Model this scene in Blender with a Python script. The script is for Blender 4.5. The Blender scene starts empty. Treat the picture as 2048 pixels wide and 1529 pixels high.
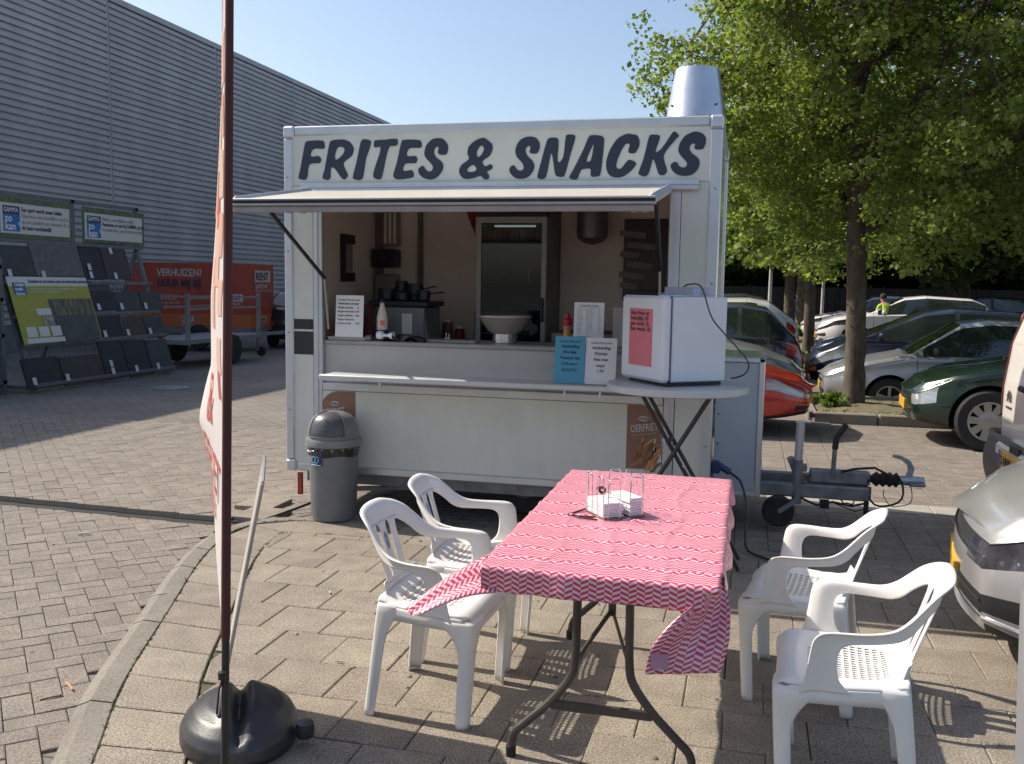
import bpy, bmesh, math, random
import numpy as np
from mathutils import Vector as V, Matrix
R=math.radians
rnd=random.Random(7)
sc=bpy.context.scene
col=sc.collection
# ------------------------------------------------------------------ camera
YAW,PITCH,ROLL,FPX=0.242936334,0.103454529,0.01572893,1890.0
fw=V((-math.sin(YAW)*math.cos(PITCH),math.cos(YAW)*math.cos(PITCH),-math.sin(PITCH)))
r0=V((math.cos(YAW),math.sin(YAW),0)); u0=r0.cross(fw)
rt=r0*math.cos(ROLL)+u0*math.sin(ROLL); up=rt.cross(fw)
cd=bpy.data.cameras.new('camera'); cam=bpy.data.objects.new('camera',cd); col.objects.link(cam)
cam.matrix_world=Matrix(((rt.x,up.x,-fw.x,0),(rt.y,up.y,-fw.y,0),(rt.z,up.z,-fw.z,1.6),(0,0,0,1)))
cd.sensor_width=36; cd.lens=FPX/2048*36; cd.clip_start=.05; cd.clip_end=1500
sc.camera=cam
# ------------------------------------------------------------------ light
SUNV=V((-1,.16,.98)).normalized()
world=bpy.data.worlds.new('World'); sc.world=world; world.use_nodes=True
nt=world.node_tree; nt.nodes.clear()
sky=nt.nodes.new('ShaderNodeTexSky'); sky.sky_type='NISHITA'; sky.sun_disc=False
sky.sun_elevation=math.asin(SUNV.z); sky.sun_rotation=math.atan2(SUNV.x,SUNV.y)
sky.air_density=1.0; sky.dust_density=2.0; sky.ozone_density=1.2
bgn=nt.nodes.new('ShaderNodeBackground'); bgn.inputs['Strength'].default_value=.125
wo=nt.nodes.new('ShaderNodeOutputWorld'); nt.links.new(sky.outputs[0],bgn.inputs[0]); nt.links.new(bgn.outputs[0],wo.inputs[0])
sl=bpy.data.lights.new('sun','SUN'); sl.energy=4.3; sl.angle=R(.53); sl.color=(1,.925,.80)
sun=bpy.data.objects.new('sun',sl); col.objects.link(sun); sun.rotation_euler=SUNV.to_track_quat('Z','Y').to_euler()
sc.view_settings.view_transform='Standard'; sc.view_settings.look='None'
sc.view_settings.exposure=.5; sc.view_settings.gamma=1; sc.view_settings.use_curve_mapping=False
sc.render.engine='CYCLES'; sc.cycles.max_bounces=8; sc.cycles.transparent_max_bounces=16
# ------------------------------------------------------------------ materials
def mat(name,c,rough=.6,metal=0,var=.12,scale=6,bump=0,bscale=80,coat=0,spec=.5,c2=None,fine=0,fscale=250,rvar=0,stretch=None,dirt=0,dirtc=(.09,.075,.06),world_=False):
    m=bpy.data.materials.new(name); m.use_nodes=True; t=m.node_tree; n=t.nodes; l=t.links
    b=n['Principled BSDF']; b.inputs['Metallic'].default_value=metal; b.inputs['Roughness'].default_value=rough
    b.inputs['Coat Weight'].default_value=coat; b.inputs['Specular IOR Level'].default_value=spec
    tc=n.new('ShaderNodeTexCoord'); obc=tc.outputs['Object']
    if world_: gp=n.new('ShaderNodeNewGeometry'); obc=gp.outputs['Position']
    vec=obc
    if stretch:
        mp=n.new('ShaderNodeMapping'); mp.inputs['Scale'].default_value=stretch; l.new(vec,mp.inputs[0]); vec=mp.outputs[0]
    ns=n.new('ShaderNodeTexNoise'); ns.inputs['Scale'].default_value=scale; ns.inputs['Detail'].default_value=6; l.new(vec,ns.inputs['Vector'])
    mx=n.new('ShaderNodeMix'); mx.data_type='RGBA'
    ca=tuple(max(0,x*(1-var)) for x in c); cb=tuple(x*(1+var) for x in (c2 or c))
    if c2: ca=c; cb=c2
    mx.inputs[6].default_value=(*ca,1); mx.inputs[7].default_value=(*cb,1)
    rg=n.new('ShaderNodeMapRange'); rg.inputs[1].default_value=.32; rg.inputs[2].default_value=.68
    l.new(ns.outputs[0],rg.inputs[0]); l.new(rg.outputs[0],mx.inputs[0]); out=mx.outputs[2]
    if fine:
        nf=n.new('ShaderNodeTexNoise'); nf.inputs['Scale'].default_value=fscale; nf.inputs['Detail'].default_value=5; nf.inputs['Roughness'].default_value=.75; l.new(obc,nf.inputs['Vector'])
        r2=n.new('ShaderNodeMapRange'); r2.inputs[1].default_value=.32; r2.inputs[2].default_value=.68; r2.inputs[3].default_value=1-fine; r2.inputs[4].default_value=1+fine
        l.new(nf.outputs[0],r2.inputs[0])
        mm=n.new('ShaderNodeMix'); mm.data_type='RGBA'; mm.blend_type='MULTIPLY'; mm.inputs[0].default_value=1
        l.new(out,mm.inputs[6]); l.new(r2.outputs[0],mm.inputs[7]); out=mm.outputs[2]
    if dirt:
        nd=n.new('ShaderNodeTexNoise'); nd.inputs['Scale'].default_value=2.3; nd.inputs['Detail'].default_value=8; nd.inputs['Roughness'].default_value=.7; l.new(obc,nd.inputs['Vector'])
        r3=n.new('ShaderNodeMapRange'); r3.inputs[1].default_value=.5; r3.inputs[2].default_value=.75; r3.inputs[4].default_value=dirt; l.new(nd.outputs[0],r3.inputs[0])
        md=n.new('ShaderNodeMix'); md.data_type='RGBA'; l.new(r3.outputs[0],md.inputs[0]); l.new(out,md.inputs[6]); md.inputs[7].default_value=(*dirtc,1); out=md.outputs[2]
    l.new(out,b.inputs['Base Color'])
    if rvar:
        r4=n.new('ShaderNodeMapRange'); r4.inputs[3].default_value=max(.02,rough-rvar); r4.inputs[4].default_value=rough+rvar; l.new(ns.outputs[0],r4.inputs[0]); l.new(r4.outputs[0],b.inputs['Roughness'])
    if bump:
        nb=n.new('ShaderNodeTexNoise'); nb.inputs['Scale'].default_value=bscale; nb.inputs['Detail'].default_value=5; l.new(vec,nb.inputs['Vector'])
        bp=n.new('ShaderNodeBump'); bp.inputs['Strength'].default_value=bump; bp.inputs['Distance'].default_value=.004; l.new(nb.outputs[0],bp.inputs['Height']); l.new(bp.outputs[0],b.inputs['Normal'])
    return m
def pervar(m,amt=.25,hue=.0):
    """each object of a repeated kind gets its own slight tone"""
    t=m.node_tree; n=t.nodes; l=t.links; b=n['Principled BSDF']; src=b.inputs['Base Color'].links[0].from_socket
    oi=n.new('ShaderNodeNewGeometry'); ob=n.new('ShaderNodeObjectInfo'); ad=n.new('ShaderNodeMath'); ad.operation='ADD'
    l.new(oi.outputs['Random Per Island'],ad.inputs[0]); l.new(ob.outputs['Random'],ad.inputs[1])
    fr=n.new('ShaderNodeMath'); fr.operation='FRACT'; l.new(ad.outputs[0],fr.inputs[0])
    rg=n.new('ShaderNodeMapRange'); rg.inputs[3].default_value=1-amt; rg.inputs[4].default_value=1+amt; l.new(fr.outputs[0],rg.inputs[0])
    hs=n.new('ShaderNodeHueSaturation'); l.new(src,hs.inputs['Color']); l.new(rg.outputs[0],hs.inputs['Value'])
    if hue:
        r2=n.new('ShaderNodeMapRange'); r2.inputs[3].default_value=.5-hue; r2.inputs[4].default_value=.5+hue; l.new(fr.outputs[0],r2.inputs[0]); l.new(r2.outputs[0],hs.inputs['Hue'])
    l.new(hs.outputs[0],b.inputs['Base Color']); return m
def glassy(name,c,rough=.05,alpha=.0):
    m=mat(name,c,rough=rough,var=.05,spec=.8)
    return m
def leafmat(name,c,c2,trans=.45):
    m=bpy.data.materials.new(name); m.use_nodes=True; t=m.node_tree; n=t.nodes; l=t.links; n.clear()
    o=n.new('ShaderNodeOutputMaterial'); d=n.new('ShaderNodeBsdfPrincipled'); d.inputs['Roughness'].default_value=.5; d.inputs['Specular IOR Level'].default_value=.35
    tr=n.new('ShaderNodeBsdfTranslucent'); mx=n.new('ShaderNodeMixShader'); mx.inputs[0].default_value=trans
    g=n.new('ShaderNodeNewGeometry'); c1=n.new('ShaderNodeMix'); c1.data_type='RGBA'; c1.inputs[6].default_value=(*c,1); c1.inputs[7].default_value=(*c2,1)
    l.new(g.outputs['Random Per Island'],c1.inputs[0]); l.new(c1.outputs[2],d.inputs['Base Color'])
    hs=n.new('ShaderNodeHueSaturation'); hs.inputs['Saturation'].default_value=1.15; hs.inputs['Value'].default_value=1.5; l.new(c1.outputs[2],hs.inputs['Color']); l.new(hs.outputs[0],tr.inputs['Color'])
    l.new(d.outputs[0],mx.inputs[1]); l.new(tr.outputs[0],mx.inputs[2]); l.new(mx.outputs[0],o.inputs[0]); return m
def glassmat(name,tint=(.75,.82,.8),refl=.12):
    m=bpy.data.materials.new(name); m.use_nodes=True; t=m.node_tree; n=t.nodes; l=t.links; n.clear()
    o=n.new('ShaderNodeOutputMaterial'); a=n.new('ShaderNodeBsdfTransparent'); a.inputs[0].default_value=(*tint,1)
    g=n.new('ShaderNodeBsdfGlossy'); g.inputs['Roughness'].default_value=.03; fr=n.new('ShaderNodeFresnel'); fr.inputs[0].default_value=1.5
    ns=n.new('ShaderNodeTexNoise'); ns.inputs['Scale'].default_value=3; tc=n.new('ShaderNodeTexCoord'); l.new(tc.outputs['Object'],ns.inputs['Vector'])
    bp=n.new('ShaderNodeBump'); bp.inputs['Strength'].default_value=.05; l.new(ns.outputs[0],bp.inputs['Height']); l.new(bp.outputs[0],g.inputs['Normal'])
    mx=n.new('ShaderNodeMixShader'); l.new(fr.outputs[0],mx.inputs[0]); l.new(a.outputs[0],mx.inputs[1]); l.new(g.outputs[0],mx.inputs[2]); l.new(mx.outputs[0],o.inputs[0]); return m
# ------------------------------------------------------------------ objects
def tag(o,label=None,cat=None,group=None,kind=None):
    if label: o['label']=label
    if cat: o['category']=cat
    if group: o['group']=group
    if kind: o['kind']=kind
    return o
def thing(name,label,cat,loc=(0,0,0),rz=0,group=None):
    o=bpy.data.objects.new(name,None); col.objects.link(o); o.location=loc; o.rotation_euler=(0,0,rz); o.empty_display_size=.2
    tag(o,label,cat,group); return o
def copy_tree(o,parent=None):
    c=o.copy(); col.objects.link(c)
    if parent: c.parent=parent
    for ch in list(o.children): copy_tree(ch,c)
    return c
class M:
    def __init__(s): s.v=[]; s.f=[]; s.m=[]; s.uv=None
    def add(s,vs,fs,m=0):
        b=len(s.v); s.v+= [tuple(p) for p in vs]; s.f+=[tuple(i+b for i in f) for f in fs]; s.m+=[m]*len(fs); return s
    def box(s,c,d,m=0,ch=0,rot=None):
        h=V(d)/2; c=V(c); ch=min(ch,min(h)*.9)
        if not ch:
            vs=[V((x*h.x,y*h.y,z*h.z)) for x in(-1,1) for y in(-1,1) for z in(-1,1)]
            fs=[(0,1,3,2),(4,6,7,5),(0,4,5,1),(2,3,7,6),(0,2,6,4),(1,5,7,3)]
        else:
            idx={};vs=[]
            for x in(-1,1):
                for y in(-1,1):
                    for z in(-1,1):
                        for a in range(3):
                            k=[h.x-ch,h.y-ch,h.z-ch]; k[a]+=ch; idx[(x,y,z,a)]=len(vs); vs.append(V((x*k[0],y*k[1],z*k[2])))
            fs=[]; sg=(-1,1)
            for a in range(3):
                b_,c_=[i for i in range(3) if i!=a]
                for sa in sg:
                    q=[]
                    for sb,sd in((-1,-1),(1,-1),(1,1),(-1,1)):
                        k=[0,0,0];k[a]=sa;k[b_]=sb;k[c_]=sd;q.append(idx[(*k,a)])
                    fs.append(tuple(q))
                for sb in sg:
                    for sd in sg:
                        q=[]
                        for sa,w in((-1,b_),(1,b_),(1,c_),(-1,c_)):
                            k=[0,0,0];k[a]=sa;k[b_]=sb;k[c_]=sd;q.append(idx[(*k,w)])
                        fs.append(tuple(q))
            for x in sg:
                for y in sg:
                    for z in sg: fs.append((idx[(x,y,z,0)],idx[(x,y,z,1)],idx[(x,y,z,2)]))
        if rot is not None: vs=[rot@p for p in vs]
        return s.add([p+c for p in vs],fs,m)
    def bb(s,x0,x1,y0,y1,z0,z1,m=0,ch=0): return s.box(((x0+x1)/2,(y0+y1)/2,(z0+z1)/2),(abs(x1-x0),abs(y1-y0),abs(z1-z0)),m,ch)
    def bar(s,a,b,w,h,m=0,ch=0,upv=(0,0,1)):
        a=V(a);b=V(b);d=b-a;L=d.length;d.normalize();u=V(upv)
        if abs(d.dot(u))>.98:u=V((0,1,0))
        x=d.cross(u).normalized();u=x.cross(d)
        rot=Matrix((x,d,u)).transposed()
        return s.box((a+b)/2,(w,L,h),m,ch,rot)
    def tube(s,path,r,n=8,m=0,caps=True):
        P=[V(p) for p in path]; rr=r if isinstance(r,(list,tuple)) else [r]*len(P); k=len(P)
        prev=None; vs=[]
        for i,p in enumerate(P):
            t=((P[min(i+1,k-1)]-P[max(i-1,0)])).normalized()
            if prev is None:
                a=V((0,0,1)) if abs(t.z)<.9 else V((1,0,0)); x=t.cross(a).normalized()
            else:
                x=(prev-t*prev.dot(t))
                x=x.normalized() if x.length>1e-6 else t.orthogonal().normalized()
            prev=x; y=t.cross(x)
            for j in range(n):
                q=2*math.pi*j/n; vs.append(p+(x*math.cos(q)+y*math.sin(q))*rr[i])
        fs=[(i*n+j,i*n+(j+1)%n,(i+1)*n+(j+1)%n,(i+1)*n+j) for i in range(k-1) for j in range(n)]
        if caps: fs+=[tuple(range(n))[::-1],tuple((k-1)*n+j for j in range(n))]
        return s.add(vs,fs,m)
    def lathe(s,prof,c=(0,0,0),n=24,m=0,axis='z',a0=0,a1=None,rot=None):
        c=V(c); full=a1 is None; a1=a0+2*math.pi if full else a1; N=n if full else n+1; vs=[]
        for r_,z in prof:
            for j in range(N):
                q=a0+(a1-a0)*j/n; p=V((r_*math.cos(q),r_*math.sin(q),z))
                if axis=='y': p=V((p.x,p.z,p.y))
                if axis=='x': p=V((p.z,p.x,p.y))
                if rot is not None: p=rot@p
                vs.append(p+c)
        fs=[]
        for i in range(len(prof)-1):
            for j in range(n):
                k=(j+1)%N if full else j+1
                fs.append((i*N+j,i*N+k,(i+1)*N+k,(i+1)*N+j))
        return s.add(vs,fs,m)
    def grid(s,fn,nu,nv,m=0,uvf=None,skip=None):
        vs=[];uv=[]
        for i in range(nu+1):
            for j in range(nv+1):
                vs.append(fn(i/nu,j/nv)); 
                if uvf: uv.append(uvf(i/nu,j/nv))
        fs=[(i*(nv+1)+j,(i+1)*(nv+1)+j,(i+1)*(nv+1)+j+1,i*(nv+1)+j+1) for i in range(nu) for j in range(nv) if not(skip and skip(i,j))]
        if uvf:
            if s.uv is None: s.uv={}
            b=len(s.v)
            for k,q in enumerate(uv): s.uv[b+k]=q
        return s.add(vs,fs,m)
    def prism(s,poly,fn,t0,t1,m=0):
        n=len(poly); vs=[fn(p[0],p[1],t0) for p in poly]+[fn(p[0],p[1],t1) for p in poly]
        fs=[tuple(range(n)),tuple(range(2*n-1,n-1,-1))]+[(i,(i+1)%n,n+(i+1)%n,n+i) for i in range(n)]
        return s.add(vs,fs,m)
    def build(s,name,mats,parent=None,off=None,smooth=30,recalc=True,loc=None):
        me=bpy.data.meshes.new(name); o3=V(off) if off is not None else V((0,0,0))
        me.from_pydata([V(p)-o3 for p in s.v],[],s.f)
        mats=mats if isinstance(mats,(list,tuple)) else [mats]
        for q in mats: me.materials.append(q)
        me.polygons.foreach_set('material_index',s.m)
        if s.uv is not None:
            ul=me.uv_layers.new(name='UVMap')
            for lp in me.loops: ul.data[lp.index].uv=s.uv.get(lp.vertex_index,(0,0))
        if recalc:
            bm=bmesh.new(); bm.from_mesh(me); bmesh.ops.recalc_face_normals(bm,faces=bm.faces); bm.to_mesh(me); bm.free()
        if smooth:
            me.polygons.foreach_set('use_smooth',[True]*len(me.polygons)); me.set_sharp_from_angle(angle=R(smooth))
        me.update()
        o=bpy.data.objects.new(name,me); col.objects.link(o)
        if parent: o.parent=parent
        if loc is not None: o.location=loc
        return o
def npmesh(name,verts,quads,m,parent=None,smooth=False,k=4):
    me=bpy.data.meshes.new(name); nv=len(verts); nq=len(quads)
    me.vertices.add(nv); me.vertices.foreach_set('co',np.asarray(verts,dtype=np.float32).ravel())
    me.loops.add(nq*k); me.loops.foreach_set('vertex_index',np.asarray(quads,dtype=np.int32).ravel())
    me.polygons.add(nq); me.polygons.foreach_set('loop_start',np.arange(nq,dtype=np.int32)*k)
    me.materials.append(m); me.update(calc_edges=True); me.validate()
    o=bpy.data.objects.new(name,me); col.objects.link(o)
    if parent: o.parent=parent
    return o
def text(name,body,size,origin,xd,ud,m,parent,off=(0,0,0),align='LEFT',depth=.0006,shear=0,sx=1,bold=0,spacing=1):
    cu=bpy.data.curves.new(name,'FONT'); cu.body=body; cu.size=size; cu.align_x=align; cu.extrude=depth; cu.shear=shear; cu.resolution_u=2; cu.space_line=spacing; cu.offset=bold
    ob=bpy.data.objects.new(name,cu); col.objects.link(ob)
    dg=bpy.context.evaluated_depsgraph_get(); me=bpy.data.meshes.new_from_object(ob.evaluated_get(dg)); bpy.data.objects.remove(ob); bpy.data.curves.remove(cu)
    xd=V(xd).normalized(); ud=V(ud).normalized(); nd=xd.cross(ud)
    mt=Matrix(((xd.x*sx,ud.x,nd.x,0),(xd.y*sx,ud.y,nd.y,0),(xd.z*sx,ud.z,nd.z,0),(0,0,0,1)))
    me.transform(Matrix.Translation(V(origin)-V(off))@mt)
    me.materials.clear(); me.materials.append(m); me.name=name
    o=bpy.data.objects.new(name,me); col.objects.link(o)
    if parent: o.parent=parent
    return o
def arc(c,r,a0,a1,n): return [(c[0]+r*math.cos(R(a0+(a1-a0)*i/n)),c[1]+r*math.sin(R(a0+(a1-a0)*i/n))) for i in range(n+1)]
def cr(pts,n=6):
    """Catmull-Rom through points"""
    P=[V(p) for p in pts]; P=[P[0]*2-P[1]]+P+[P[-1]*2-P[-2]]; o=[]
    for i in range(1,len(P)-2):
        for k in range(n):
            t=k/n; a,b,c,d=P[i-1],P[i],P[i+1],P[i+2]
            o.append(.5*((2*b)+(c-a)*t+(2*a-5*b+4*c-d)*t*t+(3*b-a-3*c+d)*t**3))
    o.append(P[-2]); return o
# ================================================================== materials used
white_panel=mat('trailer_white',(.63,.64,.585),rough=.35,var=.035,scale=4,dirt=.2,dirtc=(.38,.34,.28),bump=.05,bscale=5,stretch=(2.2,2.2,.35))
cream=mat('cream_panel',(.56,.52,.43),rough=.4,var=.03,scale=2,dirt=.1,dirtc=(.5,.42,.3))
alu=mat('aluminium',(.56,.58,.61),rough=.38,metal=.55,var=.06,scale=5,bump=.03,bscale=150,rvar=.08)
alu_dark=mat('weathered_zinc',(.23,.24,.25),rough=.55,metal=.5,var=.22,scale=14,bump=.1,dirt=.4)
navy=mat('dark_navy_print',(.025,.03,.055),rough=.4,var=.1)
black=mat('black_plastic',(.018,.018,.02),rough=.45,var=.2)
rubber=mat('black_rubber',(.022,.022,.022),rough=.8,var=.25,scale=20,bump=.2)
steel=mat('brushed_steel',(.62,.62,.62),rough=.25,metal=.95,var=.06,stretch=(1,1,30),bump=.03)
chromem=mat('wire_chrome',(.75,.75,.76),rough=.15,metal=1,var=.05)
white_plastic=mat('white_plastic',(.80,.77,.73),rough=.38,var=.04,scale=4,dirt=.24,dirtc=(.52,.46,.40),world_=True,bump=.04,bscale=200,coat=.1)
paper=mat('white_paper',(.72,.71,.72),rough=.7,var=.02)
print_black=mat('print_ink',(.04,.04,.05),rough=.6,var=.1)
lining=mat('interior_lining',(.80,.69,.61),rough=.5,var=.05,scale=2,dirt=.2,dirtc=(.14,.11,.09))
darkshelf=mat('dark_recess',(.03,.035,.04),rough=.6)
# ================================================================== setting
def brickmat(name,c1,c2,mort,w,h,ms=.006):
    m=bpy.data.materials.new(name); m.use_nodes=True; t=m.node_tree; n=t.nodes; l=t.links; b=n['Principled BSDF']; b.inputs['Roughness'].default_value=.9
    tc=n.new('ShaderNodeTexCoord'); br=n.new('ShaderNodeTexBrick'); br.inputs['Scale'].default_value=1; br.inputs['Brick Width'].default_value=w; br.inputs['Row Height'].default_value=h; br.inputs['Mortar Size'].default_value=ms
    br.inputs['Color1'].default_value=(*c1,1); br.inputs['Color2'].default_value=(*c2,1); br.inputs['Mortar'].default_value=(*mort,1)
    l.new(tc.outputs['Object'],br.inputs['Vector'])
    ns=n.new('ShaderNodeTexNoise'); ns.inputs['Scale'].default_value=.6; ns.inputs['Detail'].default_value=7; l.new(tc.outputs['Object'],ns.inputs['Vector'])
    r=n.new('ShaderNodeMapRange'); r.inputs[1].default_value=.3; r.inputs[2].default_value=.7; r.inputs[3].default_value=.75; r.inputs[4].default_value=1.2; l.new(ns.outputs[0],r.inputs[0])
    mm=n.new('ShaderNodeMix'); mm.data_type='RGBA'; mm.blend_type='MULTIPLY'; mm.inputs[0].default_value=1; l.new(br.outputs[0],mm.inputs[6]); l.new(r.outputs[0],mm.inputs[7]); l.new(mm.outputs[2],b.inputs['Base Color'])
    bp=n.new('ShaderNodeBump'); bp.inputs['Distance'].default_value=.006; l.new(br.outputs['Fac'],bp.inputs['Height']); bp.invert=True; l.new(bp.outputs[0],b.inputs['Normal'])
    return m
far_brick=brickmat('far_paving',(.185,.160,.135),(.225,.195,.165),(.085,.075,.062),.21,.105)
road_brick=pervar(mat('road_brick',(.208,.176,.146),rough=.9,var=.12,scale=7,fine=.75,fscale=125,bump=.5,bscale=160,dirt=.55,dirtc=(.145,.125,.105),world_=True),.075,.004)
slab_m=pervar(mat('paving_slab',(.250,.212,.168),rough=.92,var=.14,scale=7,fine=.85,fscale=125,bump=.55,bscale=150,dirt=.6,dirtc=(.17,.14,.112),world_=True),.08,.005)
kerb_m=pervar(mat('kerb_concrete',(.205,.182,.152),rough=.9,var=.12,scale=5,fine=.45,fscale=110,bump=.4,bscale=120,dirt=.4,world_=True),.05)
joint_m=mat('joint_sand',(.11,.092,.068),rough=1,var=.35,scale=9,fine=.4,fscale=200,c2=(.085,.085,.05))
def gz_(x,y):
    """the car park dips a little behind the trailer"""
    def s_(a,b,t): t=max(0,min(1,(t-a)/(b-a))); return t*t*(3-2*t)
    return -.042-.20*s_(-3.6,-2.2,x)*s_(12.7,14.3,y)*(1-s_(22.5,25,y))
m=M(); m.grid(lambda u,v:(-260+520*u,-120+620*v,-.40),4,4); gr=m.build('ground',mat('asphalt_ground',(.07,.068,.065),rough=.95,var=.2,scale=.5,bump=.3),smooth=0); tag(gr,kind='structure')
m=M(); m.grid(lambda u,v:(-15.4+61*u,-4+94*v,gz_(-15.4+61*u,-4+94*v)),90,188); road=m.build('road',[far_brick],smooth=0); tag(road,kind='structure')
KO=[(-1.0,.2),(-1.72,1.68),(-2.14,2.53),(-2.43,3.08),(-2.75,3.86),(-2.98,4.42),(-3.12,4.8),(-3.22,5.2),(-3.21,5.48),(-3.07,5.69),(-2.8,5.79),(-2.3,5.83),(0,5.85),(2.6,5.87),(5.2,5.89)]
KC=[(p.x,p.y) for p in cr([(x,y,0) for x,y in KO],6)]
def offs(path,d):
    o=[]
    for i,p in enumerate(path):
        a=V(path[max(i-1,0)]);b=V(path[min(i+1,len(path)-1)]); t=(b-a).normalized(); o.append((p[0]+t.y*d,p[1]-t.x*d))
    return o
def inside(x,y,path):
    """is the point on the terrace side of the path"""
    best=1e9;s=0
    for i in range(len(path)-1):
        ax,ay=path[i];bx,by=path[i+1];dx,dy=bx-ax,by-ay;L=dx*dx+dy*dy
        t=max(0,min(1,((x-ax)*dx+(y-ay)*dy)/L));px,py=ax+t*dx-x,ay+t*dy-y;d=px*px+py*py
        if d<best: best=d;s=dx*(y-ay)-dy*(x-ax)
    return (math.sqrt(best) if s<0 else -math.sqrt(best))
# terrace bed and slabs
K10=offs(KC,.10); K40=offs(KC,.405)
bedp=K10+[(5.2,-1.0),(-.4,-1.0)]
m=M(); m.add([(x,y,-.012) for x,y in bedp],[tuple(range(len(bedp)))]); terr=m.build('terrace_pavement',joint_m,smooth=0); tag(terr,kind='structure')
def clip(poly,a,b):
    """keep the part of poly right of a->b"""
    o=[];n=len(poly)
    def s(p): return (b[0]-a[0])*(p[1]-a[1])-(b[1]-a[1])*(p[0]-a[0])
    for i in range(n):
        p,q=poly[i],poly[(i+1)%n];sp,sq=s(p),s(q)
        if sp<=0:o.append(p)
        if (sp<0<sq) or (sq<0<sp):
            t=sp/(sp-sq);o.append((p[0]+(q[0]-p[0])*t,p[1]+(q[1]-p[1])*t))
    return o
def paver(poly,top,th,ch,jit,mm):
    """a bevelled paving piece as a mesh centred on its own middle"""
    cx=sum(p[0] for p in poly)/len(poly);cy=sum(p[1] for p in poly)/len(poly);n=len(poly)
    sh=[(p[0]-cx,p[1]-cy) for p in poly]
    def ins(p):
        L=math.hypot(*p) or 1; k=max(0,1-ch*1.3/L); return (p[0]*k,p[1]*k)
    vs=[(x,y,-th) for x,y in sh]+[(x,y,-ch*.6) for x,y in sh]+[(*ins(p),0) for p in sh]
    fs=[(i,(i+1)%n,n+(i+1)%n,n+i) for i in range(n)]+[(n+i,n+(i+1)%n,2*n+(i+1)%n,2*n+i) for i in range(n)]+[tuple(range(2*n,3*n))]
    return vs,fs,(cx,cy,top)
def seg_at(path,s):
    acc=0
    for i in range(len(path)-1):
        a=V(path[i]);b=V(path[i+1]);L=(b-a).length
        if acc+L>=s or i==len(path)-2: return a+(b-a)*((s-acc)/L)
        acc+=L
def plen(path): return sum((V(path[i+1])-V(path[i])).length for i in range(len(path)-1))
def place(mesh,name,parent,loc,rot=(0,0,0)):
    o=bpy.data.objects.new(name,mesh); col.objects.link(o); o.parent=parent; o.location=loc; o.rotation_euler=rot; return o
nsl=0
polys=[]
# course that follows the kerb
Lk=plen(K10); s=2.0
seg=[]
K395=offs(KC,.395)
def at_frac(path,f): return seg_at(path,f*plen(path))
fr=[i*.302/Lk for i in range(int(Lk/.302))]
for a in fr:
    b=a+.296/Lk; p=[at_frac(K10,a),at_frac(K10,b),at_frac(K395,b),at_frac(K395,a)]
    c=sum(p,V((0,0)))/4
    if c.y<2.0 or c.x>-2.2 and c.y>5.3: continue
    polys.append([(q.x+ (c.x-q.x)*.008,q.y+(c.y-q.y)*.008) for q in p])
for j in range(-1,20):
    y0=.82+j*.302
    for i in range(-12,20):
        x0=-.03+i*.302+(.151 if j%2 else 0)
        p=[(x0,y0),(x0+.2985,y0),(x0+.2985,y0+.2985),(x0,y0+.2985)]
        cx,cy=x0+.15,y0+.15
        if cy<1.9 or cx>3.2 or cy>6.2: continue
        lim=K40 if not(cx>-2.2 and cy>5.0) else K10
        if max(inside(*q,lim) for q in p)<.02: continue
        if min(inside(*q,lim) for q in p)<0:
            bi=min(range(len(lim)-1),key=lambda k:(V(lim[k])+V(lim[k+1])-2*V((cx,cy))).length)
            p=clip(p,lim[bi],lim[bi+1])
            if len(p)<3: continue
            ar=abs(sum(p[k][0]*p[(k+1)%len(p)][1]-p[(k+1)%len(p)][0]*p[k][1] for k in range(len(p))))/2
            if ar<.006: continue
        polys.append(p)
polys.sort(key=lambda p:math.hypot(p[0][0]+.3,p[0][1]-1.5))
slabmesh={}
rest=M()
for k,p in enumerate(polys):
    tz=rnd.uniform(-.0010,.0010); rx,ry=rnd.gauss(0,.0018),rnd.gauss(0,.0018)
    vs,fs,loc=paver(p,0,.03,.005,0,slab_m); loc=(loc[0]+rnd.gauss(0,.0012),loc[1]+rnd.gauss(0,.0012),tz)
    if k<290:
        key=tuple((round(x,3),round(y,3)) for x,y,_ in vs[:4]) if len(p)==4 and abs(p[1][1]-p[0][1])<1e-6 else None
        if key and key in slabmesh: me=slabmesh[key]
        else:
            mm=M(); mm.add(vs,fs); o=mm.build('paving_slab',slab_m,smooth=0); me=o.data; bpy.data.objects.remove(o)
            if key: slabmesh[key]=me
        place(me,'paving_slab',terr,loc,(rx,ry,0))
    else: rest.add([(x+loc[0],y+loc[1],z+loc[2]) for x,y,z in vs],fs)
if rest.v: tag(rest.build('paving_slabs_beyond',slab_m,terr,smooth=0),kind='stuff')
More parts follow.
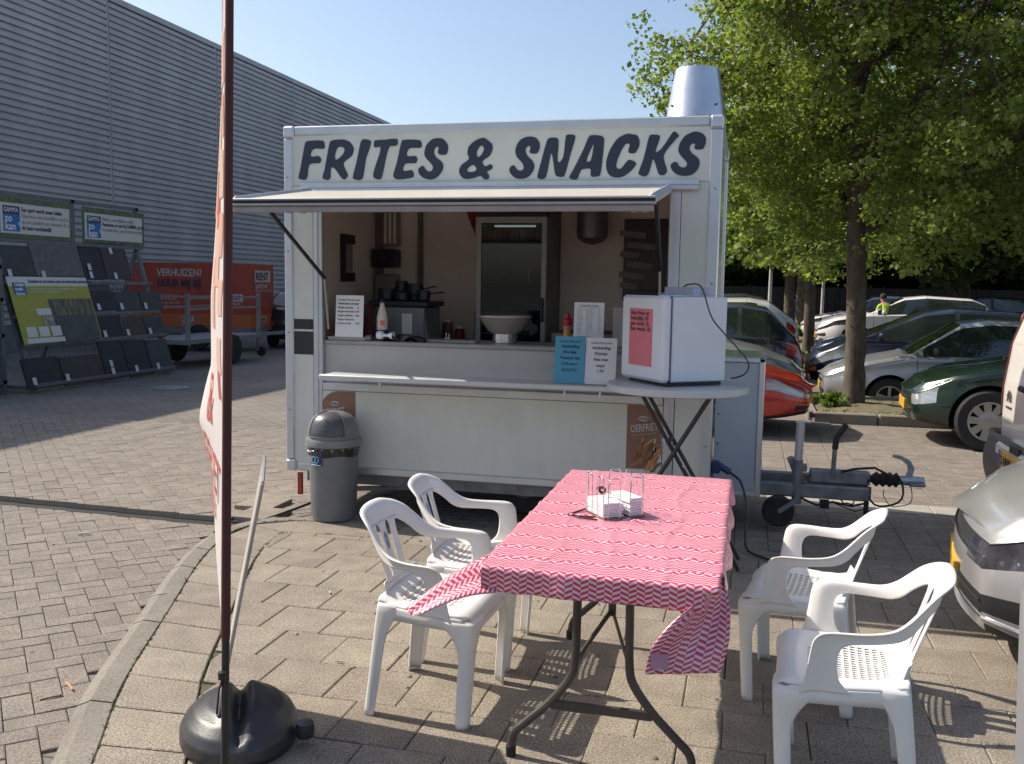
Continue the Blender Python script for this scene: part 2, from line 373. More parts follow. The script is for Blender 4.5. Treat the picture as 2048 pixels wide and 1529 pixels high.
# kerb
kerb=thing('kerb','curved row of narrow concrete kerb stones edging the slab terrace','kerb',(0,0,0))
KI=offs(KC,-.045); LK=plen(KC); pos=.35
while pos<LK-.3:
    pr=seg_at(KC,pos)
    ln=.87 if pr.y<4.3 and pr.x<-1.5 else (.36 if pr.x<-2.6 else 1.0)
    e=min(LK,pos+ln-.012); nn=max(2,int((e-pos)/.09)); mm=M(); vs=[]
    sk=rnd.uniform(-.01,.01)
    for k in range(nn+1):
        f=(pos+(e-pos)*k/nn)/LK; a=at_frac(KC,f);b=at_frac(K10,f);c=at_frac(KI,f)
        a=V((a.x,a.y));b=V((b.x,b.y));c=V((c.x,c.y)); i2=b+(a-b)*.06; o2=a+(b-a)*.07
        vs+=[(b.x,b.y,-.05),(b.x,b.y,-.005),(i2.x,i2.y,.002),(o2.x,o2.y,.002),(a.x,a.y,-.004),(c.x,c.y,-.026),(c.x,c.y,-.05)]
    fs=[(k*7+q,k*7+q+1,(k+1)*7+q+1,(k+1)*7+q) for k in range(nn) for q in range(6)]+[tuple(range(7)),tuple(nn*7+q for q in range(7))]
    mm.add(vs,fs); o=mm.build('kerb_stone',kerb_m,kerb,smooth=25); pos+=ln
# road bricks: herringbone left of the kerb, running bond in the car park
hb=[]
a=.1065; BA=R(44); cb_,sb_=math.cos(BA),math.sin(BA)
for i in range(-110,110):
    for j in range(-110,110):
        k=(i-j)%4
        if k==0: r=(i*a,j*a,i*a+2*a,j*a+a)
        elif k==3: r=(i*a,j*a,i*a+a,j*a+2*a)
        else: continue
        u_,v_=(r[0]+r[2])/2,(r[1]+r[3])/2
        cx,cy=-4.0+u_*cb_-v_*sb_,5.0+u_*sb_+v_*cb_
        if cy<1.8 or cy>9.4 or cx>-2.0 and cy<5.7: continue
        if cx>-2.6 and cy>5.7: continue
        if inside(cx,cy,KI)>.05 and cy<5.95: continue
        if math.atan2(-cx,cy)>YAW+R(31): continue
        hb.append((cx,cy,r[2]-r[0],r[3]-r[1],BA))
rb=[]
for i in range(0,22):
    x0=-1.3+i*.212
    for j in range(0,60):
        y0=5.93+j*.107+(.0535 if i%2 else 0)
        if y0>12.2: break
        if x0<-.4 and y0>6.6: continue
        if .85<x0<2.4 and y0>11.8: continue
        rb.append((x0+.106,y0+.0535,.212,.107,0))
allb=sorted(hb+rb,key=lambda q:math.hypot(q[0],q[1]))
bm_={}; rest=M(); nb=0
for cx,cy,w,h,an in allb:
    g=.0035; w-=g; h-=g; p=[(0,0),(w,0),(w,h),(0,h)]
    vs,fs,loc=paver(p,0,.02,.0045,0,None); loc=(cx,cy,-.030+rnd.gauss(0,.0010)); rx,ry=rnd.gauss(0,.005),rnd.gauss(0,.005)
    if nb<300:
        key=(round(w,3),round(h,3))
        if key not in bm_:
            mm=M(); mm.add(vs,fs); o=mm.build('brick',road_brick,smooth=0); bm_[key]=o.data; bpy.data.objects.remove(o)
        place(bm_[key],'brick',road,loc,(rx,ry,an)); nb+=1
    else:
        c_,s_=math.cos(an),math.sin(an)
        rest.add([(x*c_-y*s_+loc[0],x*s_+y*c_+loc[1],z+loc[2]-ry*x+rx*y) for x,y,z in vs],fs)
tag(rest.build('paving_bricks_beyond',road_brick,road,smooth=0),kind='stuff')
# pale strip of stones across the car park
strip=thing('gutter_strip','pale row of stone slabs crossing the car park beside the drawbar','gutter',(1,7.55,0))
sm=pervar(mat('pale_strip',(.36,.33,.28),rough=.9,var=.1,fine=.2,bump=.3),.08)
for i in range(9):
    mm=M(); vs,fs,loc=paver([(0,0),(.39,0),(.39,.28),(0,.28)],0,.03,.006,0,None); mm.add(vs,fs); o=mm.build('slab',sm,strip,smooth=0); o.location=(-.6+i*.395,-.1,-.024)
# warehouse
wall_m=pervar(mat('corrugated_blue_grey',(.50,.475,.485),rough=.5,metal=.1,var=.08,scale=1.2,bump=.02,dirt=.3,dirtc=(.26,.27,.29),world_=True,stretch=(1,1,.25)),.05)
wh=thing('warehouse','long grey corrugated steel warehouse wall behind the tile rack','building',(-15.5,30,0))
BX=-15.5;BH=8.42
pit=.156;nr=int((BH-.6)/pit);prof=[]
for k in range(nr):
    z=.5+k*pit
    prof+=[(0,z),(0,z+.040),(.062,z+.044),(.062,z+.140)]
prof.append((0,.5+nr*pit))
bay=3.45*15.5/11.0
y0=20.75-3*bay
panelme=None
for k in range(13):
    ya=y0+k*bay
    if panelme is None:
        mm=M(); mm.add([(d,yy,z) for yy in(0,bay-.04) for d,z in prof],[(i,i+1,len(prof)+i+1,len(prof)+i) for i in range(len(prof)-1)])
        o=mm.build('wall_panel',wall_m,wh,smooth=20); panelme=o.data; o.location=(0,ya-30,0)
    else: place(panelme,'wall_panel',wh,(0,ya-30,0))
    mm=M(); mm.bb(-.01,.05,-.05,.01,.5,BH,ch=.006); o=mm.build('joint_strip',wall_m,wh); o.location=(0,ya-30,0)
mm=M(); mm.bb(-.12,.075,y0-30,y0+13*bay-30,BH-.09,BH+.06,ch=.01); mm.build('roof_trim',wall_m,wh)
mm=M(); mm.bb(-.3,.06,y0-30,y0+13*bay-30,-.05,.5); mm.build('plinth',mat('plinth_concrete',(.2,.19,.18),rough=.9,var=.15),wh)
mm=M(); mm.bb(-30,-.05,y0-30,y0+13*bay-30,.0,BH-.1); mm.build('building_core',mat('roof_grey',(.2,.2,.2),rough=.9),wh)
# ================================================================== food trailer
TB=(-1.65,6.8,0)
ft=thing('food_trailer','white snack trailer with FRITES & SNACKS sign and raised serving hatch','trailer',TB)
def tp(m_,name,mt,parent=ft,**k): return m_.build(name,mt,parent,off=TB if parent is ft else None,**k)
X0,X1,Y0,Y1,Z0,Z1=-3.12,-.19,6.0,7.6,.27,2.64
oy=Y0+.012
m=M(); m.bb(X0+.06,X1-.07,oy,oy+.035,2.245,Z1-.06,ch=.002); tp(m,'sign_panel',white_panel)
m=M(); m.bb(X0+.06,-2.912,oy,oy+.035,Z0+.05,2.243); tp(m,'front_panel',white_panel)
m=M(); m.bb(-.425,-.262,oy,oy+.035,Z0+.05,2.243); tp(m,'front_panel',white_panel)
m=M(); m.bb(-2.84,-.50,oy,oy+.035,Z0+.055,.845); tp(m,'front_panel',white_panel)
for x in(-2.876,-.463):
    m=M(); m.bb(x-.033,x+.033,oy-.004,oy+.05,Z0+.05,2.243,ch=.004); m.bb(x-.004,x+.004,oy-.012,oy,Z0+.05,2.2); tp(m,'hatch_side_profile',alu)
m=M(); m.bb(-2.84,-.50,oy-.008,oy+.04,.848,.90,ch=.004); tp(m,'hatch_sill_profile',alu)
# frame profiles and caps
def prof_(x0,x1,y0,y1,z0,z1,nm='frame_profile'):
    m=M(); m.bb(x0,x1,y0,y1,z0,z1,ch=.008); return tp(m,nm,alu)
prof_(X0,X0+.062,Y0,Y0+.062,Z0+.08,Z1-.08); prof_(X1-.074,X1,Y0,Y0+.062,Z0+.08,Z1-.08)
prof_(X0+.08,X1-.08,Y0,Y0+.062,Z1-.062,Z1); prof_(X0+.08,X1-.08,Y0,Y0+.062,Z0,Z0+.055)
prof_(X0,X0+.06,Y1-.06,Y1,Z0+.08,Z1-.08); prof_(X1-.06,X1,Y1-.06,Y1,Z0+.08,Z1-.08)
prof_(X0,X0+.06,Y0+.08,Y1-.08,Z1-.062,Z1); prof_(X1-.06,X1,Y0+.08,Y1-.08,Z1-.062,Z1)
prof_(X0,X0+.06,Y0+.08,Y1-.08,Z0,Z0+.055); prof_(X1-.06,X1,Y0+.08,Y1-.08,Z0,Z0+.055); prof_(X0+.08,X1-.08,Y1-.06,Y1,Z0,Z0+.055)
prof_(X0+.08,X1-.08,Y1-.06,Y1,Z1-.062,Z1)
for x in(X0-.004,X1-.078):
    for z in(Z0-.004,Z1-.078):
        for y in(Y0-.004,Y1-.078):
            m=M(); m.bb(x,x+.082,y,y+.082,z,z+.082,ch=.012); tp(m,'corner_cap',alu)
# shell
m=M(); m.bb(X1-.05,X1-.012,Y0+.065,Y1-.065,Z0+.057,Z1-.065); tp(m,'side_panel',mat('glossy_side_white',(.66,.68,.6),rough=.12,var=.02,coat=.4))
m=M(); m.bb(X0+.012,X0+.05,Y0+.065,Y1-.065,Z0+.057,Z1-.065); tp(m,'side_panel',white_panel)
m=M(); m.bb(X0+.065,X1-.065,Y1-.05,Y1-.012,Z0+.057,Z1-.065); tp(m,'back_panel',white_panel)
m=M(); m.bb(X0+.05,X1-.05,Y0+.05,Y1-.05,Z1-.05,Z1-.012); tp(m,'roof',white_panel)
m=M(); m.bb(X0+.05,X1-.05,Y0+.06,Y1-.06,Z0+.05,Z0+.09); tp(m,'floor',darkshelf)
# interior lining
m=M(); m.bb(X0+.052,X0+.07,Y0+.06,Y1-.06,Z0+.1,Z1-.07); m.bb(X1-.07,X1-.052,Y0+.06,Y1-.06,Z0+.1,Z1-.07); m.bb(X0+.072,X1-.072,Y1-.075,Y1-.055,Z0+.1,Z1-.07); m.bb(X0+.072,X1-.072,Y0+.06,Y1-.08,Z1-.075,Z1-.055); m.bb(X0+.072,X1-.072,Y0+.05,Y0+.065,2.22,Z1-.08)
tp(m,'interior_lining',lining)
m=M(); m.bb(X0+.07,X0+.13,Y1-.14,Y1-.078,Z0+.1,Z1-.08,ch=.01); m.bb(-2.68,-2.64,Y1-.12,Y1-.078,Z0+.1,Z1-.08,ch=.01); tp(m,'interior_profile',mat('dull_interior_profile',(.16,.15,.15),rough=.5,metal=.3))
# counter
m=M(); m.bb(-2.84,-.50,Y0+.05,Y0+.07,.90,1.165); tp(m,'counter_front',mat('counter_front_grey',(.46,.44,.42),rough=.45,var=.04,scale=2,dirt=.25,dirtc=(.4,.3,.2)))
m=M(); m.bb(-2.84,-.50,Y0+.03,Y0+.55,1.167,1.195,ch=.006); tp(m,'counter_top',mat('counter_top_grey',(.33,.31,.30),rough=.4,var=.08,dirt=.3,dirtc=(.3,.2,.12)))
m=M(); m.bb(X0+.08,X1-.08,Y1-.62,Y1-.08,1.10,1.13,ch=.005); tp(m,'back_worktop',mat('worktop_dark',(.12,.11,.11),rough=.4))
# shelf outside
m=M(); m.bb(-2.73,-.49,Y0-.26,Y0-.01,.953,.983,ch=.006); sh=tp(m,'serving_shelf',mat('shelf_grey_white',(.55,.55,.54),rough=.3,var=.05,dirt=.2,dirtc=(.4,.35,.3)))
m=M(); m.bb(-2.735,-.485,Y0-.285,Y0-.262,.945,.988,ch=.008); tp(m,'shelf_edge',alu)
for x in(-2.3,-1.08,-.86):
    m=M(); m.bb(x-.006,x+.006,Y0-.292,Y0-.27,.91,.95); tp(m,'shelf_clip',alu)
# rail above hatch
m=M(); m.bb(-2.985,-.325,Y0-.022,Y0+.009,2.222,2.258,ch=.004); m.tube([(-2.985,Y0-.022,2.205),(-.325,Y0-.022,2.205)],.018,10); tp(m,'hinge_rail',alu)
# hatch (opened upwards as a canopy)
hz=lambda y:2.195-(Y0-.03-y)*.150
m=M(); yb,yf=Y0-.03,Y0-1.0
hx0,hx1=-2.93,-.485
vs=[]
for x in(hx0+.045,hx1-.045):
    for y in(yb-.03,yf+.05):
        for dz in(-.018,.012): vs.append((x,y,hz(y)+dz))
m.add(vs,[(0,1,3,2),(4,6,7,5),(0,4,5,1),(2,3,7,6),(0,2,6,4),(1,5,7,3)]); hatch=tp(m,'hatch_panel',cream)
for a,b,w in(((hx0+.02,yb,hz(yb)),(hx0+.02,yf,hz(yf)),.045),((hx1-.02,yb,hz(yb)),(hx1-.02,yf,hz(yf)),.045)):
    m=M(); m.bar(a,b,w,.044,ch=.008); m.bar(V(a)+V((0,0,.026)),V(b)+V((0,0,.026)),.014,.01,ch=.003); tp(m,'hatch_frame',alu)
hfm=mat('hatch_profile_grey',(.36,.36,.37),rough=.5,metal=.35,var=.05)
m=M(); m.bb(hx0,hx1,yf-.012,yf+.03,hz(yf)-.028,hz(yf)+.018,ch=.004); m.bb(hx0,hx1,yf-.024,yf-.0125,hz(yf)+.004,hz(yf)+.016,ch=.004); m.bb(hx0,hx1,yf-.024,yf-.0125,hz(yf)-.026,hz(yf)-.012,ch=.004); tp(m,'hatch_frame',hfm)
m=M(); m.bb(hx0+.002,hx1-.002,yf-.0155,yf-.0124,hz(yf)-.011,hz(yf)+.003); tp(m,'hatch_groove',rubber)
m=M(); m.bb(hx0+.01,hx1-.01,yf-.012,yf+.02,hz(yf)-.062,hz(yf)-.030,ch=.004); tp(m,'hatch_seal',mat('hatch_seal_grey',(.30,.27,.26),rough=.5))
m=M(); m.bb(hx0+.01,hx1-.01,yf-.005,yf+.015,hz(yf)-.032,hz(yf)-.027); tp(m,'hatch_gap',rubber)
for x,s in((-2.905,1),(-.515,-1)):
    a=V((x,5.32,hz(5.32)-.03)); b=V((x+.085*s,6.0,1.62)); c_=V((x+.10*s if s>0 else x-.02,6.03,1.27)) 
    if s<0: b=V((-.545,6.0,1.70)); c_=V((-.54,6.0,1.50))
    st=M(); st.tube([a,b],.013,10,m=0); st.tube([b,c_],.009,8,m=1); tp(st,'gas_strut',[black,mat('strut_rod_dull',(.35,.32,.27),rough=.4,metal=.5)])
# small hooks and clips under the hatch
m=M()
for x in(-2.75,-2.6,-2.52,-.62,-.56): m.bb(x,x+.03,5.03,5.06,1.985,2.0)
tp(m,'hatch_catch',alu)
# sign lettering
GLYPHS=[[[(-2950,2540),(-2832,2542),(-2818,2518),(-2823,2489),(-2900,2488),(-2920,2440),(-2864,2441),(-2845,2421),(-2853,2395),(-2930,2385),(-2947,2304),(-2961,2285),(-2986,2285),(-3012,2295),(-3000,2349),(-2964,2521)]],[[(-2779,2532),(-2758,2543),(-2682,2546),(-2635,2529),(-2607,2486),(-2621,2439),(-2681,2388),(-2650,2310),(-2675,2282),(-2697,2293),(-2764,2365),(-2778,2294),(-2796,2281),(-2834,2294),(-2821,2346),(-2797,2459)],[(-2725,2492),(-2692,2498),(-2673,2481),(-2687,2448),(-2740,2416)]],[[(-2546,2542),(-2518,2544),(-2483,2528),(-2518,2420),(-2541,2295),(-2560,2278),(-2593,2280),(-2615,2292),(-2588,2395),(-2560,2515)]],[[(-2455,2535),(-2383,2538),(-2300,2542),(-2295,2508),(-2309,2498),(-2353,2492),(-2383,2392),(-2406,2294),(-2424,2279),(-2468,2299),(-2443,2393),(-2415,2490),(-2459,2491),(-2463,2521)]],[[(-2259,2534),(-2140,2530),(-2126,2510),(-2131,2483),(-2213,2478),(-2228,2432),(-2171,2429),(-2157,2414),(-2166,2384),(-2240,2379),(-2253,2335),(-2194,2338),(-2180,2312),(-2187,2291),(-2290,2278),(-2318,2288),(-2325,2310),(-2299,2391),(-2272,2509)]],[[(-2009,2541),(-1973,2530),(-1946,2494),(-1947,2452),(-1961,2434),(-2004,2436),(-2015,2449),(-2009,2483),(-2022,2486),(-2037,2471),(-2040,2446),(-2026,2420),(-1985,2386),(-1976,2360),(-1985,2327),(-2021,2289),(-2061,2275),(-2111,2286),(-2143,2312),(-2149,2342),(-2130,2361),(-2112,2362),(-2098,2341),(-2075,2326),(-2053,2336),(-2048,2357),(-2062,2379),(-2098,2417),(-2108,2447),(-2094,2497),(-2054,2534)]],[[(-1705,2537),(-1672,2518),(-1645,2492),(-1643,2463),(-1662,2422),(-1709,2386),(-1692,2356),(-1657,2368),(-1641,2356),(-1645,2339),(-1678,2319),(-1664,2298),(-1668,2277),(-1695,2273),(-1722,2294),(-1766,2282),(-1828,2277),(-1859,2300),(-1868,2334),(-1851,2367),(-1802,2404),(-1812,2442),(-1803,2483),(-1760,2520)],[(-1724,2486),(-1705,2481),(-1701,2460),(-1719,2427),(-1742,2415),(-1748,2449)],[(-1771,2366),(-1749,2339),(-1762,2324),(-1793,2320),(-1813,2329),(-1802,2350)]],[[(-1392,2538),(-1354,2527),(-1332,2494),(-1333,2458),(-1348,2433),(-1388,2432),(-1397,2444),(-1391,2473),(-1404,2479),(-1421,2466),(-1422,2439),(-1407,2414),(-1377,2385),(-1364,2356),(-1371,2323),(-1401,2286),(-1448,2273),(-1491,2281),(-1522,2308),(-1529,2337),(-1514,2356),(-1497,2358),(-1484,2339),(-1462,2325),(-1440,2330),(-1434,2347),(-1445,2373),(-1480,2411),(-1491,2444),(-1483,2485),(-1456,2521),(-1422,2535)]],[[(-1270,2526),(-1226,2527),(-1209,2511),(-1199,2372),(-1163,2536),(-1151,2545),(-1109,2541),(-1102,2526),(-1131,2421),(-1166,2292),(-1183,2282),(-1217,2287),(-1228,2301),(-1251,2428),(-1258,2424),(-1285,2289),(-1306,2270),(-1339,2276),(-1343,2290),(-1317,2392),(-1285,2510)]],[[(-1013,2532),(-984,2538),(-934,2531),(-919,2514),(-926,2386),(-938,2293),(-952,2283),(-990,2281),(-999,2294),(-1002,2329),(-1054,2327),(-1066,2311),(-1082,2274),(-1094,2264),(-1128,2271),(-1136,2282),(-1112,2324),(-1048,2452)],[(-986,2482),(-984,2474),(-1001,2380),(-1028,2378)]],[[(-778,2541),(-746,2538),(-713,2530),(-697,2498),(-699,2462),(-722,2424),(-757,2423),(-765,2435),(-758,2471),(-764,2482),(-781,2478),(-804,2448),(-831,2384),(-838,2344),(-826,2328),(-805,2332),(-766,2379),(-749,2381),(-720,2368),(-714,2354),(-739,2319),(-787,2283),(-836,2274),(-878,2288),(-900,2329),(-901,2377),(-882,2441),(-835,2512)]],[[(-628,2532),(-580,2529),(-571,2515),(-589,2424),(-496,2541),(-482,2549),(-456,2524),(-467,2509),(-544,2407),(-521,2312),(-532,2292),(-552,2284),(-572,2293),(-603,2377),(-611,2381),(-633,2301),(-653,2279),(-690,2288),(-698,2300),(-668,2390),(-640,2516)]],[[(-358,2546),(-314,2533),(-292,2505),(-296,2462),(-311,2439),(-354,2440),(-360,2451),(-355,2469),(-367,2475),(-384,2464),(-388,2440),(-373,2416),(-333,2384),(-325,2353),(-338,2313),(-369,2286),(-416,2279),(-464,2291),(-493,2319),(-500,2346),(-483,2363),(-463,2362),(-446,2338),(-418,2330),(-402,2342),(-403,2362),(-440,2402),(-457,2434),(-447,2481),(-416,2523)]]]
for L in GLYPHS:
    cu=bpy.data.curves.new('letter','CURVE'); cu.dimensions='2D'; cu.fill_mode='BOTH'; cu.extrude=.0012; cu.resolution_u=4
    for lp in L:
        sp=cu.splines.new('BEZIER'); sp.bezier_points.add(len(lp)-1); sp.use_cyclic_u=True
        n=len(lp)
        for i,(x,z) in enumerate(lp):
            b=sp.bezier_points[i]; p=V((x/1000,z/1000,0)); a=V((lp[i-1][0]/1000,lp[i-1][1]/1000,0)); c=V((lp[(i+1)%n][0]/1000,lp[(i+1)%n][1]/1000,0))
            b.co=p; t=(c-a); t.normalize(); k=.26; b.handle_left_type='FREE'; b.handle_right_type='FREE'
            b.handle_left=p-t*(p-a).length*k; b.handle_right=p+t*(c-p).length*k
    ob=bpy.data.objects.new('letter',cu); col.objects.link(ob)
    me=bpy.data.meshes.new_from_object(ob.evaluated_get(bpy.context.evaluated_depsgraph_get())); bpy.data.objects.remove(ob); bpy.data.curves.remove(cu)
    me.transform(Matrix.Translation(V((0,oy-.003,0))-V(TB))@Matrix(((1,0,0,0),(0,0,-1,0),(0,1,0,0),(0,0,0,1))))
    me.materials.clear(); me.materials.append(navy)
    o=bpy.data.objects.new('letter',me); col.objects.link(o); o.parent=ft
# black stripes left
for z0,z1 in((1.265,1.335),(1.09,1.25)):
    m=M(); m.bb(-3.055,-2.912,oy-.003,oy-.0005,z0,z1); tp(m,'stripe',mat('stripe_black',(.02,.02,.025),rough=.5,var=.1))
# posters
kraft=mat('poster_kraft',(.25,.125,.085),rough=.6,var=.10,scale=9,stretch=(1,1,3))
fries=mat('poster_fries',(.38,.17,.06),rough=.6,var=.3,scale=25,c2=(.26,.10,.045))
pwhite=mat('poster_white',(.5,.46,.44),rough=.6)
def poster(x0,x1,z0,z1,side):
    w=.13
    if side>0: pts=[(x0,z0),(x1-w,z0)]+arc((x1-w,z0+w),w,-90,0,8)+arc((x1-w,z1-w),w,0,90,8)+[(x0,z1)]
    else: pts=[(x0,z0),(x1,z0),(x1,z1)]+arc((x0+w,z1-w),w,90,180,8)
    m=M(); m.prism(pts,lambda a,b,t:(a,oy-.002-t,b),0,.0015); p=tp(m,'poster',kraft)
    e=V((x1-x0,0,0)); cx=(x0+x1)/2
    off=TB
    def pt(dx,dz,k=0): return (x0+dx,oy-.005-k,z1-dz)
    m=M(); m.prism([(x0+.105+.035*math.cos(q*.524),z1-.085+.017*math.sin(q*.524)) for q in range(12)],lambda a,b,t:(a,oy-.0045-t,b),0,.001); o=m.build('logo_oval',pwhite,p,off=TB)
    text('logo_text','Aviko',.028,pt(.075,.093,.003),(1,0,0),(0,0,1),navy,p,TB,sx=.95)
    text('poster_title','OERFRIET',.068,pt(.025 if side>0 else .006,.178,.001),(1,0,.14),(-.1,0,1),pwhite,p,TB,sx=.60,bold=.0012)
    text('poster_title','LANGER IN DE SCHIL GEBAKKEN',.014,pt(.03 if side>0 else .012,.2,.001),(1,0,.14),(0,0,1),pwhite,p,TB,sx=.75)
    f=M(); rr=random.Random(3 if side>0 else 4)
    f.prism([(x0+.15,z1-.22),(x1-.03,z1-.21),(x1-.05,z1-.36),(x0+.19,z1-.33)],lambda a,b,t:(a,oy-.0035-t,b),0,.0005,m=1)
    for k in range(34):
        a=x0+rr.uniform(.05,.21); b=z1-rr.uniform(.24,.40); q=rr.uniform(.1,1.5); l=rr.uniform(.02,.045); w2=.0065
        dx,dz=math.cos(q)*l,math.sin(q)*l; nx,nz=-math.sin(q)*w2,math.cos(q)*w2
        y=oy-.0045-k*.00008
        f.add([(a-dx-nx,y,b-dz-nz),(a+dx-nx,y,b+dz-nz),(a+dx+nx,y,b+dz+nz),(a-dx+nx,y,b-dz+nz)],[(0,1,2,3)])
    f.build('fries_picture',[pervar(fries,.35),pwhite],p,off=TB,smooth=0)
poster(-2.855,-2.60,.42,.842,-1); poster(-.725,-.505,.43,.842,1)
# chassis
m=M(); m.bar((X0+.1,6.15,.22),(X1-.1,6.15,.22),.05,.09); m.bar((X0+.1,7.4,.22),(X1-.1,7.4,.22),.05,.09)
for x in(-2.9,-2.2,-1.4,-.6): m.bar((x,6.15,.23),(x,7.4,.23),.05,.05)
tp(m,'chassis',alu_dark)
for x,y in((-1.45,6.32),(-1.45,7.3)):
    m=M(); m.lathe([(.0,-.07),(.13,-.07),(.15,-.075),(.25,-.08),(.275,-.05),(.28,0),(.275,.05),(.25,.08),(.15,.075),(.0,.07)],(x,y,.28),28,axis='y'); w=tp(m,'wheel',rubber)
    m=M(); m.lathe([(0,-.082),(.05,-.085),(.07,-.072),(.14,-.074),(.15,-.082)],(x,y,.28),20,axis='y'); m.build('rim',alu_dark,w,off=TB)
for x,y in((-2.96,6.2),(-2.96,7.4),(-.45,6.2)):
    m=M(); m.bb(x-.022,x+.022,y-.02,y+.02,.012,.26,ch=.004); m.bb(x-.055,x+.055,y-.05,y+.05,0,.014); tp(m,'support_leg',alu_dark)
m=M(); m.bb(-3.03,-3.0,Y0-.006,Y0+.02,.10,.255); tp(m,'reflector_post',mat('reflector_red',(.35,.03,.02),rough=.4,var=.2))
m=M(); m.bar((-2.95,6.35,.1),(-2.2,7.3,.2),.03,.03); m.bar((-2.95,7.3,.1),(-2.2,6.4,.2),.03,.03); m.bar((-2.7,6.2,.12),(-1.8,6.2,.2),.03,.03); tp(m,'brace',alu_dark)
for x,z in((X0+.03,.7),(X0+.03,1.24),(X0+.03,1.8),(X0+.03,2.3),(X1-.035,.6),(X1-.035,1.1),(X1-.035,1.62),(X1-.035,2.2),(-2.876,.6),(-2.876,1.5),(-.463,.6),(-.463,1.75),(-.463,2.05)):
    m=M(); m.lathe([(0,-.003),(.005,-.0025),(.0065,0)],(x,Y0-.0005 if x<-3 or x>-.3 else oy-.0045,z),8,axis='y'); tp(m,'rivet',alu_dark)
# chimney cowl
cy_=6.98; cx_=-.415
m=M(); m.lathe([(.213,2.775),(.209,2.787),(.156,3.11),(.153,3.125),(.145,3.125),(.148,3.10),(.201,2.80),(.206,2.777)],(cx_,cy_,0),40); ck=tp(m,'chimney_cowl',mat('galvanised_cowl',(.66,.67,.70),rough=.3,metal=.85,var=.06,scale=10,bump=.05,rvar=.06))
m=M(); m.lathe([(.11,2.6),(.11,2.95),(.105,2.95),(.105,2.6)],(cx_,cy_,0),28); tp(m,'flue_pipe',alu)
m=M(); m.lathe([(.152,3.10),(.1565,3.09),(.160,3.06)],(cx_,cy_,0),40); 
for k in range(26):
    a=k*.2417; b=a+.33*(1 if k%2 else -1)
    m.tube([(cx_+.152*math.cos(a),cy_+.152*math.sin(a),3.10),(cx_+.12*math.cos(a+b*.2),cy_+.12*math.sin(a+b*.2),3.135),(cx_+.03*math.cos(b),cy_+.03*math.sin(b),3.14)],.0018,4)
tp(m,'wire_mesh_cap',alu_dark)
for a in(-2.5,-.75):
    m=M(); m.lathe([(0,-.004),(.009,-.004),(.009,.004),(0,.004)],(cx_+.200*math.cos(a),cy_+.205*math.sin(a),2.86),8); tp(m,'rivet',rubber)
for a in(.6,2.2,3.9,5.2):
    m=M(); m.bar((cx_+.11*math.cos(a),cy_+.11*math.sin(a),2.81),(cx_+.205*math.cos(a),cy_+.205*math.sin(a),2.81),.02,.004); tp(m,'cowl_bracket',alu)
# gas locker on the drawbar
gl_m=mat('locker_blue_white',(.42,.47,.55),rough=.3,var=.03,bump=.02,bscale=12,coat=.2)
m=M(); m.bb(-.187,.085,6.46,7.15,.235,1.10); tp(m,'gas_locker',gl_m)
m=M(); m.bb(.087,.127,6.45,6.49,.2,1.135,ch=.006); m.bb(-.187,.127,6.45,7.16,1.103,1.135,ch=.006); m.bb(-.187,.085,6.45,6.49,.2,.232,ch=.006); m.bb(.087,.127,7.12,7.16,.2,1.1,ch=.006); m.bb(.09,.12,6.5,7.11,.21,1.1); tp(m,'locker_profile',alu)
m=M(); m.bb(-.18,.11,6.47,7.14,1.136,1.142); tp(m,'locker_lid',mat('locker_lid_green_reflection',(.33,.40,.33),rough=.25,var=.06,coat=.3))  # green reflection on the lid put into its base colour
for z in(.55,.75,.95):
    m=M(); m.lathe([(0,-.003),(.006,-.003),(.006,.003)],(-.165,6.459,z),8,axis='y'); tp(m,'locker_rivet',rubber)
# drawbar
m=M(); m.bb(.09,.83,6.56,6.63,.195,.285,ch=.008); m.bb(-.15,.83,6.95,7.02,.195,.285,ch=.008); m.bar((.5,6.98,.24),(.83,6.62,.24),.06,.08); tp(m,'drawbar',alu_dark)
m=M(); m.bar((.45,6.66,.335),(.84,6.66,.335),.09,.09,ch=.01); m.prism([(.44,.29),(.40,.33),(.38,.43),(.33,.455),(.30,.44),(.36,.30)],lambda a,b,t:(a,6.60+t,b),0,.1); tp(m,'overrun_housing',alu_dark)
m=M(); m.lathe([(.02,0)]+[(.052 if k%2 else .034,.02+k*.021) for k in range(8)]+[(.02,.19)],(.84,6.66,.335),16,axis='x'); tp(m,'rubber_bellows',rubber)
m=M(); m.tube([(1.0,6.66,.335),(1.10,6.66,.335),(1.18,6.66,.335)],[.03,.034,.03],12); m.prism([(1.06,.35),(1.10,.35),(1.115,.42),(1.09,.47),(1.03,.50),(.98,.505),(.975,.49),(1.03,.475),(1.07,.44),(1.075,.40)],lambda a,b,t:(a,6.645+t,b),0,.03); m.bb(1.08,1.19,6.63,6.69,.30,.33,ch=.01); tp(m,'tow_coupling',mat('coupling_blue_zinc',(.36,.42,.48),rough=.4,metal=.7,var=.2,scale=30))
m=M(); m.tube([(.60,6.62,.33),(.60,6.62,.36),(.605,6.62,.55)],.016,10); m.tube([(.605,6.62,.53),(.61,6.62,.6),(.67,6.62,.70)],.021,10,m=1); tp(m,'handbrake_lever',[alu_dark,black])
m=M(); m.tube([(.37,6.58,.02+.13),(.37,6.58,.45)],.033,14); m.tube([(.37,6.58,.45),(.375,6.58,.70)],.028,14,m=1); m.bb(.345,.40,6.553,6.605,.695,.712,m=1,ch=.006); m.tube([(.37,6.58,.71),(.44,6.58,.705),(.445,6.58,.74)],.007,6,m=1); m.lathe([(0,-.018),(.016,-.012),(.018,.0),(.016,.012),(0,.018)],(.447,6.58,.755),10,m=2); m.bb(.33,.43,6.57,6.62,.37,.42,ch=.006); tp(m,'jockey_post',[alu_dark,alu,rubber])
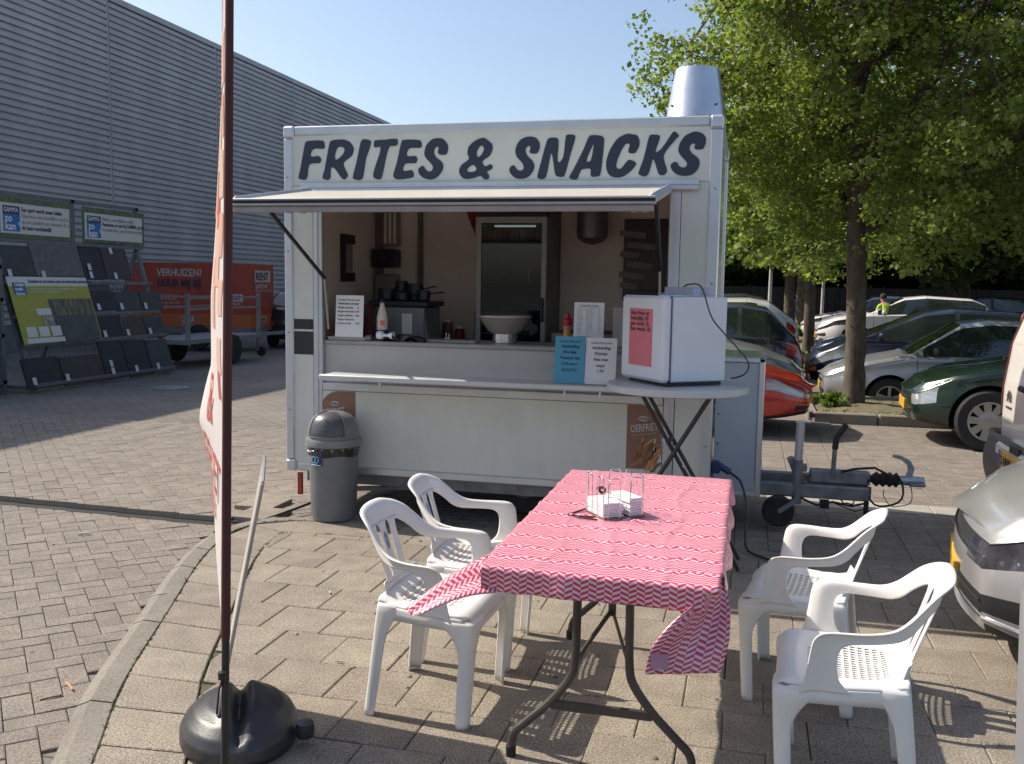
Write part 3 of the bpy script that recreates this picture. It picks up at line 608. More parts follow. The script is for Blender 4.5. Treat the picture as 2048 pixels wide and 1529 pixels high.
m=M(); m.lathe([(0,-.03),(.055,-.032),(.095,-.035),(.105,-.02),(.107,0),(.105,.02),(.095,.035),(.055,.032),(0,.03)],(.25,6.50,.107),24,axis='y'); jw=tp(m,'jockey_wheel',rubber)
m=M(); m.bar((.37,6.53,.2),(.25,6.53,.107),.03,.02); m.bar((.37,6.47,.2),(.25,6.47,.107),.012,.03);m.bar((.37,6.55,.2),(.37,6.46,.2),.03,.03); m.build('wheel_fork',alu_dark,jw,off=TB)
m=M()
def loop(c,r,a0,a1,y,th=.007): m.tube([(c[0]+r*math.cos(R(a0+(a1-a0)*k/16)),y+.03*math.sin(k),c[1]+r*1.05*math.sin(R(a0+(a1-a0)*k/16))) for k in range(17)],th,6)
loop((.93,.28),.115,150,420,6.6); loop((1.02,.25),.09,170,400,6.64,.003); loop((.70,.22),.05,180,360,6.58,.005)
m.tube([(.65,6.6,.38),(.74,6.58,.41),(.86,6.6,.42),(.96,6.62,.37)],.009,6); m.tube([(.4,6.57,.19),(.5,6.56,.15),(.6,6.56,.18),(.72,6.56,.16),(.83,6.56,.19)],.008,6); m.bb(.52,.58,6.56,6.58,.13,.19); m.bb(.8,.83,6.56,6.58,.10,.2); m.tube([(.6,6.6,.17),(.75,6.58,.12),(.83,6.6,.15)],.004,6)
tp(m,'drawbar_cables',rubber)
# plug and feed cable at the right post
m=M(); m.bb(-.19,-.13,6.05,6.11,.42,.5,ch=.01); m.tube([(-.14,6.08,.47),(-.07,6.08,.43)],.022,10); tp(m,'power_inlet',mat('inlet_blue',(.02,.035,.13),rough=.4))
cb=M(); cb.tube(cr([(-.07,6.08,.43),(0,6.02,.38),(.04,5.95,.25),(.04,5.85,.1),(.06,5.75,.02),(.2,5.6,.012),(.3,5.4,.012)],6),.008,6); o=cb.build('power_cable',black,smooth=40); tag(o,'black power cable hanging from the trailer inlet behind the checked table','cable')
# ================================================================== things in and on the trailer
def at(name,label,cat,loc,rz=0,group=None): return thing(name,label,cat,loc,rz,group)
# tall display fridge
fx0,fx1,fy,fz0,fz1=-2.015,-1.475,6.95,.37,2.10
t=at('drinks_fridge','tall glass-door drinks fridge at the back of the snack trailer','fridge',((fx0+fx1)/2,7.2,fz0))
o3=tuple(t.location)
fm=mat('fridge_casing_grey',(.34,.31,.29),rough=.4,var=.05); fin=mat('fridge_inside',(.17,.19,.19),rough=.5)
m=M(); m.bb(fx0,fx0+.03,fy+.04,7.48,fz0,fz1+.1); m.bb(fx1-.03,fx1,fy+.04,7.48,fz0,fz1+.1); m.bb(fx0,fx1,7.46,7.5,fz0,fz1+.1,); m.build('cabinet',fin,t,off=o3)
m=M(); m.bb(fx0-.01,fx1+.01,fy+.0,fy+.05,fz1,fz1+.12,ch=.004); m.build('header_panel',mat('header_black',(.012,.014,.03),rough=.3),t,off=o3)
m=M()
m.bb(fx0,fx0+.035,fy,fy+.035,fz0,fz1); m.bb(fx1-.035,fx1,fy,fy+.035,fz0,fz1); m.bb(fx0+.035,fx1-.035,fy,fy+.035,fz1-.045,fz1); m.bb(fx0+.035,fx1-.035,fy,fy+.035,fz0,fz0+.1); d=m.build('door_frame',fm,t,off=o3)
m=M(); m.bb(fx0+.035,fx1-.035,fy+.012,fy+.018,fz0+.1,fz1-.045); m.build('glass_pane',glassmat('fridge_glass',(.6,.64,.64)),d,off=o3)
m=M(); m.bb(fx1-.04,fx1-.012,fy-.025,fy-.002,1.32,1.50,ch=.006); m.build('handle',black,d,off=o3)
for z in(1.92,1.62,1.38,1.2):
    m=M(); m.bb(fx0+.035,fx1-.035,fy+.06,7.44,z-.006,z); m.build('shelf',alu_dark,t,off=o3)
lm=bpy.data.materials.new('fridge_tube'); lm.use_nodes=True; b=lm.node_tree.nodes['Principled BSDF']; b.inputs['Emission Color'].default_value=(.9,1,.95,1); b.inputs['Emission Strength'].default_value=.35; b.inputs['Base Color'].default_value=(.6,.62,.6,1)
m=M(); m.tube([(fx0+.12,fy+.07,fz1-.065),(fx1-.1,fy+.07,fz1-.065)],.008,8); m.build('light_tube',lm,t,off=o3)
canc=[('red',(.45,.03,.02)),('orange',(.5,.13,.02)),('silver',(.35,.33,.32)),('dark',(.05,.03,.04))]
cans=[0,1,1,3,0,2,2,0,3,0]
cm={k:mat('can_'+k,c,rough=.3,metal=.4,var=.1) for k,c in canc}
for i,c in enumerate(cans):
    nm,_=canc[c]; x=fx0+.065+i*.045
    m=M(); m.lathe([(0,0),(.018,0),(.02,.004),(.02,.075),(.017,.083),(0,.083)],(0,0,0),12); o=m.build('drink_can',cm[nm],loc=(x,fy+.10,1.921))
    tag(o,f'{nm} drink can on the top shelf of the glass-door fridge','can','drink cans on the top fridge shelf')
    o['label']=['red drink can at the hinge end of the fridge shelf','first orange drink can on the fridge top shelf','second orange drink can beside the first in the fridge','dark drink can between the orange and red cans in the fridge','red drink can left of the silver pair in the fridge','first silver drink can in the middle of the fridge shelf','second silver drink can beside the other silver one','red drink can just right of the silver pair','dark drink can near the handle side of the fridge shelf','red drink can at the handle end of the fridge shelf'][i]
tubm=mat('plastic_tub_blue',(.02,.03,.10),rough=.4)
for i,(x,z,w,h,mm_) in enumerate(((-1.9,1.62,.13,.05,tubm),(-1.7,1.62,.16,.06,tubm),(-1.88,1.2,.2,.09,black),(-1.66,1.2,.12,.12,black))):
    m=M(); m.bb(-w/2,w/2,-.06,.06,0,h,ch=.008); m.bb(-w/2-.005,w/2+.005,-.065,.065,h,h+.008); o=m.build('food_tub',mm_,loc=(x,7.12,z)); tag(o,['small blue food tub on the middle fridge shelf, hinge side','wider blue food tub on the middle fridge shelf','wide black food tub on the lower fridge shelf','tall black food tub on the lower fridge shelf'][i],'tub')
m=M(); m.lathe([(0,0),(.012,0),(.012,.07),(.005,.09),(.005,.10),(0,.10)],(0,0,0),10); o=m.build('glass_bottle',mat('bottle_clear',(.4,.4,.45),rough=.15),loc=(-1.62,7.02,1.62)); tag(o,'slim pale bottle on the middle shelf of the fridge','bottle')
# red cloth
clothm=mat('red_cloth',(.16,.02,.035),rough=.9,var=.2,scale=20)
m=M(); m.grid(lambda u,v:(-2.14+.10*u-(.0 if v<.3 else 0)+.055*v*(1-u)-.0,6.98+.02*math.sin(6*u+3*v),2.19-.24*v*(.35+.65*u)),8,10); o=m.build('red_cloth',clothm); o.modifiers.new('s','SOLIDIFY').thickness=.004; tag(o,'dark red cloth hanging from the top corner of the fridge','cloth')
# water heater
t=at('water_boiler','round-bottomed metal water boiler hung high on the trailer back wall','boiler',(-1.19,7.3,1.93))
m=M(); m.lathe([(0,-.02),(.03,-.015),(.08,.0),(.112,.03),(.12,.07),(.12,.5),(.1,.53),(0,.54)],(0,0,0),28); m.build('tank',mat('boiler_metal',(.16,.145,.14),rough=.35,metal=.4,var=.1),t)
m=M(); m.bar((0,.10,.1),(0,.20,.1),.1,.02); m.bar((0,.10,.4),(0,.20,.4),.1,.02); m.build('bracket',alu_dark,t)
# towel dispensers etc on back wall
def boxthing(name,label,cat,c,d,mt,ch=.006,extra=None):
    m=M(); m.box((0,0,d[2]/2),d,ch=ch); 
    if extra: extra(m)
    o=m.build(name,mt,loc=c); return tag(o,label,cat)
grym=mat('dim_white_plastic',(.26,.24,.23),rough=.5); darkm=mat('dark_navy_plastic',(.012,.014,.03),rough=.4)
t=at('extractor_panel','pale ribbed panel above the black speaker on the back wall','panel',(-2.94,7.5,1.9)); m=M(); m.bb(-.1,.1,-.02,.02,0,.29,ch=.004)
m.build('panel',grym,t)
for k in range(4):
    m=M(); m.bb(-.07+k*.04,-.05+k*.04,-.028,-.018,.02,.27); m.build('rib',lining,t)
t=at('wall_speaker','black square speaker under the ribbed panel in the trailer','speaker',(-2.93,7.42,1.72)); m=M(); m.box((0,0,.075),(.20,.16,.15),ch=.008); m.build('housing',darkm,t); m=M(); m.lathe([(0,0),(.05,0),(.055,-.008),(.06,0)],(0,-.082,.075),20,axis='y'); m.build('speaker_cone',black,t)
t=at('towel_dispenser','off-white paper towel dispenser under the black wall speaker','dispenser',(-2.93,7.45,1.42)); m=M(); m.box((0,0,.12),(.2,.12,.25),ch=.02); m.build('case',grym,t); m=M(); m.bb(-.07,.07,-.066,-.058,.0,.03); m.build('slot',darkshelf,t)
for i,(x,z,h) in enumerate(((-3.0,1.5,.05),(-2.74,1.53,.04),(-2.72,1.44,.1))):
    m=M(); m.box((0,0,h/2),(.06,.05,h),ch=.008); m.tube([(0,0,0),(.01,0,-.04),(.03,0,-.1)],.005,6); o=m.build('wall_socket',black,loc=(x,7.49,z)); tag(o,['dark plug socket with cable left of the towel dispenser','small dark socket right of the towel dispenser','long dark plug hanging below the small socket'][i],'socket')
# frame on the left wall
t=at('wall_holder','dark C-shaped holder with papers on the trailer left wall','holder',(-3.045,6.88,1.6))
m=M(); m.bb(0,.02,-.12,-.06,0,.36); m.bb(0,.02,-.06,.12,.29,.36); m.bb(0,.02,-.06,.12,0,.07); m.build('frame',mat('holder_maroon_black',(.03,.012,.02),rough=.5),t)
m=M(); m.bb(0,.006,-.055,.10,.075,.285); m.build('sheet',grym,t)
# grill machine
t=at('griddle','grey steel griddle with dark clutter on top, left on the worktop','grill',(-2.5,6.75,1.131))
gm=mat('griddle_steel',(.24,.255,.26),rough=.35,metal=.5,var=.08)
m=M(); m.bb(-.22,.2,-.18,.2,0.0,.29,ch=.01); m.prism([(.2,.0),(.26,.0),(.215,.1),(.2,.2)],lambda a,b,t_:(a,-.15+t_,b),0,.3); m.build('housing',gm,t)
m=M(); m.bb(-.23,.23,-.2,.2,.292,.33,ch=.006); m.build('hotplate',black,t)
m=M(); m.bb(.03,.11,-.186,-.182,.09,.24); m.build('notice',paper,t)
m=M(); m.lathe([(0,-.02),(.018,-.02),(.02,0)],(-.14,-.18,.06),12,axis='y'); m.lathe([(0,-.02),(.018,-.02),(.02,0)],(-.06,-.18,.06),12,axis='y'); m.build('knob',black,t)
m=M(); m.bb(-.06,.16,-.20,-.182,.0,.05); m.build('drip_tray',alu_dark,t)
for i,(dx,dy,r_,h,mt_) in enumerate(((-.16,0,.07,.09,black),(-.02,-.05,.055,.06,black),(.05,.05,.06,.13,black),(.14,-.02,.05,.08,darkm),(-.08,.1,.05,.15,black))):
    m=M(); m.lathe([(0,0),(r_*.85,0),(r_,.01),(r_,h*.8),(r_*.93,h),(r_*.88,h*.8),(r_*.8,.012),(0,.012)],(0,0,0),18); m.tube([(r_,0,h*.7),(r_+.03,0,h*.72),(r_+.11,-.02,h*.85)],.006,6)
    o=m.build('pan',mt_,loc=(-2.5+dx,6.75+dy,1.462)); tag(o,['low black pan at the left end of the griddle','shallow black pan at the front of the griddle','tall black pot at the middle back of the griddle','dark blue-black pan at the right end of the griddle','tallest black pot behind on the griddle'][i],'pan','pans on the griddle')
# counter-top items
def bottle(name,label,prof,loc,mt): 
    t=thing(name,label,'bottle',loc); return t
t=thing('sauce_bottle','cream plastic sauce bottle with blue base and dark cap on the counter','bottle',(-2.45,6.13,1.196))
m=M(); m.lathe([(0,0),(.036,0),(.038,.006),(.038,.075)],(0,0,0),24); m.build('base_band',mat('bottle_blue',(.02,.03,.16),rough=.35),t)
m=M(); m.lathe([(.038,.0752),(.038,.15),(.036,.17),(.027,.205),(.018,.235),(.015,.255),(.015,.26),(0,.26)],(0,0,0),24); m.build('bottle_body',mat('bottle_cream',(.62,.53,.45),rough=.35,var=.04),t)
m=M(); m.lathe([(.0,.26),(.017,.26),(.017,.272),(.009,.285),(0,.286)],(0,0,0),16); m.build('cap',mat('cap_navy',(.02,.015,.06),rough=.3),t)
m=M(); m.lathe([(.0385,.105),(.0388,.14)],(0,0,0),8,a0=R(-90),a1=R(-40)); m.build('logo_patch',mat('salmon_logo',(.6,.17,.12),rough=.5),t)
t=thing('ketchup_bottle','yellow-orange squeeze bottle with big red cap behind the blue notice','bottle',(-1.15,6.13,1.196))
m=M(); m.lathe([(0,0),(.024,0),(.027,.006),(.027,.08),(.025,.105),(.022,.115)],(0,0,0),20); m.build('bottle_body',mat('mustard_orange',(.55,.22,.03),rough=.4,var=.15,scale=30),t)
m=M(); m.lathe([(.022,.115),(.026,.12),(.026,.135),(.022,.138)],(0,0,0),20); m.build('collar',mat('pink_collar',(.5,.2,.22),rough=.5),t)
m=M(); m.lathe([(.024,.138),(.032,.142),(.032,.178),(.022,.188),(.018,.215),(.013,.22),(0,.22)],(0,0,0),20); m.build('cap',mat('cap_red',(.33,.01,.02),rough=.35),t)
t=thing('white_bucket','white plastic bucket behind the left menu sheet on the counter','bucket',(-2.76,6.27,1.196))
m=M(); m.lathe([(0,0),(.07,0),(.082,.15),(.087,.152),(.087,.162),(.08,.162),(.068,.006),(0,.006)],(0,0,0),26); m.build('pail',white_plastic,t); m=M(); m.tube([(.085*math.cos(R(a)),-.085*abs(math.sin(R(a)))*1.0,.15-.06*math.sin(R(a))) for a in range(0,181,15)],.003,6); m.build('handle',alu,t)
t=thing('red_carton','dark red carton standing behind the white bucket','box',(-2.72,6.45,1.196)); m=M(); m.box((0,0,.12),(.12,.1,.24),ch=.003); m.build('carton_body',mat('carton_dark_red',(.14,.03,.025),rough=.6,var=.2),t); m=M(); m.bb(-.061,.061,-.052,-.0505,.15,.2); m.build('carton_band',mat('carton_green',(.04,.07,.05),rough=.6),t)
# tray + tongs + cup tool
m=M(); m.bb(-.14,.14,-.05,.05,0,.018,ch=.004); m.bb(-.145,.145,-.055,.055,.018,.022); o=m.build('serving_tray',mat('tray_pale',(.45,.45,.44),rough=.35),loc=(-2.68,6.10,1.196)); tag(o,'flat pale tray under the left menu sheet on the counter','tray')
t=thing('white_funnel','white double-ended plastic cup lying on black wrapping by the griddle','cup',(-2.40,6.07,1.235),R(-6))
m=M(); m.lathe([(.026,-.062),(.029,-.06),(.029,-.025),(.012,-.01),(.01,.01),(.022,.04),(.027,.058),(.024,.058),(.012,.03)],(0,0,0),20,axis='x'); m.build('cup_body',mat('cup_white',(.75,.74,.76),rough=.3),t)
m=M(); rr=random.Random(5)
m.grid(lambda u,v:(-2.42+.30*u,6.05+.12*v,1.2+.035*abs(math.sin(7*u+3*v))*math.sin(math.pi*u)+.012*math.sin(13*v+9*u)),18,8); o=m.build('black_bag',mat('black_foil',(.02,.02,.022),rough=.25)); o.modifiers.new('s','SOLIDIFY').thickness=.003; tag(o,'crumpled black plastic bag lying on the counter edge','bag')
t=thing('steel_roll','small cylinder lying at the end of the pale tray','roll',(-2.52,6.06,1.215)); m=M(); m.lathe([(0,-.02),(.02,-.02),(.02,.02),(0,.02)],(0,0,0),16,axis='x'); m.build('roll_body',mat('roll_brown',(.2,.15,.13),rough=.5),t)
# salting bowl
t=thing('fries_bowl','wide conical steel fries bowl on a round foot in the hatch','bowl',(-1.61,6.27,1.196))
m=M(); m.lathe([(.085,.065),(.115,.085),(.175,.175),(.183,.18),(.183,.187),(.176,.186),(.112,.095),(.08,.075),(0,.072)],(0,0,0),40); m.build('bowl_body',mat('dull_steel_bowl',(.5,.46,.43),rough=.38,metal=.6,var=.06),t)
m=M(); m.lathe([(0,0),(.082,0),(.085,.004),(.085,.064),(0,.066)],(0,0,0),36); m.build('foot_ring',steel,t)
# cutting board
m=M(); m.bb(-.2,.2,-.08,.08,0,.014,ch=.004); o=m.build('cutting_board',mat('board_offwhite',(.34,.32,.3),rough=.5,dirt=.3),loc=(-1.98,6.2,1.196)); tag(o,'flat off-white cutting board beside the fries bowl','board')
m=M(); m.tube([(0,0,.0),(0,0,.04)],.005,8); m.tube([(.02,0,.0),(.02,0,.035)],.005,8); m.bb(-.01,.03,-.01,.01,0,.006); o=m.build('tap_stub',steel,loc=(-2.05,6.33,1.21)); tag(o,'pair of short metal pins on the far edge of the cutting board','pin')
t=thing('steel_fryer','low steel fryer with basket handle on the worktop right of the fridge','fryer',(-1.15,6.95,1.131))
m=M(); m.bb(-.24,.24,-.18,.2,0,.12,ch=.008); m.build('housing',gm,t); m=M(); m.bb(-.2,.2,-.14,.16,.121,.13); m.build('oil_well',black,t); m=M(); m.tube([(-.05,-.05,.13),(-.05,-.2,.17),(-.05,-.3,.16)],.008,6); m.build('basket_handle',alu,t)
for i,(x,z,lb) in enumerate(((-2.32,1.131,'tall brown sauce jar on the worktop between griddle and fridge'),(-2.22,1.131,'short red sauce jar on the worktop beside the tall brown one'))):
    t=thing('sauce_jar',lb,'jar',(x,7.2,z)); m=M(); m.lathe([(0,0),(.04,0),(.042,.01),(.042,.14-.05*i),(.03,.16-.05*i)],(0,0,0),16); m.build('jar_body',mat('jar_glass_'+'ab'[i],((.16,.09,.05),(.25,.03,.02))[i],rough=.3),t); m=M(); m.lathe([(.032,.16-.05*i),(.032,.18-.05*i),(0,.18-.05*i)],(0,0,0),16); m.build('lid',paper,t)
# laths leaning by fridge
m=M(); m.bar((-2.06,6.98,1.13),(-2.03,7.1,1.62),.02,.008); o=m.build('wooden_lath',mat('pale_lath',(.3,.26,.22),rough=.7)); tag(o,'pale narrow lath leaning on the left side of the fridge','lath')
# notices
ink=print_black
def sheet(name,label,x,y,z,w,h,mt,lines,tilt=.08,rz=0):
    t=thing(name,label,'notice',(x,y,z),rz)
    up_=V((0,math.sin(tilt),math.cos(tilt))); 
    m=M(); m.add([(-w/2,0,0),(w/2,0,0),(w/2,up_.y*h,up_.z*h),(-w/2,up_.y*h,up_.z*h)],[(0,1,2,3)]); s_=m.build('paper_sheet',mt,t,smooth=0,recalc=False); s_.modifiers.new('s','SOLIDIFY').thickness=.0012
    n=up_.cross(V((1,0,0))).normalized()
    for tx,size,dy,al,dx,b in lines:
        p=V((dx if al!='CENTER' else 0,0,0))+up_*(h-dy); q=p+V((0,-.0022,0))
        text('lettering',tx,size,q,(1,0,0),up_,ink if mt is not bluep else navy,t,align=al,depth=.0002,bold=b)
    return t
bluep=mat('blue_paper',(.075,.31,.46),rough=.55,var=.03); pinkp=mat('pink_paper',(.62,.17,.20),rough=.7,var=.03)
hd=('Compact Friet & snacks',.0135,.03,'CENTER',0,.0001)
sheet('menu_sheet','white burger menu sheet standing at the left end of the counter',-2.655,6.03,1.22,.205,.285,paper,[('Compact Friet & snacks',.0165,.036,'LEFT',-.085,.0002),('Hamburgers uit plaat',.018,.062,'LEFT',-.085,.0004),('Burger speciaal      3,-',.018,.089,'LEFT',-.085,.0003),('Burger bacon/uien 3,40',.0165,.116,'LEFT',-.085,.0003),('Burger spek/uien   3,40',.0165,.143,'LEFT',-.085,.0003),('Burger champions',.0165,.170,'LEFT',-.085,.0002),('cheese en uien       3,80',.0165,.197,'LEFT',-.085,.0002)])
lst=[('friet',('1,50','mayonaise',',40')),('friet groot',('2,00','curry',',40')),('kroket',('1,50','satesaus',',60')),('frikandel',('1,40','speciaal',',70')),('kaassouffle',('1,60','broodje',',50')),('bamischijf',('1,60','cola',',1,40')),('nasischijf',('1,60','fanta','1,40')),('gehaktbal',('1,90','water','1,20')),('kipcorn',('1,70','koffie','1,20')),('berenhap',('2,50','thee','1,20')),('loempia',('3,00','sinas','1,40')),('hotdog',('2,00','',''))]
L=[('Compact Friet & snacks',.0125,.026,'CENTER',0,.0002)]
for i,(a_,(b_,c_,d_)) in enumerate(lst):
    yy=.042+i*.0145
    L+=[(a_,.0085,yy,'LEFT',-.075,0),(b_,.0085,yy,'LEFT',-.02,0),(c_,.0085,yy,'LEFT',.003,0),(d_,.0085,yy,'LEFT',.06,0)]
for i in range(4): L.append((('kipnuggets 6 stuks met saus','friet speciaal met stoofvlees','menu kipcorn friet en cola','gezinszak friet 4 personen')[i],.0085,.22+i*.0135,'LEFT',-.078,0))
sheet('price_sheet','white price list with small print propped above the blue notice',-.99,6.01,1.215,.195,.275,paper,L,rz=R(-1))
sheet('offer_sheet','blue offer notice reading Aanbieding Broodje on the outer shelf',-1.068,5.76,.990,.192,.295,bluep,[('Compact Friet & snacks',.0135,.035,'CENTER',0,.0002),('Aanbieding',.0255,.070,'CENTER',0,.0006),('Broodje',.0255,.106,'CENTER',0,.0006),('Twentse bal',.0255,.143,'CENTER',0,.0006),('2.50 euro',.0255,.18,'CENTER',0,.0004),('Alleen op dinsdag en\ndonderdag tot 17 uur',.0115,.208,'CENTER',0,.0002)],tilt=.2)
sheet('offer_sheet','white offer notice reading Aanbieding Kleintje beside the blue one',-.872,5.765,.990,.192,.29,paper,[('Compact Friet & snacks',.0135,.035,'CENTER',0,.0002),('Aanbieding',.0255,.070,'CENTER',0,.0004),('Kleintje',.0255,.106,'CENTER',0,.0004),('friet met',.0255,.143,'CENTER',0,.0004),('mayo',.0255,.18,'CENTER',0,.0003),('1.50',.0255,.214,'CENTER',0,.0003)],tilt=.2)
t=thing('storage_box','plain off-white box half hidden behind the small fridge','box',(-.80,6.25,1.196)); m=M(); m.box((0,0,.13),(.12,.12,.26),ch=.006); m.build('box_body',mat('box_cream',(.5,.46,.40),rough=.6),t)
# right wall menu board
t=thing('menu_board','dark red picture board with white price tags on the trailer end wall','board',(-.70,7.50,.98))
bm_r=mat('board_dark_red',(.055,.014,.018),rough=.35,var=.2,scale=4,c2=(.02,.02,.03))
m=M(); m.bb(-.27,.07,.0,.02,.50,1.14); m.build('board_panel',bm_r,t)
for i,(dx,z,w) in enumerate(((-.2,1.02,.2),(-.13,.93,.22),(-.22,.86,.15),(-.14,.78,.2),(-.2,.70,.2),(-.22,.62,.14))):
    m=M(); m.box((dx,-.005,z),(w,.006,.045),rot=Matrix.Rotation(R(6),3,'Y')); m.build('price_tag',mat('tag_dim',(.22,.19,.19),rough=.6),t)
t=thing('clip_lamp','black angled stand with pale triangular shade beside the small fridge','stand',(-.52,6.22,1.196))
m=M(); m.prism([(-.07,.36),(.09,.37),(.02,.26)],lambda a,b,t_:(a,-.01+t_,b),0,.02); m.build('shade',mat('shade_pale',(.42,.38,.38),rough=.5),t)
m=M(); m.tube([(-.16,0,.372),(.1,0,.38)],.006,6); m.tube([(-.075,-.015,.37),(.02,-.015,.25),(.10,-.015,.37)],.01,6); m.tube([(.02,0,.25),(.02,0,0)],.012,8); m.build('stand_frame',black,t)
# ---------------------------------------------------------------- bar table with small fridge
bt=thing('bar_table','high standing table with oval pale top and black crossed legs','table',(-.375,5.42,0))
tz=1.05
m=M(); rr_=[(0,tz-.042),(.385,tz-.042),(.398,tz-.036),(.40,tz-.006),(.394,tz),(0,tz+.001)]
m.lathe(rr_,(0,0,0),48); o=m.build('tabletop',mat('tabletop_pale',(.50,.51,.51),rough=.35,var=.05,bump=.02),bt)
blk=mat('table_black_steel',(.03,.024,.028),rough=.4,var=.1)
def leg(a,b,w,d_):
    m=M(); m.bar(a,b,w,d_,ch=.004,upv=(0,1,0)); m.build('leg',blk,bt)
leg((.21,-.09,tz-.03),(-.38,-.09,.01),.02,.06); leg((.21,.13,tz-.03),(-.38,.13,.01),.02,.05)
leg((-.21,-.06,tz-.03),(.38,-.06,.01),.02,.034); leg((-.21,.17,tz-.03),(.38,.17,.01),.02,.034)
m=M(); m.bar((-.03,-.06,.72),(-.03,.17,.72),.02,.012); m.bar((.21,-.1,1.0),(.21,.18,1.0),.03,.03); m.bar((-.21,-.1,1.0),(-.21,.2,1.0),.03,.03); m.build('cross_bar',blk,bt)
for x,z in((-.055,.74),(.06,.60)):
    m=M(); m.lathe([(0,-.004),(.008,-.003),(.008,.003)],(x,-.125,z),8,axis='y'); m.build('bolt',alu,bt)
t=thing('mini_fridge','small white fridge standing on the high oval table','fridge',(-.40,5.47,tz+.004),R(38))
fw_=mat('fridge_white',(.66,.68,.72),rough=.3,var=.02,coat=.2,bump=.02,bscale=30)
H_=.49
m=M(); m.bb(-.158,.20,-.215,.215,.022,H_,ch=.006); m.build('cabinet',fw_,t)
m=M(); m.bb(-.225,-.166,-.22,.22,.02,H_+.004,ch=.016); d=m.build('door',fw_,t)
m=M(); m.bb(-.165,-.159,-.208,.208,.024,H_-.002); m.build('door_gasket',mat('gasket_grey',(.16,.16,.18),rough=.6),t)
m=M(); m.bb(-.18,.19,-.19,.19,.0,.02); m.build('foot_plinth',black,t)
m=M(); m.bb(-.2275,-.2255,-.115,.125,.10,.42); nt_=m.build('pink_note',pinkp,t)
for k,(tx,zz) in enumerate((('Aan frites en',.385),('wekelijks 30',.355),('per week 10',.325),('Ben winde 18',.295))):
    text('note_lettering',tx,.034,(-.2285,.11,zz),(0,-1,0),(0,0,1),ink,t,sx=1.1,bold=.0004)
t2=thing('carton_box','flat grey-white carton lying on top of the small fridge','box',(-.34,5.59,tz+.502)); m=M(); m.bb(-.13,.12,-.08,.08,0,.045,ch=.003); m.build('carton_body',mat('carton_pale',(.42,.41,.44),rough=.7),t2); m=M(); m.bb(.03,.075,-.084,-.08,.0,.04); m.build('carton_label',mat('label_blue_white',(.45,.52,.62),rough=.6),t2)
m=M(); m.bb(-.06,.06,-.1,.1,0,.006,ch=.002); o=m.build('plastic_tray',mat('lid_white',(.62,.62,.66),rough=.4),loc=(-.41,5.35,tz+.4965)); tag(o,'thin white plastic tray lying on the front of the small fridge','lid')
cb=M(); cb.tube(cr([(-.36,5.50,1.60),(-.33,5.40,1.612),(-.27,5.30,1.612),(-.235,5.21,1.57),(-.19,5.22,1.44),(-.12,5.26,1.35),(-.04,5.33,1.26),(.015,5.42,1.18),(.0,5.5,1.115),(-.05,5.56,1.085),(-.08,5.66,1.07)],6),.0045,6); o=cb.build('fridge_cable',mat('cable_dark_grey',(.05,.05,.055),rough=.5)); tag(o,'thin dark cable looping over the small fridge and down its side','cable')
# ================================================================== plastic chairs
PL=[V(p) for p in((0,-.155),(.065,-.153),(.125,-.145),(.175,-.122),(.212,-.080),(.232,-.022),(.241,.04),(.245,.095),(.247,.16),(.248,.232))]
PLC=[V((p.x,p.y)) for p in cr([(p.x,p.y,0) for p in PL],8)]
cum=[0]
for i in range(1,len(PLC)): cum.append(cum[-1]+(PLC[i]-PLC[i-1]).length)
UT=cum[-1]; UA=UT-.118
def plan(u):
    s=1 if u>=0 else -1; u=min(abs(u),UT)
    for i in range(1,len(cum)):
        if cum[i]>=u: break
    t=(u-cum[i-1])/(cum[i]-cum[i-1]); p=PLC[i-1].lerp(PLC[i],t); return V((p.x*s,p.y))
def sm(a,b,x): t=max(0,min(1,(x-a)/(b-a))); return t*t*(3-2*t)
def US(u,z):
    p=plan(u); w=1-sm(.08,.27,abs(u)); k=max(0,z-.42)
    return V((p.x*(1+(1-w)*.06*k/.18+w*.16*k/.33), p.y-w*(.33*k), z))
bandU=[(0,.757),(.05,.754),(.09,.744),(.12,.733),(.148,.711),(.172,.676),(.198,.638),(.232,.613),(.29,.605),(UA-.07,.604),(UA-.035,.602),(UA-.012,.594),(UA+.002,.575),(UA+.008,.545),(UA+.014,.50),(UA+.022,.45),(UA+.034,.405)]
bandL=[(0,.668),(.05,.668),(.09,.664),(.12,.650),(.148,.622),(.172,.590),(.198,.573),(.232,.567),(.29,.564),(UA-.12,.563),(UA-.092,.559),(UA-.073,.549),(UA-.064,.532),(UA-.060,.51),(UA-.062,.475),(UA-.072,.44),(UA-.105,.405)]
bu=[(p.x,p.y) for p in cr([(a,b,0) for a,b in bandU],5)]; bl=[(p.x,p.y) for p in cr([(a,b,0) for a,b in bandL],5)]
def strip(m,A,B,n,lip=0):
    k=len(A); vs=[]
    for i in range(k):
        for j in range(n+1):
            t=j/n; u=A[i][0]*(1-t)+B[i][0]*t; z=A[i][1]*(1-t)+B[i][1]*t
            p=US(u,z)
            if lip:
                e=max(0,1-t*3.2); pl=plan(u); pl2=plan(u+.004 if u>0 else u-.004)
                nrm=V((pl.x,pl.y*1.1,0)); nrm.normalize(); p=p+nrm*(lip*(e**1.7))-V((0,0,.008*e**3))
                # shallow swelling of the sheet
                p=p+nrm*(-.004*math.sin(math.pi*t))
            vs.append(p)
    m.add(vs,[(i*(n+1)+j,(i+1)*(n+1)+j,(i+1)*(n+1)+j+1,i*(n+1)+j+1) for i in range(k-1) for j in range(n)])
def solid(o,t,bev=0):
    md=o.modifiers.new('thickness','SOLIDIFY'); md.thickness=t; md.offset=0
    return o
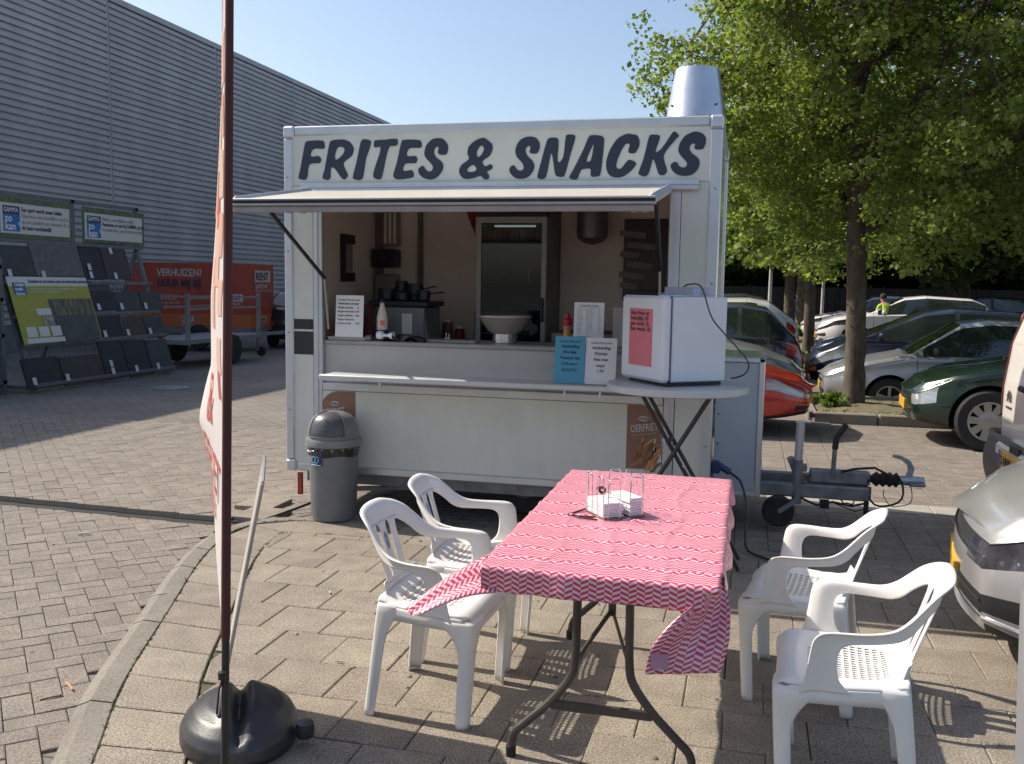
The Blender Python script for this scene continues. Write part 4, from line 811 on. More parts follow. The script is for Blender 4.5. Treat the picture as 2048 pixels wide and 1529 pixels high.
def make_chair():
    t=thing('plastic_chair','','chair',(0,0,0))
    m=M()
    A=[(-u,z) for u,z in bu][::-1]+bu[1:]; B=[(-u,z) for u,z in bl][::-1]+bl[1:]
    strip(m,A,B,10,lip=.015)
    o=m.build('back_band_and_arms',white_plastic,t,smooth=60,recalc=False); solid(o,.0045)
    m=M(); top_=.676; bot=.455
    for c,w0 in((0,.020),(-.074,.018),(.074,.018)):
        a=[];b=[]
        for i in range(15):
            k=i/14; z=top_-(top_-bot)*k; fl=.020*max(0,(k-.78)/.22)**2+.016*max(0,(.16-k)/.16)**2; cc=c*(1-.14*k)
            a.append((cc-w0-fl,z));b.append((cc+w0+fl,z))
        mm=M(); strip(mm,a,b,4); m.add([v+V((0,.002,0)) for v in map(V,mm.v)],mm.f)
    a=[];b=[]
    for i in range(25):
        k=i/24*2-1; a.append((k*.150,.470+.010*abs(k)**3)); b.append((k*.168,.408))
    strip(m,a,b,5)
    o=m.build('backrest',white_plastic,t,smooth=60,recalc=False); solid(o,.0045)
    m=M()
    mm=M(); n_=14
    pts=[US(.012*math.cos(6.283*q/n_),.600+.034*math.sin(6.283*q/n_))+V((0,.0052,0)) for q in range(n_)]
    m.add(pts,[tuple(range(n_))]); m.build('oval_sticker',mat('sticker_blue',(.20,.25,.42),rough=.3,var=.45,scale=60),t,smooth=0)
    p0=.0225; hole=.0150
    def half(y): return .196+.040*sm(-.16,.10,y)
    def seatz(x,y):
        w=half(y); q=min(1,abs(x)/w); z=.428-.020*(1-q**2.4)*sm(-.16,-.05,y)*(1-sm(.10,.2,y))
        z+=.012*sm(-.08,-.155,y)-.016*max(0,(q-.90)/.10)**2
        if y>.165: yy=min(1,(y-.165)/.062); z-=.052*(1-math.sqrt(max(0,1-yy*yy)))
        return z
    nx=9; xl=[-.262,-.255,-.248,-.238,-.225]
    for k in range(-nx,nx+1): xl+=[k*p0-hole/2,k*p0+hole/2]
    xl+=[.225,.238,.248,.255,.262]
    yl=[-.156,-.148,-.138]; k=0
    while -.128+k*p0<.155: yl+=[-.128+k*p0,-.128+k*p0+hole]; k+=1
    ne=len(yl); yl+=[.168,.180,.190,.199,.207,.214,.219,.223,.2255,.227]
    nxl=len(xl); vs=[];fs=[]
    for yv in yl:
        for xv in xl:
            w=half(yv)-.05*max(0,(yv-.17)/.057)**2*.6; xx=xv/.262*w
            if yv>.17: pass
            vs.append((xx,yv,seatz(xx,yv)))
    sc_x=.236/.262
    for j in range(len(yl)-1):
        for i in range(nxl-1):
            yc=(yl[j]+yl[j+1])/2; xc=(xl[i]+xl[i+1])/2
            if 5<=i<nxl-6 and (i-5)%2==0 and 3<=j<ne-1 and (j-3)%2==0 and ((xc/.178)**4+((yc-.005)/.125)**4<1): continue
            fs.append((j*nxl+i,j*nxl+i+1,(j+1)*nxl+i+1,(j+1)*nxl+i))
    m=M(); m.add(vs,fs)
    def skirt(pts,drop,cen=.045,out=None):
        n=len(pts); v2=[]
        for i,(x,y) in enumerate(pts):
            k=i/(n-1)*2-1; d=drop+cen*abs(k)**4; z0=seatz(x,y)
            v2+=[(x,y,z0),(x*1.004,y,z0-.010),(x*1.012,y,z0-.022),(x*1.012,y,.428-d)]
        m.add(v2,[(i*4+q,i*4+q+1,(i+1)*4+q+1,(i+1)*4+q) for i in range(n-1) for q in range(3)])
    for s in(-1,1): skirt([(s*half(-.155+.35*i/24),-.155+.35*i/24) for i in range(25)],.062,.02)
    skirt([(-.205+.41*i/20,.227) for i in range(21)],.075,.02)
    skirt([(-.19+.38*i/20,-.156) for i in range(21)],.045,.02)
    o=m.build('seat',white_plastic,t,smooth=45,recalc=False); solid(o,.004)
    for sx in(-1,1):
        for fr_ in(0,1):
            m=M(); vs=[];N=18; zt_=.388 if fr_ else .410
            rows=[(0,.016,.030),(0,.009,.012),(0,.003,.003)]+[(i/N,0,0) for i in range(N+1)]
            for k,up_2,ins in rows:
                z=zt_*(1-k)+up_2
                fl=(1-min(1,k/.34))**2
                if fr_: X=.2415-.010*k-ins*.5; Yc=.232-.026*k-ins; a=.046-.008*k+.075*fl-ins; b=.050-.014*k+.075*fl; r_=.018
                else: X=.205+.024*k-ins*.5; Yc=-.158-.042*k+ins; a=.048-.012*k+.05*fl; b=.044-.010*k+.05*fl; r_=.012
                dy=1 if fr_ else -1
                sec=[(X-.004,Yc-dy*(a+.004)),(X,Yc-dy*a),(X+.001,Yc-dy*(a+r_)/2),(X,Yc-dy*r_),(X-.3*r_,Yc-dy*.3*r_),(X-r_,Yc),(X-(b+r_)/2,Yc+dy*.002),(X-b,Yc),(X-b-.003,Yc-dy*.006)]
                vs+=[(sx*p,q,z) for p,q in sec]
            N=len(rows)-1
            L9=9
            m.add(vs,[(i*L9+j,(i+1)*L9+j,(i+1)*L9+j+1,i*L9+j+1) for i in range(N) for j in range(L9-1)])
            o=m.build('leg',white_plastic,t,smooth=60,recalc=False); solid(o,.005)
    return t
ch=make_chair()
spots=[(-1.115,3.355,-90-3,'white plastic armchair nearest the flag pole, left of the checked table'),(-1.12,3.885,-90+2,'white plastic armchair behind the front left one, nearer the trailer'),
 (.275,3.85,80.8,'white plastic armchair right of the table, the one nearer the trailer'),(.365,3.085,86.5,'white plastic armchair right of the table nearest to the viewer')]
for i,(x,y,a,lb) in enumerate(spots):
    o=ch if i==0 else copy_tree(ch)
    o.location=(x,y,.003); o.rotation_euler=(0,0,R(a)); o['label']=lb; o['group']='white plastic armchairs round the checked table'
# ================================================================== folding table with cloth
T0,T1,TX0,TX1,TZ=2.70,4.26,-.755,-.055,.745
tb=thing('folding_table','long folding table with bent grey tube legs under the red cloth','table',((TX0+TX1)/2,(T0+T1)/2,0)); TO=tuple(tb.location)
m=M(); m.bb(TX0+.004,TX1-.004,T0+.004,T1-.004,TZ-.035,TZ-.002,ch=.01); m.build('tabletop',white_plastic,tb,off=TO)
legm=mat('leg_grey_brown',(.075,.065,.06),rough=.45,metal=.3,var=.2)
cxm=-.42
for yl_,s in((2.99,1),(4.10,-1)):
    f=M()
    for sx in(-1,1):
        f.tube(cr([(cxm+sx*.085,yl_,TZ-.04),(cxm+sx*.087,yl_,.52),(cxm+sx*.09,yl_,.37),(cxm+sx*.105,yl_,.30),(cxm+sx*.17,yl_,.21),(cxm+sx*.25,yl_,.13),(cxm+sx*.295,yl_,.08),(cxm+sx*.305,yl_,.0)],5),.0145,10)
    f.build('leg_frame',legm,tb,off=TO)
    f=M(); f.bar((cxm-.17,yl_,.20),(cxm+.17,yl_,.20),.014,.034,ch=.004); f.build('cross_bar',legm,tb,off=TO)
    for sx in(-1,1):
        f=M(); f.lathe([(0,0),(.018,0),(.018,.035),(.0145,.04)],(cxm+sx*.305,yl_,0),12); f.build('foot_cap',rubber,tb,off=TO)
    f=M(); f.bar((cxm-.088,yl_,.36),(cxm,yl_+s*.22,.47),.006,.018); f.bar((cxm+.088,yl_,.36),(cxm,yl_+s*.22,.47),.006,.018); f.bar((cxm,yl_+s*.22,.47),(cxm+.01,yl_+s*.46,TZ-.04),.008,.02); f.lathe([(0,-.02),(.014,-.02),(.014,.02),(0,.02)],(cxm,yl_+s*.22,.47),10); f.build('brace',legm,tb,off=TO)
# cloth
def clothmat():
    m=bpy.data.materials.new('zigzag_cloth'); m.use_nodes=True; t=m.node_tree; n=t.nodes; l=t.links; b=n['Principled BSDF']; b.inputs['Roughness'].default_value=.33; b.inputs['Coat Weight'].default_value=.25; b.inputs['Coat Roughness'].default_value=.25
    uv=n.new('ShaderNodeUVMap'); uv.uv_map='UVMap'; s=n.new('ShaderNodeSeparateXYZ'); l.new(uv.outputs[0],s.inputs[0])
    def mth(op,a,b_=None,c=None):
        q=n.new('ShaderNodeMath'); q.operation=op
        for i,x in enumerate((a,b_,c)):
            if x is None: continue
            if isinstance(x,(int,float)): q.inputs[i].default_value=x
            else: l.new(x,q.inputs[i])
        return q.outputs[0]
    w,p=.0235,.0165
    tri=mth('PINGPONG',mth('DIVIDE',s.outputs[0],w),1.0)
    colf=mth('FRACT',mth('MULTIPLY',mth('FLOOR',mth('DIVIDE',s.outputs[0],w)),.5))
    v=mth('ADD',mth('DIVIDE',s.outputs[1],p),mth('MULTIPLY',tri,.62))
    v=mth('ADD',v,mth('MULTIPLY',colf,.9))
    st=mth('GREATER_THAN',mth('FRACT',v),.47)
    mx=n.new('ShaderNodeMix'); mx.data_type='RGBA'; mx.inputs[6].default_value=(.80,.52,.60,1); mx.inputs[7].default_value=(.56,.045,.085,1); l.new(st,mx.inputs[0]); l.new(mx.outputs[2],b.inputs['Base Color'])
    ns=n.new('ShaderNodeTexNoise'); ns.inputs['Scale'].default_value=14; ns.inputs['Detail'].default_value=4; ns.inputs['Distortion'].default_value=.6; tc=n.new('ShaderNodeTexCoord'); l.new(tc.outputs['Object'],ns.inputs['Vector'])
    bp=n.new('ShaderNodeBump'); bp.inputs['Strength'].default_value=.45; bp.inputs['Distance'].default_value=.006; l.new(ns.outputs[0],bp.inputs['Height']); l.new(bp.outputs[0],b.inputs['Normal']); return m
cm_=clothmat()
m=M()
DF=.085  # drop at the near end
folds=[T0+.10,T0+.22,T0+.36,T0+.52,T0+.69,T0+.87,T0+1.06,T0+1.26,T0+1.44]
from mathutils import noise as mn
def topz(x,y):
    z=TZ+.0035
    for k,fy_ in enumerate(folds):
        yy=fy_+.006*math.sin(x*37+k)+.012*(x-TX0)*(1 if k%2 else -1)
        z+=.0062*math.exp(-((y-yy)/.009)**2)-.0022*math.exp(-((y-yy-.02)/.012)**2)
    for k,fx in enumerate((TX0+.17,TX0+.35,TX0+.53)): z+=.0036*math.exp(-((x-fx-.02*math.sin(y*9+k))/.012)**2)*(.4+.6*math.sin(y*5+k*2)**2)
    z+=.0022*mn.noise(V((x*9,y*9,1)))+.0012*mn.noise(V((x*30,y*30,4)))
    return z
def unroll(d,r=.014):
    """distance past the table edge -> outward, down"""
    q=r*math.pi/2
    if d<=0: return d,0
    if d<q: a=d/r; return r*math.sin(a),r*(1-math.cos(a))
    return r,r+(d-q)
X_L,X_R=.05,.10
def cpt(x,y):
    """cloth coordinates (metres on the flat cloth) -> place"""
    ex=0;dz=0; xx=x;yy=y
    ox=0
    if x<TX0: o_,d_=unroll(TX0-x); xx=TX0-o_; dz+=d_; ox=-1
    if x>TX1: o_,d_=unroll(x-TX1); xx=TX1+o_; dz+=d_; ox=1
    if y<T0: o_,d_=unroll(T0-y); yy=T0-o_; dz=max(dz,d_) if ox else dz+d_
    if y>T1: o_,d_=unroll(y-T1); yy=T1+o_; dz=max(dz,d_) if ox else dz+d_
    z=topz(min(max(x,TX0),TX1),min(max(y,T0),T1))-dz
    k=min(1,dz/.06)
    if dz>0:
        if x>TX1: xx+=k*(.012*math.sin(y*14)+.008*math.sin(y*37+1))+.004
        elif x<TX0: xx+=k*(.008*math.sin(y*17))
        else: yy+=k*(.007*math.sin(x*16)+.004*math.sin(x*41))
    return V((xx,yy,z))
NX,NY=110,190
cx0,cx1,cy0,cy1=TX0-X_L,TX1+X_R,T0-DF,T1+.07
def fn(u,v):
    x=cx0+(cx1-cx0)*u; y=cy0+(cy1-cy0)*v
    if x>TX1:
        ylim=cy0
        x=TX1+(x-TX1)*(1.0+.25*math.sin(y*6))
    return cpt(x,y)
def fnuv(u,v): return (cx0+(cx1-cx0)*u,cy0+(cy1-cy0)*v)
def skipc(i,j):
    x=cx0+(cx1-cx0)*(i+.5)/NX; y=cy0+(cy1-cy0)*(j+.5)/NY
    return (x<TX0-.004 and y<T0+.10) or (x>TX1+.004 and y<T0+.13) or (x>TX1-.03 and y<T0-.03)
m.grid(fn,NX,NY,uvf=fnuv,skip=skipc)
def bil(P,ku=0,kv=0,n1=20,n2=20,uvs=None,warp=None):
    a,b,c,d=[V(p) for p in P]
    def f(u,v):
        p=(a*(1-u)+b*u)*(1-v)+(d*(1-u)+c*u)*v
        if warp: p=p+V(warp(u,v))
        return p
    m.grid(f,n1,n2,uvf=lambda u,v:(uvs[0]*u+uvs[2]*v,uvs[1]*v+uvs[3]*u))
# left corner: a narrow point of cloth lifted outwards by the wind
bil([(TX0-.002,T0+.15,TZ+.002),(TX0+.05,T0-.016,TZ-.078),(-.915,2.60,.605),(-.99,2.65,.598)],uvs=(.19,.25,.0,.0),warp=lambda u,v:(0,0,.016*math.sin(math.pi*v)+.008*math.sin(u*9)))
# right corner: long hanging flap twisted towards the viewer
bil([(TX1-.035,T0-.014,TZ-.03),(TX1+.016,T0+.16,TZ-.015),(-.035,2.74,.475),(-.245,2.62,.495)],n1=26,n2=34,uvs=(.20,.27,.0,.0),warp=lambda u,v:(.03*math.sin(math.pi*v)*(u-.2)-.035*math.sin(math.pi*v)*(1-u),-.03*math.sin(2*math.pi*u+1.2*v)*math.sin(math.pi*min(1,v*1.2)),-.0))
cl=m.build('tablecloth',cm_,smooth=60,recalc=False); sd=cl.modifiers.new('s','SOLIDIFY'); sd.thickness=.0012; sd.offset=0
tag(cl,'red and white zigzag plastic tablecloth with wind-lifted corners on the folding table','tablecloth')
m=M(); m.box((0,0,0),(.05,.001,.045)); o=m.build('cloth_sticker',mat('sticker_lilac',(.42,.22,.33),rough=.3),loc=(-.205,2.628,.535)); o.parent=cl
# napkin holder
nh=thing('napkin_holder','square chromed wire napkin holder on the checked tablecloth','holder',(-.455,3.455,TZ+.006),R(36)); nh_z=.0
m=M(); s_=.082
for q in range(4):
    a=R(90*q); ca,sa=math.cos(a),math.sin(a)
    for dx in(-.045,.045):
        pts=[(dx-.024,-s_,0),(dx-.024,-s_,.135),(dx-.02,-s_-.0,.148),(dx-.012,-s_-.002,.152),(dx+.012,-s_-.002,.152),(dx+.02,-s_,.148),(dx+.024,-s_,.135),(dx+.024,-s_,0)]
        m.tube([(x*ca-y*sa,x*sa+y*ca,z) for x,y,z in pts],.0019,6)
m.build('wire_loops',chromem,nh,smooth=60)
m=M()
for q in range(4):
    a=R(90*q); ca,sa=math.cos(a),math.sin(a); P=[(-s_,-s_,.004),(s_,-s_,.004)]; m.tube([(x*ca-y*sa,x*sa+y*ca,z) for x,y,z in P],.0028,6)
for k in range(-2,3): m.tube([(k*.03,-s_,.004),(k*.03,s_,.004)],.0018,5)
m.build('base_frame',mat('wire_brown_gold',(.25,.17,.11),rough=.35,metal=.7),nh)
nap=mat('napkin_white',(.80,.79,.80),rough=.9,var=.03,bump=.3,bscale=150)
def nstack(name,label,loc,rz,n,w,d,h0):
    t=thing(name,label,'napkins',loc,rz); rr=random.Random(n)
    for k in range(n):
        m=M(); z=k*.0068; m.bb(-w/2+rr.uniform(-.003,.003),w/2+rr.uniform(-.003,.003),-d/2+rr.uniform(-.003,.003),d/2+rr.uniform(-.003,.003),z,z+.0058,ch=.0026); m.build('napkin',nap,t)
    return t
nstack('napkin_stack','folded white napkins stacked in the left half of the wire holder',(-.487,3.437,TZ+.0105),R(36),8,.082,.135,0)
nstack('napkin_stack','higher folded white napkins stacked in the right half of the wire holder',(-.412,3.485,TZ+.0105),R(40),10,.060,.135,0)
ky=thing('black_clip','black round clip with a thin wire resting on the napkins','clip',(-.505,3.475,TZ+.077))
m=M(); m.lathe([(.006,-.004),(.013,-.005),(.015,0),(.013,.005),(.006,.004)],(0,0,.012),16,axis='y'); m.lathe([(0,-.003),(.008,-.003),(.008,.003),(0,.003)],(-.014,0,.018),10,axis='y'); m.build('clip_disc',black,ky)
m=M(); m.tube([(.01,0,.003),(.05,-.04,-.004),(.085,-.09,-.012),(.096,-.108,-.014)],.0016,5); m.lathe([(.005,-.001),(.008,-.001),(.008,.001),(.005,.001)],(.100,-.112,-.018),12,axis='y'); m.build('wire',alu,ky)
m=M(); m.tube(cr([(-.555,3.50,TZ+.012),(-.60,3.42,TZ+.009),(-.615,3.375,TZ+.009),(-.56,3.37,TZ+.009),(-.51,3.375,TZ+.009)],5),.0032,6); m.tube(cr([(-.60,3.385,TZ+.0095),(-.565,3.345,TZ+.0095),(-.50,3.335,TZ+.0095)],4),.003,6); o=m.build('black_strap',black); tag(o,'thin black strap lying beside the napkin holder on the cloth','strap')
# ================================================================== bin
bn=thing('waste_bin','grey plastic waste bin with domed swing lid in front of the trailer','bin',(-2.672,5.815,0))
gb=mat('bin_grey',(.165,.17,.18),rough=.45,var=.08,scale=8,bump=.12,bscale=300,dirt=.1,dirtc=(.2,.18,.16)); gl=mat('lid_grey',(.20,.205,.215),rough=.36,var=.06,bump=.08,bscale=300); gd=mat('flap_dark_grey',(.085,.085,.09),rough=.35,var=.1,bump=.06)
m=M(); m.lathe([(0,.004),(.14,.004),(.146,.012),(.147,.03),(.151,.04),(.166,.44),(.17,.50),(.166,.50),(.145,.02),(0,.018)],(0,0,0),48); m.build('bin_body',gb,bn)
m=M()
for k in range(49): pass
m.grid(lambda u,v:((.170+.0012*math.sin(17*u*6.283)+.001*math.sin(29*u*6.283+2))*math.cos(u*2*math.pi),(.170+.0012*math.sin(17*u*6.283)+.001*math.sin(29*u*6.283+2))*math.sin(u*2*math.pi),.445+.07*v+.006*math.sin(5*u*6.283)*(1-v)),96,5); o=m.build('bin_liner',mat('liner_brown_black',(.03,.022,.022),rough=.25,var=.3),bn)
m=M(); m.lathe([(.176,.505),(.186,.507),(.187,.516),(.187,.545),(.183,.556),(.172,.558)],(0,0,0),48); m.build('lid_rim',gl,bn)
m=M(); m.lathe([(.172,.557),(.171,.60),(.163,.64),(.145,.68),(.115,.708),(.075,.726),(.035,.733),(0,.735)],(0,0,0),48); dome=m.build('lid_dome',gl,bn)
m=M(); n1,n2=14,12
def fl(u,v):
    a=R(-128+88*u); q=v; r_=[(.1735,.572),(.1725,.60),(.1645,.641),(.1465,.6815),(.117,.7095),(.078,.7275),(.05,.733)]
    k=q*(len(r_)-1); i=min(int(k),len(r_)-2); f=k-i; rr2=r_[i][0]*(1-f)+r_[i+1][0]*f+.0035; z=r_[i][1]*(1-f)+r_[i+1][1]*f+.0025
    return (rr2*math.cos(a),rr2*math.sin(a),z)
m.grid(fl,n1,n2); o=m.build('swing_flap',gd,bn,smooth=60); o.modifiers.new('s','SOLIDIFY').thickness=.004
m=M()
def rib(u): m.tube([V(fl(u,v/10))*1.004 for v in range(11)],.0035,6)
rib(0);rib(1);m.tube([V(fl(u/14,0))*1.004 for u in range(15)],.0035,6); m.build('flap_frame',gl,bn,smooth=60)
m=M()
for z in(.612,.636,.66):
    m.tube([V(fl(.5+.05*math.cos(q*.8),(z-.575)/.17+.02*math.sin(q*.8)))*1.012 for q in range(8)],.002,5)
m.build('embossed_arrow',gd,bn)
# sticker on the body
m=M(); m.grid(lambda u,v:((.1715+.0)*math.cos(R(-122+30*u)),(.1715)*math.sin(R(-122+30*u)),.385+.10*v),10,2); s1=m.build('bin_sticker',mat('sticker_dark_blue',(.02,.05,.085),rough=.3),bn,smooth=60)
m=M()
for k in range(2):
    pts=[((.174)*math.cos(R(-114+9*k+5.2*math.cos(q*.52))),(.174)*math.sin(R(-114+9*k+5.2*math.cos(q*.52))),.425+.022*math.sin(q*.52+.4*k)) for q in range(13)]
    m.tube(pts,.0032,5)
m.tube([(.174*math.cos(R(-121+2.8*q)),.174*math.sin(R(-121+2.8*q)),.391) for q in range(11)],.003,5)
m.build('sticker_swirl',mat('sticker_light_blue',(.22,.42,.55),rough=.4),s1,smooth=60)
m=M(); m.tube([(.176*math.cos(R(-135+4*q)),.176*math.sin(R(-135+4*q)),.478-.006*math.sin(q*.9)) for q in range(7)],.006,6); m.build('liner_glint',mat('liner_shine',(.35,.32,.3),rough=.2),bn,smooth=60)  # shine on the dark liner, shaped as a pale tube
# ================================================================== flag banner and swivel board
fp=thing('beach_flag','tall feather banner on a dark red sleeved pole with red print','flag',(-1.385,2.28,0)); FO=tuple(fp.location)
sleeve=mat('sleeve_dark_red',(.085,.022,.020),rough=.75,var=.12,scale=18,stretch=(1,1,.2))
def px_(z): return -1.385+.050*(z-.2)/2.1
m=M(); m.tube([(px_(0),2.28,0),(px_(.63),2.28,.63)],.0108,12); m.build('pole',mat('pole_black',(.025,.022,.022),rough=.4),fp,off=FO)
m=M(); m.tube([(px_(.60),2.28,.60),(px_(.62),2.28,.62),(px_(1.5),2.28,1.5),(px_(2.6),2.28,2.6),(px_(3.4),2.31,3.4)],[.0115,.0130,.0125,.0105,.009],14); m.build('pole_sleeve',sleeve,fp,off=FO)
m=M(); m.tube([(px_(.5),2.268,.5),(px_(.5)-.012,2.266,.46),(px_(.5)-.02,2.264,.39)],.003,6); m.lathe([(0,-.012),(.011,-.01),(.011,.01),(0,.012)],(px_(.5),2.262,.505),10); m.build('tie_cord',black,fp,off=FO)
white_flag=bpy.data.materials.new('flag_white'); white_flag.use_nodes=True
def flagmat(nm,c,tr=.35):
    m=bpy.data.materials.new(nm); m.use_nodes=True; t=m.node_tree; n=t.nodes; l=t.links; n.clear(); o=n.new('ShaderNodeOutputMaterial'); d=n.new('ShaderNodeBsdfDiffuse'); q=n.new('ShaderNodeBsdfTranslucent'); x=n.new('ShaderNodeMixShader'); x.inputs[0].default_value=tr
    ns=n.new('ShaderNodeTexNoise'); ns.inputs['Scale'].default_value=12; tc=n.new('ShaderNodeTexCoord'); l.new(tc.outputs['Object'],ns.inputs['Vector']); mx=n.new('ShaderNodeMix'); mx.data_type='RGBA'; mx.inputs[6].default_value=(*[k*.92 for k in c],1); mx.inputs[7].default_value=(*[k*1.06 for k in c],1); l.new(ns.outputs[0],mx.inputs[0])
    l.new(mx.outputs[2],d.inputs[0]); l.new(mx.outputs[2],q.inputs[0]); l.new(d.outputs[0],x.inputs[1]); l.new(q.outputs[0],x.inputs[2]); l.new(x.outputs[0],o.inputs[0]); return m
fwm=flagmat('flag_cloth_white',(.78,.72,.68)); frm=flagmat('flag_print_red',(.58,.20,.16)); fom=flagmat('flag_print_orange',(.74,.46,.36))
bpy.data.materials.remove(white_flag)
FD=V((-.59,1.0,0)).normalized(); FN=V((-1.0,-.59,0)).normalized()
def flw(z):
    # cloth width away from the pole
    P=[(.66,.02),(.80,.18),(.95,.33),(1.05,.48),(1.3,.55),(1.8,.55),(2.2,.50),(2.6,.40),(3.2,.2)]
    for i in range(len(P)-1):
        if z<=P[i+1][0]: break
    f=(z-P[i][0])/(P[i+1][0]-P[i][0]); return max(.01,P[i][1]+(P[i+1][1]-P[i][1])*f)
def fpt(s,z,lift=0):
    """s metres out from the pole along the cloth"""
    w=flw(z); k=s/.55
    sway=.008*math.sin(math.pi*min(1,k))+.048*k*k*max(0,1-abs(z-1.16)/.17)+(.004*math.sin(z*5.1)+.004+.034*max(0,min(1,(2.15-z)/.6)))*k
    return V((px_(z),2.28,z))+FD*(s*.93)+FN*(sway+lift)
m=M(); m.grid(lambda u,v:fpt(flw(.66+2.6*v)*u,.66+2.6*v)+V((-.012,0,0)),12,90); m.build('flag_cloth',fwm,fp,off=FO,smooth=80,recalc=False)
def fprint(name,zs,mt_):
    for (s0,s1,z0,z1) in zs:
        m=M(); m.grid(lambda u,v:fpt((s0+(s1-s0)*u)*1.0+.02*math.sin(v*3+z0*9),z0+(z1-z0)*v,.0022)+V((-.0125,0,0)),6,6)
        m.build(name,mt_,fp,off=FO,smooth=80,recalc=False)
fpe=flagmat('flag_print_peach',(.76,.54,.45))
fprint('printed_fries',[(.04,.14,1.34,1.44),(.02,.12,1.50,1.60),(.10,.26,1.58,1.78),(.03,.16,1.82,1.95),(.12,.3,1.9,2.08),(.02,.2,2.12,2.26)],fpe)
fprint('printed_fries',[(.20,.30,1.46,1.66),(.03,.11,1.66,1.78),(.22,.36,1.78,1.92),(.02,.1,1.98,2.1),(.14,.34,2.18,2.4)],fom)
fprint('printed_fries',[(.05,.10,1.27,1.345),(.13,.20,1.74,1.83),(.28,.38,2.0,2.14)],frm)
def flet(tx,size,z,s,ang=0):
    o=text('flag_lettering',tx,size,(0,0,0),(1,0,0),(0,1,0),frm,None,depth=0,bold=.002)
    me=o.data
    for v in me.vertices:
        a,b=v.co.x,v.co.y; c_,s_2=math.cos(ang),math.sin(ang); a,b=a*c_-b*s_2,a*s_2+b*c_
        p=fpt(s-a,z+b,.003)+V((-.0125,0,0))-V(FO); v.co=p
    o.parent=fp
flet('FRIET',.17,1.02,.47,R(-8)); flet('Snacks',.10,.94,.44,R(-8)); flet('&',.22,1.18,.36); 
sb=thing('swivel_board','thin advertising board seen edge-on standing in a rounded black base','sign',(-1.66,2.86,0)); SO=tuple(sb.location)
bm2=mat('base_black_plastic',(.028,.029,.033),rough=.42,var=.2,scale=8,bump=.15,bscale=90,dirt=.35,dirtc=(.12,.11,.10))
BD=V((-.55,1,0)).normalized(); BN=V((1,.55,0)).normalized()
m=M()
prof2=[(0,.0),(.27,0),(.28,.02),(.278,.06),(.255,.092),(.21,.122),(.15,.142),(.09,.150),(.0,.152)]
def basept(u,v):
    k=v*(len(prof2)-1); i=min(int(k),len(prof2)-2); f=k-i; r_=prof2[i][0]*(1-f)+prof2[i+1][0]*f; z=prof2[i][1]*(1-f)+prof2[i+1][1]*f
    a=u*2*math.pi; lx,ly=r_*.72*math.cos(a),r_*.9*math.sin(a)
    g=math.exp(-(lx/.022)**2); z-=.035*g*sm(.05,.12,z)
    z+=.008*math.exp(-((abs(lx)-.04)/.022)**2)*sm(.08,.14,z)
    return V((-1.675,2.86,0))+BN*lx+BD*ly+V((0,0,z))
m.grid(basept,64,40); m.build('water_base',bm2,sb,off=SO,smooth=60)
m=M(); m.lathe([(0,0),(.03,0),(.033,.02),(.03,.05),(.0,.055)],(-1.43,2.87,.03),14); m.build('filler_cap',bm2,sb,off=SO)
m=M()
c0=V((-1.675,2.72,.14)); c1=V((-1.787,2.932,.14)); topv=V((.16,.03,.80))
def bq(a,b,s,t): return c0.lerp(c1,s)*1+topv*t
for off_,mtI in((0,0),):
    pts=[c0,c0+(c1-c0)*2.0,c0+(c1-c0)*2.0+topv,c0+topv]
    th=BN*.005
    m.add([p-th for p in pts]+[p+th for p in pts],[(0,1,2,3),(7,6,5,4),(0,1,5,4),(1,2,6,5),(2,3,7,6),(3,0,4,7)])
m.build('board_panel',mat('board_face',(.55,.50,.45),rough=.25,var=.08),sb,off=SO,smooth=0)
m=M()
for a,b in((pts[0],pts[3]),(pts[3],pts[2]),(pts[1],pts[2])): m.bar(a,b,.016,.012,ch=.003,upv=tuple(BN))
m.build('board_frame',mat('frame_clear_grey',(.40,.38,.36),rough=.3,metal=.3),sb,off=SO)
# ================================================================== cable ramp, litter, weeds
cr_=thing('cable_ramp','long black rubber cable ramp lying across the brick road','cable cover',(-5.5,5.62,-.03))
for k in range(16):
    xa=-3.32-k*.42; 
    ang=(5.65-5.57)/(-2.0); ya=5.575-(xa+3.3)*.04
    m=M(); 
    sec=[(-.075,0),(-.05,.022),(.05,.022),(.075,0)]
    m.prism(sec,lambda a,b,t_:(xa-.415+t_,ya+a,b-.028),0,.41)
    for q in range(20):
        for e in(-.05,-.025,0,.025,.05): m.box((xa-.405+q*.0205,ya+e,-.0045),(.008,.012,.005))
    m.build('ramp_segment',rubber,cr_,off=(-5.5,5.62,-.03),smooth=0)
m=M(); m.tube(cr([(-3.33,5.575,-.018),(-3.24,5.58,-.016),(-3.18,5.6,-.02),(-3.12,5.64,-.01),(-3.0,5.9,.02),(-2.9,6.2,.05)],5),.009,6); o=m.build('feed_cable',black); tag(o,'black cable leaving the end of the cable ramp toward the trailer','cable')
def litter(name,label,cat,p,q,r_,mt_,z=-.028):
    m=M(); m.tube([(*p,z+r_),((p[0]+q[0])/2,(p[1]+q[1])/2,z+r_*1.4),(*q,z+r_)],r_,6); o=m.build(name,mt_); tag(o,label,cat)
pw=mat('litter_white',(.6,.58,.55),rough=.6); pf=mat('litter_orange',(.55,.28,.10),rough=.6)
litter('drinking_stirrer','thin white stirrer lying on the road bricks','stirrer',(-3.27,3.36),(-3.17,3.33),.0025,pw)
litter('lost_fry','orange french fry lying against the kerb stone','french fry',(-2.60,3.12),(-2.53,3.07),.005,pf)
litter('wood_splinter','brown twig lying along the foot of the kerb','twig',(-2.59,2.96),(-2.54,3.02),.003,mat('twig_brown',(.12,.07,.05),rough=.9))
